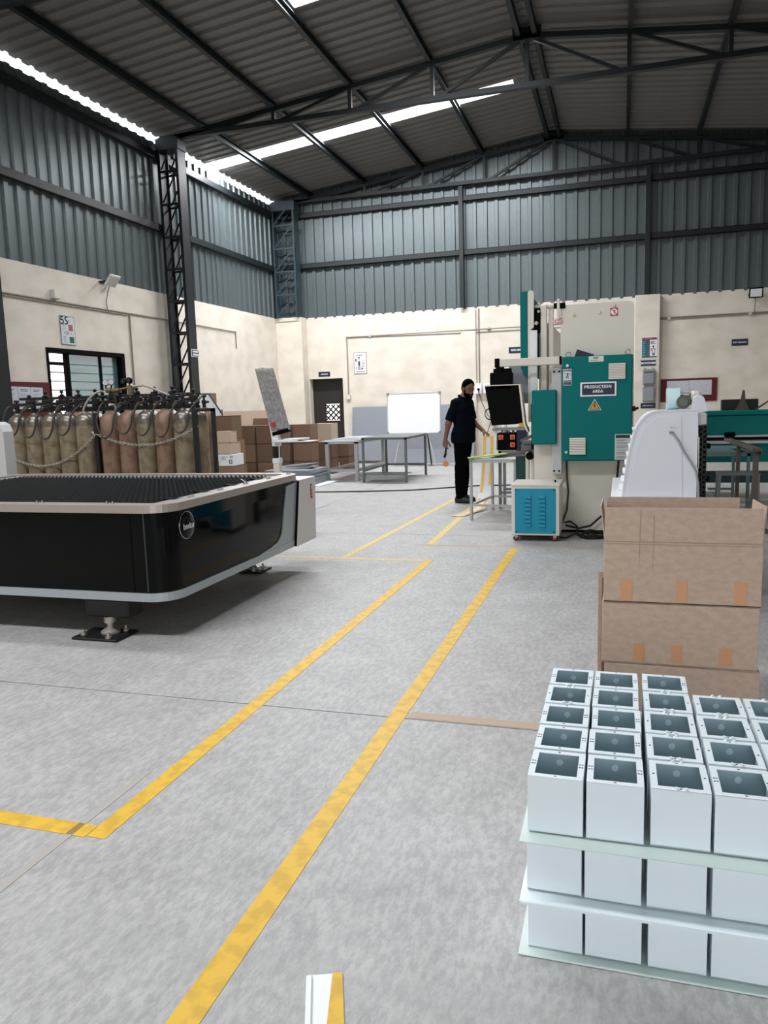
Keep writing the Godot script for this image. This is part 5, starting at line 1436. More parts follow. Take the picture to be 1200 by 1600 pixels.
	part(o, "pod_shell", mb().prism(PackedVector2Array([Vector2(-1.04, 1.605), Vector2(-1.02, 1.605), Vector2(-0.975, 1.19), Vector2(-0.94, 1.1), Vector2(-0.955, 1.1), Vector2(-0.995, 1.19)]), 0.0, 0.17, px).bx(Vector3(-1.0, 1.595, 0.0), Vector3(-0.64, 1.605, 0.165)), cr, "cream pod shell")
	part(o, "pod_shell", mb().prism(PackedVector2Array([Vector2(-1.38, 1.6), Vector2(-1.4, 1.59), Vector2(-1.32, 1.08), Vector2(-1.305, 1.08)]), 0.0, 0.02, px), cr)
	part(o, "pod_tray", B.call(Vector3(-1.325, 1.118, -8.34), Vector3(-0.95, 1.148, -8.5), 0.005), mats["grey_mid"])
	# tooling clamp and the teal end stop on the bed
	part(o, "tool_clamp", B.call(Vector3(-1.07, 0.875, -8.75), Vector3(-0.93, 0.94, -9.0), 0.006).add(B.call(Vector3(-1.06, 0.945, -8.75), Vector3(-0.94, 0.985, -9.0), 0.006)).add(mb().bar(L.call(Vector3(-1.08, 0.985, -8.8)), L.call(Vector3(-0.95, 1.045, -8.8)), 0.02, 0.03).bar(L.call(Vector3(-1.05, 0.985, -8.86)), L.call(Vector3(-0.93, 1.035, -8.86)), 0.02, 0.03)), mats["grey_mid"], "grey tooling clamp")
	part(o, "end_stop", B.call(Vector3(-1.135, 0.0, -8.78), Vector3(-1.03, 0.815, -8.86), 0.006), mats["teal_dark"], "dark teal end stop")
	part(o, "bed_post", B.call(Vector3(-1.015, 0.0, -8.7), Vector3(-0.975, 0.865, -8.8), 0.012).add(B.call(Vector3(-0.955, 0.0, -8.72), Vector3(-0.925, 0.8, -8.8), 0.008)), cr)
	part(o, "bed_roller", mb().cyl(L.call(Vector3(-0.965, 0.82, -8.68)), L.call(Vector3(-0.965, 0.82, -8.74)), 0.045, -1, 18), bk)
	part(o, "hanging_cable", mb().tube(PackedVector3Array([L.call(Vector3(-0.93, 0.86, -8.66)), L.call(Vector3(-0.89, 0.8, -8.6)), L.call(Vector3(-0.885, 0.65, -8.58)), L.call(Vector3(-0.9, 0.45, -8.58))]), 0.008, 6), mats["hose"])
	part(o, "hanging_cable", mb().tube(PackedVector3Array([L.call(Vector3(-0.555, 0.8, -8.47)), L.call(Vector3(-0.55, 0.6, -8.47)), L.call(Vector3(-0.535, 0.45, -8.46)), L.call(Vector3(-0.55, 0.25, -8.46)), L.call(Vector3(-0.6, 0.1, -8.46))]), 0.011, 7), mats["hose"])
	part(o, "hanging_cable", mb().tube(PackedVector3Array([L.call(Vector3(-0.02, 0.8, -8.46)), L.call(Vector3(-0.035, 0.6, -8.46)), L.call(Vector3(-0.08, 0.35, -8.46)), L.call(Vector3(-0.18, 0.2, -8.45)), L.call(Vector3(-0.3, 0.09, -8.43)), L.call(Vector3(-0.42, 0.06, -8.42)), L.call(Vector3(-0.56, 0.09, -8.42))]), 0.011, 7), mats["rubber"])
	# things on and by it
	solo("navy_sign", mb().bar(Vector3(-0.47, 1.875, -8.44), Vector3(-0.3, 1.815, -8.44), 0.012, 0.14, Vector3(0, 0, 1)), mats["navy"], "dark blue sign board tucked slantwise behind the teal cabinet top", "sign")
	var fc := mb()
	for k in 4:
		fc.torus(Vector3(-0.27 + k * 0.012, 0.016 + k * 0.012, -8.22 + 0.01 * k), Vector3(0.08 * k, 1, 0.05), 0.13 - 0.012 * k, 0.009, 26, 6)
	fc.tube(PackedVector3Array([Vector3(-0.56, 0.14, -8.3), Vector3(-0.5, 0.16, -8.25), Vector3(-0.43, 0.12, -8.2), Vector3(-0.42, 0.03, -8.16), Vector3(-0.36, 0.012, -8.14), Vector3(-0.3, 0.012, -8.12)]), 0.01, 7)
	fc.tube(PackedVector3Array([Vector3(-0.6, 0.012, -8.12), Vector3(-0.53, 0.012, -8.1), Vector3(-0.46, 0.02, -8.3), Vector3(-0.38, 0.012, -8.3)]), 0.008, 6)
	solo("floor_cable", fc, mats["rubber"], "coil of black cable on the floor beside the blue cabinet", "cable")

func power_cabinet() -> void:
	var o := thing("power_cabinet", "small cream cabinet on castors with a bright blue louvred panel", "cabinet", Vector3(-0.827, 0, -8.14))
	var cr: Material = mats["cream_paint"]
	part(o, "body", mb().bx(Vector3(-0.24, 0.062, -0.24), Vector3(0.24, 0.578, 0.236), 0.006), cr)
	part(o, "lid", mb().bx(Vector3(-0.246, 0.57, -0.244), Vector3(0.246, 0.59, 0.244), 0.004), cr)
	var pn := part(o, "panel", mb().bx(Vector3(-0.205, 0.085, 0.236), Vector3(0.205, 0.545, 0.243), 0.002), mats["cyan_paint"], "bright blue panel")
	for x in [-0.19, 0.185]:
		for y in [0.102, 0.53]:
			part(pn, "screw", mb().cyl(Vector3(x, y, 0.243), Vector3(x, y, 0.248), 0.008, 0.006, 10), mats["teal_dark"])
	var lv := PackedVector2Array([Vector2(-0.01, 0.0), Vector2(0.012, 0.0), Vector2(0.006, 0.016), Vector2(-0.006, 0.006)])
	for x in [-0.075, 0.07]:
		for k in 8:
			var y: float = 0.465 - k * 0.0418
			# a pressed louvre, open below, with sloping ends
			var q := mb()
			var a := Vector3(x - 0.038, y - 0.014, 0.243)
			var b := Vector3(x + 0.038, y - 0.014, 0.243)
			var a2 := Vector3(x - 0.034, y - 0.014, 0.259)
			var b2 := Vector3(x + 0.034, y - 0.014, 0.259)
			var a3 := Vector3(x - 0.03, y + 0.002, 0.255)
			var b3 := Vector3(x + 0.03, y + 0.002, 0.255)
			var a4 := Vector3(x - 0.034, y + 0.012, 0.243)
			var b4 := Vector3(x + 0.034, y + 0.012, 0.243)
			q.face(a, b, b2, a2, Vector3.DOWN); q.face(a2, b2, b3, a3, Vector3(0, 0.1, 1)); q.face(a3, b3, b4, a4, Vector3(0, 1, 0.4))
			q.tri(a, a2, a3, Vector3.LEFT, Vector3.LEFT, Vector3.LEFT); q.tri(a, a3, a4, Vector3.LEFT, Vector3.LEFT, Vector3.LEFT)
			q.tri(b, b2, b3, Vector3.RIGHT, Vector3.RIGHT, Vector3.RIGHT); q.tri(b, b3, b4, Vector3.RIGHT, Vector3.RIGHT, Vector3.RIGHT)
			part(pn, "louvre", q, mats["cyan_paint"])
	part(o, "base", mb().bx(Vector3(-0.21, 0.045, -0.22), Vector3(0.21, 0.062, 0.2)), mats["black"])
	for x in [-0.2, 0.19]:
		for z in [-0.18, 0.2]:
			var c := Vector3(x, 0.027, z)
			var cs := part(o, "castor", mb().cyl(c - Vector3(0, 0, 0.011), c + Vector3(0, 0, 0.011), 0.027, -1, 18), mats["rubber"])
			part(cs, "castor_fork", mb().bx(c + Vector3(-0.012, -0.005, -0.017), c + Vector3(0.02, 0.035, -0.013)).bx(c + Vector3(-0.012, 0.01, 0.013), c + Vector3(0.02, 0.035, 0.017)), mats["galvanised"])
			part(cs, "castor_hub", mb().cyl(c - Vector3(0, 0, 0.0135), c + Vector3(0, 0, 0.0135), 0.015, -1, 12), mats["red"])
	part(o, "toggle", mb().cyl(Vector3(0.185, 0.59, 0.05), Vector3(0.185, 0.615, 0.05), 0.009, -1, 10), mats["black"])

func brake_table() -> void:
	var lt := bench("light steel table with thin legs left of the tall press", -1.7, -1.12, -9.23, -10.17, 0.748, 0.032, mats["bench_pale"], [["front", 0.17], ["right", 0.17], ["left", 0.17], ["back", 0.17]])
	lt.rotation.y = -0.13
	var sh := thing("sheet_strips", "long dark strips with one green-yellow strip lying across the light table", "metal strips", Vector3(-1.4, 0.748, -9.6))
	var dir := Vector3(0.46, 0.02, -0.28)
	for k in 4:
		var off := Vector3(0.02 * k, 0.008 + 0.011 * k, 0.04 - 0.03 * k)
		part(sh, "strip", mb().bar(off - dir * (0.28 - 0.05 * k), off + dir * 0.75, 0.1, 0.008, Vector3(0.3, 0, 0.9)), mats["dark_bar"] if k % 2 else mats["grey_mid"])
	part(sh, "green_strip", mb().bar(Vector3(-0.36, 0.012, 0.33), Vector3(0.05, 0.045, 0.1), 0.11, 0.014, Vector3(0.3, 0, 0.9), 0.002), mats["green_strip"], "green-yellow strip")
	part(sh, "plate", mb().box(Vector3(0.24, 0.07, -0.22), Vector3(0.2, 0.012, 0.14), 0.002), mats["black"])
	# stand behind with a black switch unit
	bench("grey stand behind the light steel table, carrying the black switch unit", -1.56, -1.2, -10.3, -10.75, 0.78, 0.04, mats["grey_mid"], [["front", 0.2], ["back", 0.2]])
	var u := thing("switch_unit", "black switch box with orange rotary switches behind the light table", "control box", Vector3(-1.43, 0.78, -10.45))
	part(u, "body", mb().bx(Vector3(-0.15, 0, -0.15), Vector3(0.1, 0.23, 0.1), 0.006), mats["black"])
	part(u, "side_rail", mb().bx(Vector3(-0.165, 0, 0.08), Vector3(-0.15, 0.33, 0.1)), mats["grey_paint"])
	for s in [[-0.1, 0.17], [0.055, 0.17], [0.055, 0.07]]:
		var sw := part(u, "switch_plate", mb().box(Vector3(s[0], s[1], 0.103), Vector3(0.062, 0.062, 0.008), 0.002), mats["orange"])
		part(sw, "switch_knob", mb().cyl(Vector3(s[0], s[1], 0.107), Vector3(s[0], s[1], 0.125), 0.018, 0.015, 12), mats["red"])
	part(u, "cover_panel", mb().bx(Vector3(0.1, 0, -0.13), Vector3(0.24, 0.3, 0.08), 0.008), mats["navy"], "dark blue box alongside")
	for k in 3:
		part(u, "cable", mb().tube(PackedVector3Array([Vector3(-0.1 + 0.07 * k, 0.23, 0.02), Vector3(-0.08 + 0.07 * k, 0.27, 0.05), Vector3(-0.02 + 0.07 * k, 0.26, 0.06), Vector3(0.02 + 0.06 * k, 0.23, 0.02)]), 0.008, 6), mats["rubber"])
	solo("spray_can", mb().lathe(PackedVector2Array([Vector2(0, 0), Vector2(0.04, 0), Vector2(0.04, 0.1), Vector2(0.02, 0.125), Vector2(0.015, 0.14), Vector2(0, 0.14)]), 16, Vector3(-1.5, 1.015, -10.45)), mats["white_paint"], "white can standing on the black switch box", "can")
	solo("spool", mb().lathe(PackedVector2Array([Vector2(0, 0), Vector2(0.055, 0), Vector2(0.055, 0.01), Vector2(0.04, 0.015), Vector2(0.04, 0.09), Vector2(0.055, 0.095), Vector2(0.055, 0.105), Vector2(0, 0.105)]), 18, Vector3(-1.26, 1.085, -10.42)), mats["yellow_tape"], "yellow spool on the dark blue box", "spool")
	# sheet bent up from the floor with two yellow tapes, held at the top by the man
	var o := thing("taped_sheet", "white strip with two yellow tapes curving up from the floor to the man's hand", "strip", Vector3(-1.755, 0, -9.93))
	var c := Curve3D.new()
	c.bake_interval = 0.03
	c.add_point(Vector3(-0.22, 0.006, 0.42), V0, Vector3(0.04, 0, -0.16))
	c.add_point(Vector3(-0.04, 0.04, -0.13), Vector3(-0.06, -0.02, 0.18), Vector3(0.03, 0.03, -0.09))
	c.add_point(Vector3(0.04, 0.36, -0.31), Vector3(-0.015, -0.17, 0.02), Vector3(0.01, 0.12, -0.01))
	c.add_point(Vector3(0.075, 0.975, -0.31), Vector3(0.0, -0.2, 0.0), V0)
	var bp := c.get_baked_points()
	var rib := func(u0: float, u1: float, lift: float, k0: int, k1: int) -> MB:
		var q := mb()
		for i in range(k0, k1):
			var qs := []
			for e in [i, i + 1]:
				var d := (bp[mini(e + 1, bp.size() - 1)] - bp[maxi(e - 1, 0)]).normalized()
				var side := Vector3(1, 0, 0.12)
				side = (side - d * side.dot(d)).normalized()
				var nn := side.cross(d).normalized()
				if nn.z < 0.0 and nn.y < 0.0: nn = -nn
				for l in [lift, lift + 0.0012]:
					qs.append(bp[e] + side * u0 + nn * l); qs.append(bp[e] + side * u1 + nn * l)
			var up: Vector3 = (qs[2] - qs[0]).normalized()
			q.face(qs[0], qs[1], qs[5], qs[4], -up); q.face(qs[2], qs[3], qs[7], qs[6], up)
			q.face(qs[0], qs[2], qs[6], qs[4], qs[0] - qs[1]); q.face(qs[1], qs[3], qs[7], qs[5], qs[1] - qs[0])
		return q
	var last := bp.size() - 1
	part(o, "backing", rib.call(-0.083, 0.083, 0.0, 0, last), mats["white_film"])
	for s in [[-0.07, -0.03], [0.03, 0.07]]:
		part(o, "yellow_tape", rib.call(s[0], s[1], 0.0014, 0, int(last * 0.5)), mats["pale_yellow"])
		part(o, "yellow_tape", rib.call(s[0], s[1], 0.0014, int(last * (0.54 if s[0] < 0 else 0.6)), last), mats["pale_yellow"])
	part(o, "yellow_tape", rib.call(-0.07, 0.07, 0.0016, last - 1, last), mats["pale_yellow"])

# ---------------------------------------------------------------- right: shear, tables, cooler
func shear_corner() -> void:
	var o := thing("guillotine_shear", "large teal guillotine shear behind the tables at the right edge", "machine", Vector3(2.2, 0, -11.9))
	var te: Material = mats["teal_paint"]
	part(o, "upper_beam", mb().bx(Vector3(-1.15, 0.865, 0.0), Vector3(1.6, 1.13, 0.25), 0.006), te)
	part(o, "beam_cap", mb().bx(Vector3(-1.15, 1.135, -0.1), Vector3(1.6, 1.2, 0.27), 0.01), te)
	part(o, "clamp_bar", mb().bx(Vector3(-1.15, 0.84, 0.2), Vector3(1.6, 0.862, 0.32), 0.003), mats["grey_paint"])
	part(o, "blade_gap", mb().bx(Vector3(-1.15, 0.8, 0.1), Vector3(1.6, 0.84, 0.26)), mats["black"])
	part(o, "table_edge", mb().bx(Vector3(-1.15, 0.755, -0.05), Vector3(1.6, 0.79, 0.42), 0.004), mats["grey_paint"])
	part(o, "apron", mb().bx(Vector3(-1.15, 0.5, 0.1), Vector3(1.6, 0.752, 0.36), 0.005), te)
	for x in [-0.85, -0.15, 0.55]:
		part(o, "hold_down", mb().bx(Vector3(x, 0.845, 0.32), Vector3(x + 0.14, 0.91, 0.4), 0.015), mats["black"])
	part(o, "lower_rail", mb().bx(Vector3(-1.15, 0.2, 0.1), Vector3(1.6, 0.36, 0.2), 0.005), mats["teal_dark"])
	part(o, "side_frame", mb().bx(Vector3(-1.2, 0.0, -0.6), Vector3(-1.15, 1.2, 0.3), 0.006), te)
	part(o, "side_frame", mb().bx(Vector3(1.6, 0.0, -0.6), Vector3(1.65, 1.2, 0.3), 0.006), te)
	part(o, "name_plate", mb().bx(Vector3(-0.2 + 0.26, 0.99, 0.25), Vector3(0.4, 1.09, 0.254)), mats["grey_mid"])
	var lg := PackedVector2Array()
	for k in 9:
		var a := PI * k / 8.0
		lg.append(Vector2(-0.02 + cos(a) * 0.11, 1.2 + sin(a) * 0.1))
	var lu := part(o, "lifting_lug", mb().prism(lg, 0.0, 0.04), mats["teal_dark"])
	part(lu, "lug_hole", mb().cyl(Vector3(-0.02, 1.255, 0.04), Vector3(-0.02, 1.255, 0.043), 0.02, -1, 14), mats["grey_paint"])
	var mo := thing("motor_housing", "dark angular bracket standing on top of the teal shear", "bracket", Vector3(1.6, 1.2, -11.95))
	part(mo, "plate", mb().bx(Vector3(-0.25, 0, -0.1), Vector3(0.22, 0.15, 0.05), 0.006), mats["iron"])
	part(mo, "back_guide", mb().prism(PackedVector2Array([Vector2(-0.08, 0.0), Vector2(0.1, 0.0), Vector2(0.05, 0.12), Vector2(0.035, 0.27), Vector2(0.01, 0.28), Vector2(-0.015, 0.13)]), 0.06, 0.1), mats["dark_bar"])
	solo("stay_rod", mb().cyl(Vector3(1.78, 1.2, -11.9), Vector3(2.4, 1.62, -12.0), 0.012, -1, 8), mats["dark_bar"], "thin slanting rod rising from the teal shear", "rod")
	bench("green-framed steel table in front of the teal shear", 0.75, 1.45, -9.9, -11.2, 0.75, 0.036, mats["bench_teal"], [["back", 0.16], ["left", 0.16]])
	var st := thing("low_stool", "low dark metal stool in front of the green-framed table", "stool", Vector3(1.3, 0, -9.62))
	part(st, "seat", mb().bx(Vector3(-0.24, 0.515, -0.12), Vector3(0.2, 0.545, 0.12), 0.004), mats["bench_green"])
	for x in [-0.22, 0.18]:
		for z in [-0.1, 0.1]:
			part(st, "leg", mb().bar(Vector3(x, 0.515, z), Vector3(x * 1.08, 0, z * 1.1), 0.03, 0.03), mats["bench_green"])
	var rs := thing("roller_stand", "dark brown steel rest bar on a flared leg at the right edge", "stand", Vector3(1.33, 0, -8.75))
	part(rs, "rest_bar", mb().bar(Vector3(-0.04, 0.86, -1.9), Vector3(0.0, 0.86, 0.1), 0.09, 0.035, Vector3.RIGHT, 0.004).bar(Vector3(0.0, 0.835, -1.9), Vector3(0.04, 0.835, 0.1), 0.012, 0.06), mats["dark_bar"])
	part(rs, "leg", mb().prism(PackedVector2Array([Vector2(-0.02, 0.84), Vector2(0.025, 0.84), Vector2(0.04, 0.02), Vector2(-0.075, 0.02), Vector2(-0.03, 0.45)]), -0.02, 0.02), mats["dark_bar"])
	part(rs, "leg", mb().bar(Vector3(-0.02, 0.84, -1.07), Vector3(-0.03, 0.0, -1.07), 0.04, 0.04), mats["dark_bar"])
	part(rs, "foot", mb().bx(Vector3(-0.15, 0, -0.12), Vector3(0.15, 0.02, 0.12), 0.003), mats["dark_bar"])

func cooler_table() -> void:
	var t := thing("white_table", "white topped table under the air cooler", "table", Vector3(0.28, 0, -6.2))
	part(t, "top", mb().bx(Vector3(-0.345, 0.7, -0.85), Vector3(0.345, 0.742, 0.72), 0.004), mats["white_paint"])
	for x in [-0.3, 0.3]:
		for z in [-0.78, 0.64]:
			part(t, "leg", mb().bx(Vector3(x - 0.02, 0, z - 0.02), Vector3(x + 0.02, 0.7, z + 0.02), 0.003), mats["grey_paint"])
	for z in [-0.78, 0.64]:
		part(t, "rail", mb().bx(Vector3(-0.28, 0.64, z - 0.012), Vector3(0.28, 0.69, z + 0.012), 0.002), mats["grey_paint"])
	var o := thing("air_cooler", "white moulded air cooler with a black honeycomb back standing on the white table", "air cooler", Vector3(0.28, 0.742, -5.85))
	var x := Transform3D(Basis(), Vector3(-0.28, -0.742, 0))
	var pr := PackedVector2Array([Vector2(0.012, 0.742), Vector2(0.022, 0.83), Vector2(0.038, 0.964), Vector2(0.062, 1.095), Vector2(0.086, 1.19), Vector2(0.104, 1.236), Vector2(0.128, 1.276), Vector2(0.158, 1.308), Vector2(0.19, 1.328), Vector2(0.225, 1.338), Vector2(0.364, 1.342), Vector2(0.475, 1.343), Vector2(0.482, 1.335), Vector2(0.49, 1.09), Vector2(0.495, 0.742)])
	part(o, "body", mb().prism(pr, -0.27, 0.27, x, true), mats["cooler_white"])
	# the moulded lip round the side panel
	var lip := mb()
	for i in range(0, pr.size() - 1):
		lip.bar(x * Vector3(pr[i].x, pr[i].y, 0.268), x * Vector3(pr[i + 1].x, pr[i + 1].y, 0.268), 0.012, 0.012)
	part(o, "side_lip", lip, mats["cooler_white"])
	part(o, "side_panel", mb().prism(PackedVector2Array([Vector2(0.06, 0.76), Vector2(0.105, 1.1), Vector2(0.15, 1.23), Vector2(0.24, 1.3), Vector2(0.385, 1.305), Vector2(0.4, 0.76)]), 0.27, 0.276, x, true), mats["cooler_white"])
	for k in 8:
		var yy := 0.79 + k * 0.06
		part(o, "front_fin", mb().bx(x * Vector3(0.0 + 0.1 * k / 8.0 - 0.012, yy, -0.2), x * Vector3(0.04 + 0.1 * k / 8.0, yy + 0.008, 0.22)), mats["white_paint"])
	part(o, "back_frame", mb().bx(x * Vector3(0.48, 1.235, -0.25), x * Vector3(0.548, 1.32, 0.25), 0.008), mats["grey_paint"])
	part(o, "honeycomb_pad", mb().bx(x * Vector3(0.494, 0.742, -0.25), x * Vector3(0.55, 1.235, 0.255), 0.004), mats["black"], "black honeycomb pad")
	var net := mb()
	for k in 14:
		for s in 2:
			var c: Vector3 = x * Vector3(0.51 + 0.026 * s, 0.77 + k * 0.034 + 0.017 * s, 0.257)
			net.torus(c, Vector3(0, 0, 1), 0.015, 0.0022, 6, 4)
	part(o, "honeycomb_net", net, mats["wire_grey"]).set_meta("kind", "stuff")
	for y in [[0.95, 1.16], [0.75, 0.87]]:
		part(o, "pad_clip", mb().bx(x * Vector3(0.488, y[0], 0.24), x * Vector3(0.502, y[1], 0.274), 0.003), mats["white_paint"])
	for y in [0.86, 1.08]:
		part(o, "pad_knob", mb().bx(x * Vector3(0.55, y, 0.2), x * Vector3(0.575, y + 0.035, 0.25), 0.006), mats["black"])
	print_face(o, "small_label", x * Vector3(0.34, 1.225, 0.2775), FACE_Z, 0.05, 0.016, print_mat("small_label", 50, 16, rgb(216, 218, 224), lines(2, 2, 10, 2, 6, 3, rgb(70, 72, 78), 81) + lines(14, 6, 34, 1, 6, 2, rgb(110, 112, 118), 82)))
	var ft := PackedVector2Array()
	for k in 9:
		var a := PI * k / 8.0
		ft.append(Vector2(0.5 + cos(a) * 0.038, 1.39 + sin(a) * 0.05))
	ft.append(Vector2(0.455, 1.31)); ft.append(Vector2(0.555, 1.33))
	part(o, "top_handle", mb().prism(ft, 0.1, 0.2, x, true), mats["cooler_white"])
	var po := part(o, "cord_outlet", mb().box(x * Vector3(0.325, 1.195, 0.28), Vector3(0.03, 0.016, 0.014), 0.003), mats["grey_mid"])
	part(po, "power_cord", mb().tube(PackedVector3Array([x * Vector3(0.335, 1.19, 0.285), x * Vector3(0.37, 1.14, 0.3), x * Vector3(0.41, 1.06, 0.3), x * Vector3(0.455, 0.99, 0.295), x * Vector3(0.485, 0.93, 0.29), x * Vector3(0.5, 0.85, 0.285), x * Vector3(0.503, 0.75, 0.285)]), 0.0075, 7), mats["cord_grey"])
	# on the cooler's top
	var tp := thing("tape_roll", "big roll of white and pale blue tape standing on the air cooler", "tape roll", Vector3(0.345, 1.343, -5.85))
	part(tp, "roll", mb().cyl(Vector3(-0.043, 0.075, 0), Vector3(0.043, 0.075, 0), 0.075, -1, 36), mats["tape_white"])
	part(tp, "core", mb().cyl(Vector3(-0.045, 0.075, 0), Vector3(0.045, 0.075, 0), 0.036, -1, 24), mats["cardboard"])
	var dr := thing("electric_motor", "greenish grey motor with a round end cap lying on the air cooler", "motor", Vector3(0.46, 1.343, -5.9))
	part(dr, "motor_body", mb().cyl(Vector3(-0.05, 0.05, -0.12), Vector3(-0.05, 0.05, 0.13), 0.046, -1, 24), mats["motor_green"])
	for k in 7:
		var a := PI * k / 6.0
		part(dr, "cooling_fin", mb().bx(Vector3(-0.05 + cos(a) * 0.049 - 0.004, 0.05 + sin(a) * 0.042 - 0.003, -0.1), Vector3(-0.05 + cos(a) * 0.049 + 0.004, 0.05 + sin(a) * 0.042 + 0.009, 0.1)), mats["motor_green"])
	part(dr, "end_cap", mb().cyl(Vector3(-0.05, 0.05, 0.13), Vector3(-0.05, 0.05, 0.15), 0.03, 0.027, 24), mats["motor_cap"])
	part(dr, "terminal_box", mb().bx(Vector3(-0.09, 0.11, -0.06), Vector3(0.0, 0.125, 0.08), 0.004), mats["grey_paint"])
	part(dr, "gear_case", mb().bx(Vector3(0.0, 0.02, -0.1), Vector3(0.07, 0.125, 0.1), 0.022), mats["cream_paint"])

# ---------------------------------------------------------------- foreground: cartons and metal boxes
func carton_stack() -> void:
	var g := "large cartons in the foreground stack"
	var cb: Material = mats["cardboard"]
	var w := 0.632
	var d := 0.36
	var h := 0.272
	var x0 := -0.066
	var z1 := -3.45
	var rn := ["bottom", "middle", "top"]
	var tapes := [[0.1, 0.3, 0.5], [0.135, 0.29, 0.485], [0.075, 0.3, 0.53]]
	for k in 3:
		var o := thing("carton", ["lowest large carton of the foreground stack, partly behind the metal boxes", "large closed carton in the middle of the foreground stack", "large open-topped carton on top of the foreground stack"][k], "carton", Vector3(x0 + w / 2 + [0.004, -0.004, 0.0][k], 0.006 + k * (h + 0.003), z1 - d / 2), g, [0.008, -0.006, 0.0][k])
		var hx := w / 2
		var hz := d / 2
		var t := 0.006
		var q := mb()
		q.bx(Vector3(-hx, 0, hz), Vector3(hx, h - 0.003, hz - t), 0.002).bx(Vector3(-hx, 0, -hz), Vector3(hx, h - 0.003, -hz + t), 0.002)
		q.bx(Vector3(-hx, 0, hz - t), Vector3(-hx + t, h - 0.003, -hz + t)).bx(Vector3(hx, 0, hz - t), Vector3(hx - t, h - 0.003, -hz + t)).bx(Vector3(-hx, 0, -hz), Vector3(hx, t, hz))
		part(o, "body", q, cb)
		var tp := mb()
		for x in tapes[k]:
			tp = mb().box(Vector3(-hx + x + 0.02, 0.052 + 0.003 * k, hz + 0.0006), Vector3(0.047 + 0.004 * sin(x * 40.0), 0.098 if k != 1 else 0.08, 0.001), 0.0, Basis(Vector3.BACK, 0.02 * sin(x * 31.0)))
			part(o, "tape_patch", tp, mats["brown_tape"])
		if k < 2:
			for s in [-1.0, 1.0]:
				part(o, "flap", mb().bx(Vector3(-hx + 0.002, h - 0.003, s * 0.003), Vector3(hx - 0.002, h, s * (hz - 0.001)), 0.001), cb)
		else:
			var fh := 0.146
			part(o, "flap", mb().bar(Vector3(0, h - 0.004, hz - 0.003), Vector3(0, h + fh, hz - 0.002), w - 0.004, 0.005, Vector3.RIGHT), cb)
			part(o, "flap", mb().bar(Vector3(-0.02, h - 0.004, -hz + 0.003), Vector3(-0.02, h + fh, -hz - 0.012), w - 0.05, 0.005, Vector3.RIGHT), cb)
			part(o, "flap", mb().bar(Vector3(-hx + 0.003, h - 0.004, 0), Vector3(-hx - 0.014, h + fh, -0.005), 0.005, d - 0.01, Vector3.RIGHT), cb)
			part(o, "flap", mb().bar(Vector3(hx - 0.003, h - 0.004, 0), Vector3(hx + 0.01, h + fh, -0.005), 0.005, d - 0.01, Vector3.RIGHT), cb)
			# the scored fold lines across the front
			for y in [h - 0.001, h - 0.012]:
				part(o, "fold_line", mb().bx(Vector3(-hx + 0.002, y - 0.0015, hz + 0.0002), Vector3(hx - 0.002, y + 0.0015, hz + 0.0012)), mats["crease"])
			part(o, "crease", mb().bar(Vector3(-0.166, h + fh - 0.01, hz + 0.001), Vector3(-0.17, h - 0.1, hz + 0.0005), 0.002, 0.001), mats["crease"])
			part(o, "crease", mb().bar(Vector3(-0.112, h + fh - 0.03, hz + 0.001), Vector3(-0.114, h - 0.12, hz + 0.0005), 0.002, 0.001), mats["crease"])
	var fl := thing("flattened_carton", "flattened carton leaning behind the left side of the foreground carton stack", "carton", Vector3(-0.02, 0, -3.86))
	part(fl, "sheet", mb().bar(Vector3(0.12, 0.0, 0.0), Vector3(0.12, 0.6, -0.01), 0.4, 0.012, Vector3.RIGHT, 0.002), cb)
	part(fl, "sheet", mb().bar(Vector3(0.13, 0.0, 0.015), Vector3(0.13, 0.57, 0.006), 0.38, 0.008, Vector3.RIGHT, 0.002), mats["cardboard_dark"])

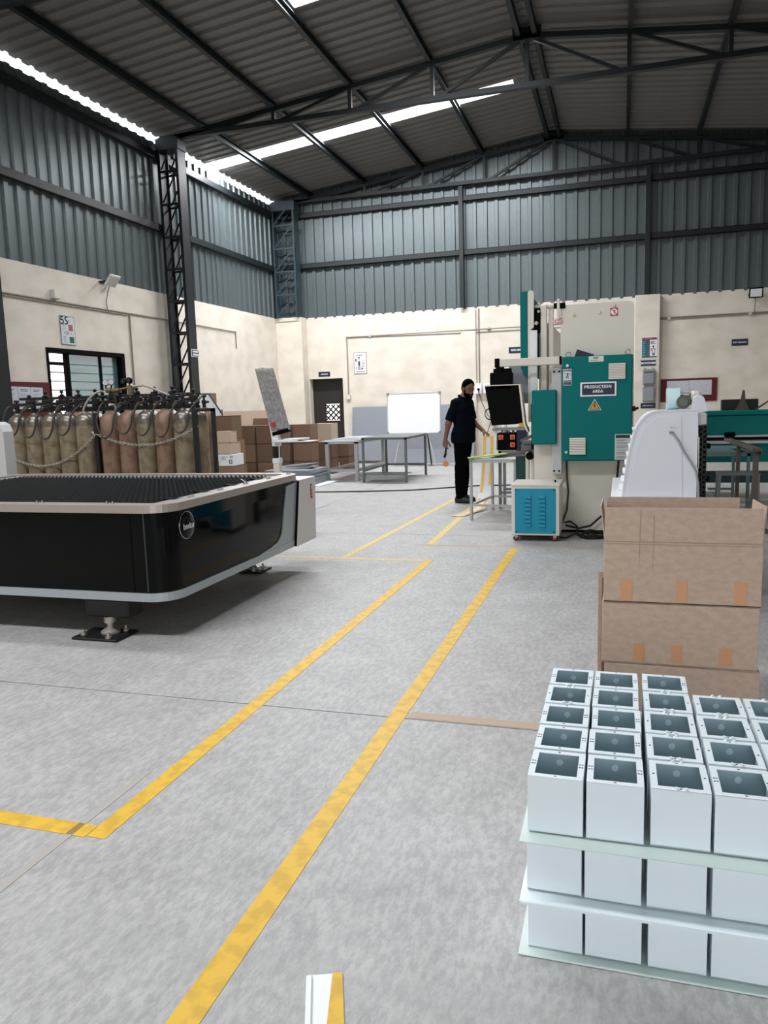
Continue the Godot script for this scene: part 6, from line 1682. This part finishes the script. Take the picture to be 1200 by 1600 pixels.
func enclosures() -> void:
	var em: Material = mats["enclosure"]
	var w := 0.139
	var d := 0.156
	var h := 0.152
	var t := 0.0025
	var rim := 0.0165
	var hx := w / 2
	var hz := d / 2
	var make := func(kind: int) -> Node3D:
		var o := thing("metal_enclosure", "x", "metal box", V0, "white metal boxes in the layered stack")
		var q := mb()
		q.bx(Vector3(-hx, 0, hz), Vector3(hx, h, hz - t), 0.0012).bx(Vector3(-hx, 0, -hz), Vector3(hx, h, -hz + t), 0.0012)
		q.bx(Vector3(-hx, 0, hz - t), Vector3(-hx + t, h, -hz + t), 0.0008).bx(Vector3(hx, 0, hz - t), Vector3(hx - t, h, -hz + t), 0.0008)
		q.bx(Vector3(-hx, 0, -hz), Vector3(hx, t, hz))
		part(o, "shell", q, em)
		var r := mb()
		r.bx(Vector3(-hx, h - t, hz), Vector3(hx, h + 0.0004, hz - rim), 0.0008).bx(Vector3(-hx, h - t, -hz), Vector3(hx, h + 0.0004, -hz + rim), 0.0008)
		r.bx(Vector3(-hx, h - t, hz - rim), Vector3(-hx + rim, h + 0.0004, -hz + rim)).bx(Vector3(hx, h - t, hz - rim), Vector3(hx - rim, h + 0.0004, -hz + rim))
		part(o, "rim", r, em)
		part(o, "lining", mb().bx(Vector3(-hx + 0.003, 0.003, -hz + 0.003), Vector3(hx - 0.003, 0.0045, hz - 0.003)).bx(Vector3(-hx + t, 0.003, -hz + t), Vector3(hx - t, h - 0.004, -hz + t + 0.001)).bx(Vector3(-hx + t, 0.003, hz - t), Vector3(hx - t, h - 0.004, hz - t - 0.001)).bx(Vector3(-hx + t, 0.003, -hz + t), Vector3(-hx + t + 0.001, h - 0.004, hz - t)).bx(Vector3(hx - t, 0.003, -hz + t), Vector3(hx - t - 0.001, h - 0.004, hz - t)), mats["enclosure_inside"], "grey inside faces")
		var holes := mb()
		var y := h + 0.0006
		for s in [-1.0, 1.0]:
			holes.box(Vector3(0, y, s * (hz - rim * 0.5)), Vector3(0.006, 0.0006, 0.004))
			if kind == 0:
				for k in [-1.0, 1.0]:
					for e in [-0.0032, 0.0032]:
						holes.cyl(Vector3(s * (hx - rim * 0.5) + e, y - 0.0003, k * 0.008), Vector3(s * (hx - rim * 0.5) + e, y + 0.0003, k * 0.008), 0.0026, -1, 8)
			else:
				holes.cyl(Vector3(s * (hx - rim * 0.5), y - 0.0003, 0.0), Vector3(s * (hx - rim * 0.5), y + 0.0003, 0.0), 0.003, -1, 8)
		part(o, "screw_hole", holes, mats["ink_black"]).set_meta("kind", "stuff")
		part(o, "knockout", mb().cyl(Vector3(0, 0.122, -hz + t + 0.001), Vector3(0, 0.122, -hz + t + 0.003), 0.0095, 0.009, 18), em, "pale round knockout in the back")
		if kind == 1:
			for x in [-0.011, 0.011]:
				part(o, "hinge_stud", mb().cyl(Vector3(x, h, hz - 0.003), Vector3(x, h + 0.006, hz - 0.003), 0.0052, 0.0045, 12), em)
				part(o, "hinge_stud", mb().cyl(Vector3(x, h, -hz + 0.004), Vector3(x, h + 0.005, -hz + 0.004), 0.005, 0.0043, 12), em)
		return o
	var a: Node3D = make.call(0)
	var b: Node3D = make.call(1)
	var used := [false, false]
	var place := func(kind: int, at: Vector3, lab: String, turn: float) -> void:
		var src: Node3D = a if kind == 0 else b
		if used[kind]:
			copy(src, at, lab, turn)
		else:
			src.position = at; src.rotation.y = turn; src.set_meta("label", lab)
			used[kind] = true
	var rng := RandomNumberGenerator.new()
	rng.seed = 4
	var xs := [-0.153, -0.006, 0.148, 0.298, 0.446]
	var ys := [0.006, 0.168, 0.336]
	var zfr := -1.9
	var pitch := 0.168
	var colname := ["leftmost", "second from left", "third from left", "fourth from left", "rightmost"]
	var rowname := ["front", "second", "third", "fourth", "last"]
	var nrow := [5, 5, 5, 4, 4]
	for c in 5:
		for r in nrow[c]:
			var kind := 0
			if c == 0 and r == 3: kind = 1
			if c == 2 and r < 4: kind = 1
			if c >= 3 and r > 0: kind = 1
			place.call(kind, Vector3(xs[c] + rng.randf_range(-0.002, 0.002), ys[2] + 0.002, zfr - d / 2 - r * pitch - (0.004 if c > 1 else 0.0)), "open white metal box, %s row of the %s column, top layer%s" % [rowname[r], colname[c], ", hinge studs" if kind == 1 else ""], rng.randf_range(-0.01, 0.01))
	for l in 2:
		for c in 5:
			place.call(0, Vector3(xs[c] + [0.0, -0.003][l] + rng.randf_range(-0.002, 0.002), ys[l] + 0.001, zfr - d / 2 - (0.004 if l else 0.0)), "white metal box at the front of the %s layer, %s" % [["bottom", "middle"][l], colname[c]], rng.randf_range(-0.012, 0.012))
		for r in range(1, 5):
			place.call(0, Vector3(xs[0], ys[l] + 0.001, zfr - d / 2 - r * pitch), "white metal box down the left side of the %s layer, %s row" % [["bottom", "middle"][l], rowname[r]], 0.0)
	var sl := ["bottom", "middle", "top"]
	var sheets := [[0.001, -1.868, 0.004, mats["sheet"], -0.245], [0.1605, -1.858, -0.014, mats["enclosure"], -0.238], [0.3285, -1.853, 0.0, mats["sheet"], -0.238]]
	for k in 3:
		var s: Array = sheets[k]
		var x0: float = s[4]
		var m := mb().box(Vector3((x0 + 0.56) / 2, s[0] + 0.002, (s[1] - 2.78) / 2), Vector3(0.56 - x0, 0.004, s[1] + 2.78), 0.001, Basis(Vector3.UP, s[2] * 0.2))
		if k == 1:
			m.bx(Vector3(x0, s[0] - 0.004, s[1]), Vector3(0.56, s[0] + 0.003, s[1] + 0.003))
		solo("separator_sheet", m, s[3], "%s sheet metal layer under the white metal boxes" % sl[k], "metal sheet", "sheets between the box layers")

# ---------------------------------------------------------------- the man: distance fields meshed as surface nets
# a bone is ["c", a, b, ra, rb] (tapered capsule), ["e", centre, radii, basis] (ellipsoid), ["s", centre, radii, basis] (ellipsoid taken away)
func bone_d(p: Vector3, b: Array) -> float:
	if b[0] == "c":
		var a: Vector3 = b[1]
		var ab: Vector3 = b[2] - a
		var t := clampf((p - a).dot(ab) / maxf(ab.length_squared(), 1e-9), 0.0, 1.0)
		return (p - a - ab * t).length() - lerpf(b[3], b[4], t)
	var r: Vector3 = b[2]
	var q: Vector3 = ((b[3] as Basis).transposed() * (p - b[1])) / r
	return (q.length() - 1.0) * minf(r.x, minf(r.y, r.z))

func net(bones: Array, k: float, cell: float, into: MB, cut: Variant = null, grow := 0.0) -> MB:
	var lo := Vector3(99, 99, 99)
	var hi := -lo
	var boxes := []
	for b in bones:
		var l: Vector3
		var h: Vector3
		if b[0] == "c":
			var r := maxf(b[3], b[4]) + grow + cell * 2.5
			l = (b[1] as Vector3).min(b[2]) - Vector3.ONE * r
			h = (b[1] as Vector3).max(b[2]) + Vector3.ONE * r
		else:
			var m := maxf(b[2].x, maxf(b[2].y, b[2].z)) + grow + cell * 2.5
			l = b[1] - Vector3.ONE * m
			h = b[1] + Vector3.ONE * m
		boxes.append([l, h])
		lo = lo.min(l); hi = hi.max(h)
	var nx := int((hi.x - lo.x) / cell) + 2
	var ny := int((hi.y - lo.y) / cell) + 2
	var nz := int((hi.z - lo.z) / cell) + 2
	var f := PackedFloat32Array()
	f.resize(nx * ny * nz)
	f.fill(1.0)
	for n in bones.size():
		var b: Array = bones[n]
		var l: Vector3 = (boxes[n][0] - lo) / cell
		var h: Vector3 = (boxes[n][1] - lo) / cell
		for i in range(maxi(int(l.x), 0), mini(int(h.x) + 1, nx)):
			for j in range(maxi(int(l.y), 0), mini(int(h.y) + 1, ny)):
				for m in range(maxi(int(l.z), 0), mini(int(h.z) + 1, nz)):
					var at := (i * ny + j) * nz + m
					var p := lo + Vector3(i, j, m) * cell
					var d := bone_d(p, b)
					var o := f[at]
					if b[0] == "s":
						var g := clampf(0.5 - 0.5 * (o + d) / k, 0.0, 1.0)
						f[at] = lerpf(o, -d, g) + k * g * (1.0 - g)
					else:
						d -= grow
						if o >= 1.0:
							f[at] = d
						else:
							var g := clampf(0.5 + 0.5 * (o - d) / k, 0.0, 1.0)
							f[at] = lerpf(o, d, g) - k * g * (1.0 - g)
	if cut != null:
		for i in nx:
			for j in ny:
				for m in nz:
					var at := (i * ny + j) * nz + m
					if f[at] < 0.05:
						f[at] = maxf(f[at], cut.call(lo + Vector3(i, j, m) * cell))
	var id := PackedInt32Array()
	id.resize(nx * ny * nz)
	id.fill(-1)
	var vs := PackedVector3Array()
	var ns := PackedVector3Array()
	var sy := nz
	var sx := ny * nz
	for i in nx - 1:
		for j in ny - 1:
			for m in nz - 1:
				var at := i * sx + j * sy + m
				var a := f[at]
				if a > 0.06 or a < -0.06:
					continue
				var c := [a, f[at + sx], f[at + sy], f[at + sx + sy], f[at + 1], f[at + sx + 1], f[at + sy + 1], f[at + sx + sy + 1]]
				var neg := 0
				for e in c:
					if e < 0.0: neg += 1
				if neg == 0 or neg == 8:
					continue
				var sum := V0
				var cnt := 0
				for e in [[0, 1], [2, 3], [4, 5], [6, 7], [0, 2], [1, 3], [4, 6], [5, 7], [0, 4], [1, 5], [2, 6], [3, 7]]:
					var u: float = c[e[0]]
					var w: float = c[e[1]]
					if (u < 0.0) != (w < 0.0):
						var t := u / (u - w)
						var p0 := Vector3(e[0] & 1, (e[0] >> 1) & 1, e[0] >> 2)
						var p1 := Vector3(e[1] & 1, (e[1] >> 1) & 1, e[1] >> 2)
						sum += p0.lerp(p1, t)
						cnt += 1
				var gr := Vector3(c[1] + c[3] + c[5] + c[7] - c[0] - c[2] - c[4] - c[6], c[2] + c[3] + c[6] + c[7] - c[0] - c[1] - c[4] - c[5], c[4] + c[5] + c[6] + c[7] - c[0] - c[1] - c[2] - c[3])
				id[at] = vs.size()
				vs.append(lo + (Vector3(i, j, m) + sum / cnt) * cell)
				ns.append(gr.normalized())
	for i in range(1, nx - 1):
		for j in range(1, ny - 1):
			for m in range(1, nz - 1):
				var at := i * sx + j * sy + m
				var s := f[at] < 0.0
				for e in [[sx, sy, 1], [sy, 1, sx], [1, sx, sy]]:
					if (f[at + e[0]] < 0.0) == s:
						continue
					var a := id[at]
					var b := id[at - e[1]]
					var c := id[at - e[1] - e[2]]
					var d := id[at - e[2]]
					if a < 0 or b < 0 or c < 0 or d < 0:
						continue
					into.tri(vs[a], vs[b], vs[c], ns[a], ns[b], ns[c])
					into.tri(vs[a], vs[c], vs[d], ns[a], ns[c], ns[d])
	return into

func hand_bones(w: Vector3, dir: Vector3, palm: Vector3, thumb: Vector3, curl: float, spread := 0.0) -> Array:
	var out := []
	dir = dir.normalized()
	palm = (palm - dir * palm.dot(dir)).normalized()
	thumb = (thumb - dir * thumb.dot(dir) - palm * thumb.dot(palm)).normalized()
	var offs := [0.031, 0.0105, -0.0105, -0.03]
	var lens := [0.07, 0.078, 0.072, 0.056]
	for k in 4:
		var kn: Vector3 = w + dir * (0.092 - absf(k - 1.2) * 0.005) + thumb * offs[k]
		out.append(["c", w + thumb * offs[k] * 0.62 + dir * 0.006, kn, 0.0155, 0.0125])
		var p: Vector3 = kn
		var ang := curl * (0.55 + 0.1 * k)
		for j in 3:
			var d := dir * cos(ang) + palm * sin(ang) + thumb * (spread * (1.5 - k))
			var q: Vector3 = p + d.normalized() * lens[k] * [0.46, 0.3, 0.24][j]
			out.append(["c", p, q, 0.0098 - 0.001 * j, 0.0088 - 0.001 * j])
			p = q
			ang += curl * [0.75, 0.6, 0.4][j]
	var t0 := w + dir * 0.022 + thumb * 0.024 + palm * 0.006
	var t1 := t0 + (dir * 0.62 + thumb * 0.7 + palm * 0.35).normalized() * 0.042
	var t2 := t1 + (dir * 0.85 + thumb * 0.25 + palm * 0.45).normalized() * 0.032
	var t3 := t2 + (dir * 0.8 + palm * 0.6).normalized() * 0.026
	out.append(["c", t0, t1, 0.0145, 0.012]); out.append(["c", t1, t2, 0.0115, 0.0105]); out.append(["c", t2, t3, 0.0105, 0.008])
	return out

func worker() -> void:
	var th := deg_to_rad(-16.0)
	var o := thing("person", "bearded man in a dark navy shirt and black trousers looking down at the taped strip", "person", Vector3(-2.15, 0, -10.95), "", th)
	var hipr := Vector3(-0.01, 0.92, 0.09)
	var hipl := Vector3(-0.01, 0.92, -0.09)
	var knr := Vector3(-0.01, 0.5, 0.095)
	var knl := Vector3(-0.04, 0.5, -0.1)
	var anr := Vector3(-0.015, 0.09, 0.1)
	var anl := Vector3(-0.085, 0.09, -0.11)
	var shr := Vector3(-0.03, 1.425, 0.185)
	var shl := Vector3(0.0, 1.425, -0.185)
	var elr := Vector3(-0.11, 1.135, 0.245)
	var ell := Vector3(0.03, 1.15, -0.235)
	var wrr := Vector3(-0.175, 0.915, 0.225)
	var wrl := Vector3(0.21, 1.01, -0.21)
	var nb := Vector3(-0.005, 1.46, 0)
	var hc := Vector3(0.085, 1.615, 0)
	# head axes: bowed forward and turned a little towards the viewer
	var hb := Basis(Vector3.UP, deg_to_rad(-30)) * Basis(Vector3.BACK, deg_to_rad(-24))
	var H := func(x: float, y: float, z: float) -> Vector3: return hc + hb * Vector3(x, y, z)
	var torso := [["c", Vector3(-0.01, 1.33, -0.1), Vector3(-0.01, 1.33, 0.1), 0.108, 0.108], ["c", Vector3(0.0, 1.2, -0.085), Vector3(0.0, 1.2, 0.085), 0.112, 0.112], ["c", Vector3(0.012, 1.06, -0.07), Vector3(0.012, 1.06, 0.07), 0.112, 0.112], ["c", Vector3(-0.012, 0.93, -0.08), Vector3(-0.012, 0.93, 0.08), 0.112, 0.112], ["c", shl + Vector3(0, -0.01, 0.03), shr + Vector3(0, -0.015, -0.03), 0.056, 0.056]]
	var legs := [["c", hipr, knr, 0.088, 0.058], ["c", hipl, knl, 0.088, 0.058], ["c", knr, anr + Vector3(0.015, 0.12, 0), 0.056, 0.045], ["c", knl, anl + Vector3(0.015, 0.12, 0), 0.056, 0.045], ["c", knr + Vector3(-0.02, -0.12, 0), anr, 0.05, 0.038], ["c", knl + Vector3(-0.02, -0.12, 0), anl, 0.05, 0.038]]
	var arms := [["c", shr + Vector3(0, -0.02, -0.015), elr, 0.046, 0.04], ["c", shl + Vector3(0, -0.02, 0.015), ell, 0.046, 0.04], ["c", elr, wrr, 0.041, 0.026], ["c", ell, wrl, 0.041, 0.026]]
	var body := mb()
	net(torso + legs + arms + [["c", nb, H.call(-0.02, -0.06, 0), 0.058, 0.055]], 0.035, 0.0125, body)
	# head at a finer grid
	var face := [["e", H.call(-0.012, 0.035, 0), Vector3(0.096, 0.088, 0.075), hb], ["e", H.call(0.022, -0.035, 0), Vector3(0.072, 0.086, 0.06), hb], ["c", H.call(0.062, -0.1, -0.012), H.call(0.062, -0.1, 0.012), 0.022, 0.022], ["c", H.call(0.074, 0.026, -0.03), H.call(0.074, 0.026, 0.03), 0.014, 0.014],
		["s", H.call(0.096, 0.004, 0.031), Vector3(0.016, 0.012, 0.018), hb], ["s", H.call(0.096, 0.004, -0.031), Vector3(0.016, 0.012, 0.018), hb],
		["c", H.call(0.086, 0.014, 0), H.call(0.106, -0.03, 0), 0.009, 0.014], ["c", H.call(0.094, -0.035, -0.012), H.call(0.094, -0.035, 0.012), 0.009, 0.009], ["c", H.call(0.082, -0.063, -0.017), H.call(0.082, -0.063, 0.017), 0.009, 0.009],
		["e", H.call(-0.008, -0.006, 0.078), Vector3(0.02, 0.032, 0.011), hb], ["e", H.call(-0.008, -0.006, -0.078), Vector3(0.02, 0.032, 0.011), hb], ["c", H.call(-0.025, -0.05, 0), H.call(-0.05, -0.12, 0), 0.056, 0.056]]
	net(face, 0.012, 0.0045, body)
	net([["c", wrr + (elr - wrr) * 0.12, wrr, 0.029, 0.025]] + hand_bones(wrr, Vector3(-0.16, -1, -0.05), Vector3(0.2, 0, -1), Vector3(1, 0, 0.1), 0.75), 0.008, 0.004, body)
	net([["c", wrl + (ell - wrl) * 0.12, wrl, 0.029, 0.025]] + hand_bones(wrl, Vector3(0.85, -0.5, 0.12), Vector3(-0.4, -0.8, 0.2), Vector3(0.1, 0.3, 1), 0.8), 0.008, 0.004, body)
	part(o, "body", body, mats["skin"])
	# clothes
	var sleeve_r := shr.lerp(elr, 0.86)
	var sleeve_l := shl.lerp(ell, 0.86)
	var shirt := torso + [["c", Vector3(-0.005, 0.98, -0.085), Vector3(-0.005, 0.98, 0.085), 0.122, 0.122], ["c", Vector3(-0.005, 0.9, -0.09), Vector3(-0.005, 0.9, 0.09), 0.122, 0.122], ["c", Vector3(0.03, 1.1, -0.06), Vector3(0.03, 1.1, 0.06), 0.105, 0.105], ["c", nb, nb + Vector3(0.025, 0.04, 0), 0.066, 0.064]]
	var fold := FastNoiseLite.new()
	fold.seed = 5
	fold.frequency = 7.0
	var cut_shirt := func(p: Vector3) -> float:
		return maxf(0.862 + 0.012 * sin(p.z * 18.0) - p.y, p.y - 1.515 + p.x * 0.5)
	var sm := mb()
	net(shirt, 0.03, 0.011, sm, cut_shirt, 0.01)
	for s in [[shr, elr, sleeve_r], [shl, ell, sleeve_l]]:
		var ax: Vector3 = (s[1] - s[0]).normalized()
		net([["c", s[0] + Vector3(0, 0, -signf(s[0].z) * 0.05), s[0] + Vector3(0, -0.012, -signf(s[0].z) * 0.012), 0.06, 0.06], ["c", s[0] + Vector3(0, -0.014, -signf(s[0].z) * 0.012), s[1], 0.06, 0.06]], 0.02, 0.011, sm, func(p: Vector3) -> float: return (p - s[2]).dot(ax), 0.008)
	for i in sm.v.size():
		# soft creases in the cloth
		var e := fold.get_noise_3d(sm.v[i].x * 1.4, sm.v[i].y * 2.2, sm.v[i].z * 1.4)
		sm.v[i] += sm.n[i] * 0.009 * e
	part(o, "shirt", sm, mats["shirt"])
	var col := mb()
	var cpts := PackedVector3Array()
	for k in 15:
		var a := PI * 0.12 + TAU * 0.88 * k / 14.0
		cpts.append(nb + Vector3(0.012 + cos(a) * 0.07, 0.035 - cos(a) * 0.03, sin(a) * 0.068))
	col.tube(cpts, 0.014, 7)
	part(o, "collar", col, mats["shirt"])
	var tr := mb()
	net(legs + [["c", Vector3(-0.012, 0.93, -0.08), Vector3(-0.012, 0.93, 0.08), 0.108, 0.108], ["c", Vector3(-0.012, 1.0, -0.07), Vector3(-0.012, 1.0, 0.07), 0.1, 0.1], ["c", knr + Vector3(-0.005, 0, 0), anr + Vector3(0.0, 0.0, 0), 0.062, 0.054], ["c", knl + Vector3(-0.005, 0, 0), anl + Vector3(0.0, 0.0, 0), 0.062, 0.054]], 0.03, 0.011, tr, func(p: Vector3) -> float: return maxf(0.065 - p.y, p.y - 1.03), 0.012)
	for i in tr.v.size():
		tr.v[i] += tr.n[i] * 0.008 * fold.get_noise_3d(tr.v[i].x * 1.2 + 9.0, tr.v[i].y * 2.6, tr.v[i].z * 1.2)
	part(o, "trousers", tr, mats["trousers"])
	for s in [[anr, 0.0], [anl, 0.06]]:
		var a: Vector3 = s[0]
		a.y = 0.0
		var sh := mb()
		net([["c", a + Vector3(-0.045, 0.045, 0), a + Vector3(0.06, 0.045, 0.005), 0.042, 0.044], ["c", a + Vector3(0.06, 0.04, 0.005), a + Vector3(0.165, 0.034, 0.012), 0.045, 0.036], ["c", a + Vector3(-0.02, 0.05, 0), a + Vector3(-0.01, 0.105, 0), 0.042, 0.046]], 0.03, 0.007, sh, func(p: Vector3) -> float: return 0.012 - p.y, 0.003)
		var sp := part(o, "shoe", sh, mats["shoe"])
		var sole := PackedVector2Array()
		for k in 24:
			var an := TAU * k / 24.0
			var x := cos(an)
			sole.append(Vector2(a.x + 0.062 + x * 0.148, a.z + 0.006 + sin(an) * (0.05 if x > 0 else 0.043) * (1.0 - 0.1 * x * x)))
		part(sp, "sole", mb().prism(sole, 0.0, 0.022, FLAT), mats["rubber"])
	# hair and beard
	var hair := mb()
	net([["e", H.call(-0.016, 0.038, 0), Vector3(0.097, 0.092, 0.078), hb], ["e", H.call(-0.045, -0.005, 0), Vector3(0.062, 0.075, 0.072), hb]], 0.015, 0.006, hair, func(p: Vector3) -> float:
		var q: Vector3 = hb.transposed() * (p - hc)
		return maxf(maxf(q.x - 0.052 + maxf(0.085 - q.y, 0.0) * 0.6, -0.085 - q.y), 0.02 - Vector2(q.x + 0.008, q.y + 0.008).length() if absf(q.z) > 0.07 else -1.0), 0.005)
	part(o, "hair", hair, mats["hair"])
	var beard := mb()
	net([["e", H.call(0.026, -0.045, 0), Vector3(0.073, 0.084, 0.063), hb], ["c", H.call(0.062, -0.108, -0.014), H.call(0.062, -0.108, 0.014), 0.032, 0.032], ["c", H.call(0.085, -0.047, -0.022), H.call(0.085, -0.047, 0.022), 0.011, 0.011]], 0.012, 0.005, beard, func(p: Vector3) -> float:
		var q: Vector3 = hb.transposed() * (p - hc)
		var up := q.y + 0.045 - (0.045 if q.x < 0.03 else 0.0) - (0.006 if q.x > 0.07 else 0.0)
		var lip := 0.009 - Vector2(q.y + 0.064, q.z * 0.35).length() if q.x > 0.07 else -1.0
		return maxf(maxf(up, lip), 0.008 - q.x), 0.007)
	part(o, "beard", beard, mats["hair"])
	for s in [-1.0, 1.0]:
		var ep: Vector3 = H.call(0.079, 0.003, s * 0.031)
		var ey := part(o, "eye", mb().ball(ep, Vector3.ONE * 0.0105, 12, 8), mats["eye_white"])
		part(ey, "iris", mb().ball(ep + hb * Vector3(0.0085, -0.003, 0), Vector3.ONE * 0.0052, 10, 6), mats["ink_black"])
		part(ey, "eyelid", mb().ball(ep + hb * Vector3(0.001, 0.005, 0), Vector3(0.0135, 0.0105, 0.0155), 12, 8), mats["skin"])
		part(o, "eyebrow", mb().tube(PackedVector3Array([H.call(0.087, 0.03, s * 0.014), H.call(0.087, 0.034, s * 0.03), H.call(0.078, 0.03, s * 0.048)]), 0.005, 6), mats["hair"])
	# tape tool in the right hand
	var tf := o.transform
	var tw: Vector3 = tf * (wrr + Vector3(0.0, -0.085, -0.02))
	var tool := thing("tape_tool", "black tape tool with an orange tape end dangling from the man's right hand", "tool", tw)
	part(tool, "handle", mb().bar(Vector3(0.012, 0.045, 0), Vector3(-0.012, -0.12, 0.0), 0.026, 0.03, V0, 0.006), mats["iron"])
	part(tool, "blade_head", mb().bar(Vector3(-0.005, -0.11, 0), Vector3(-0.03, -0.175, 0), 0.034, 0.02, V0, 0.004), mats["rubber"])
	part(tool, "tape_strand", mb().bar(Vector3(-0.025, -0.17, 0), Vector3(-0.02, -0.24, 0), 0.01, 0.001), mats["brown_tape"])
	part(tool, "tape_end", mb().torus(Vector3(-0.01, -0.265, 0.0), Vector3(0.5, 0.2, 1), 0.027, 0.012, 18, 8).bar(Vector3(-0.045, -0.235, 0.005), Vector3(0.03, -0.275, 0.01), 0.035, 0.016), mats["orange_tape"], "orange tape end")
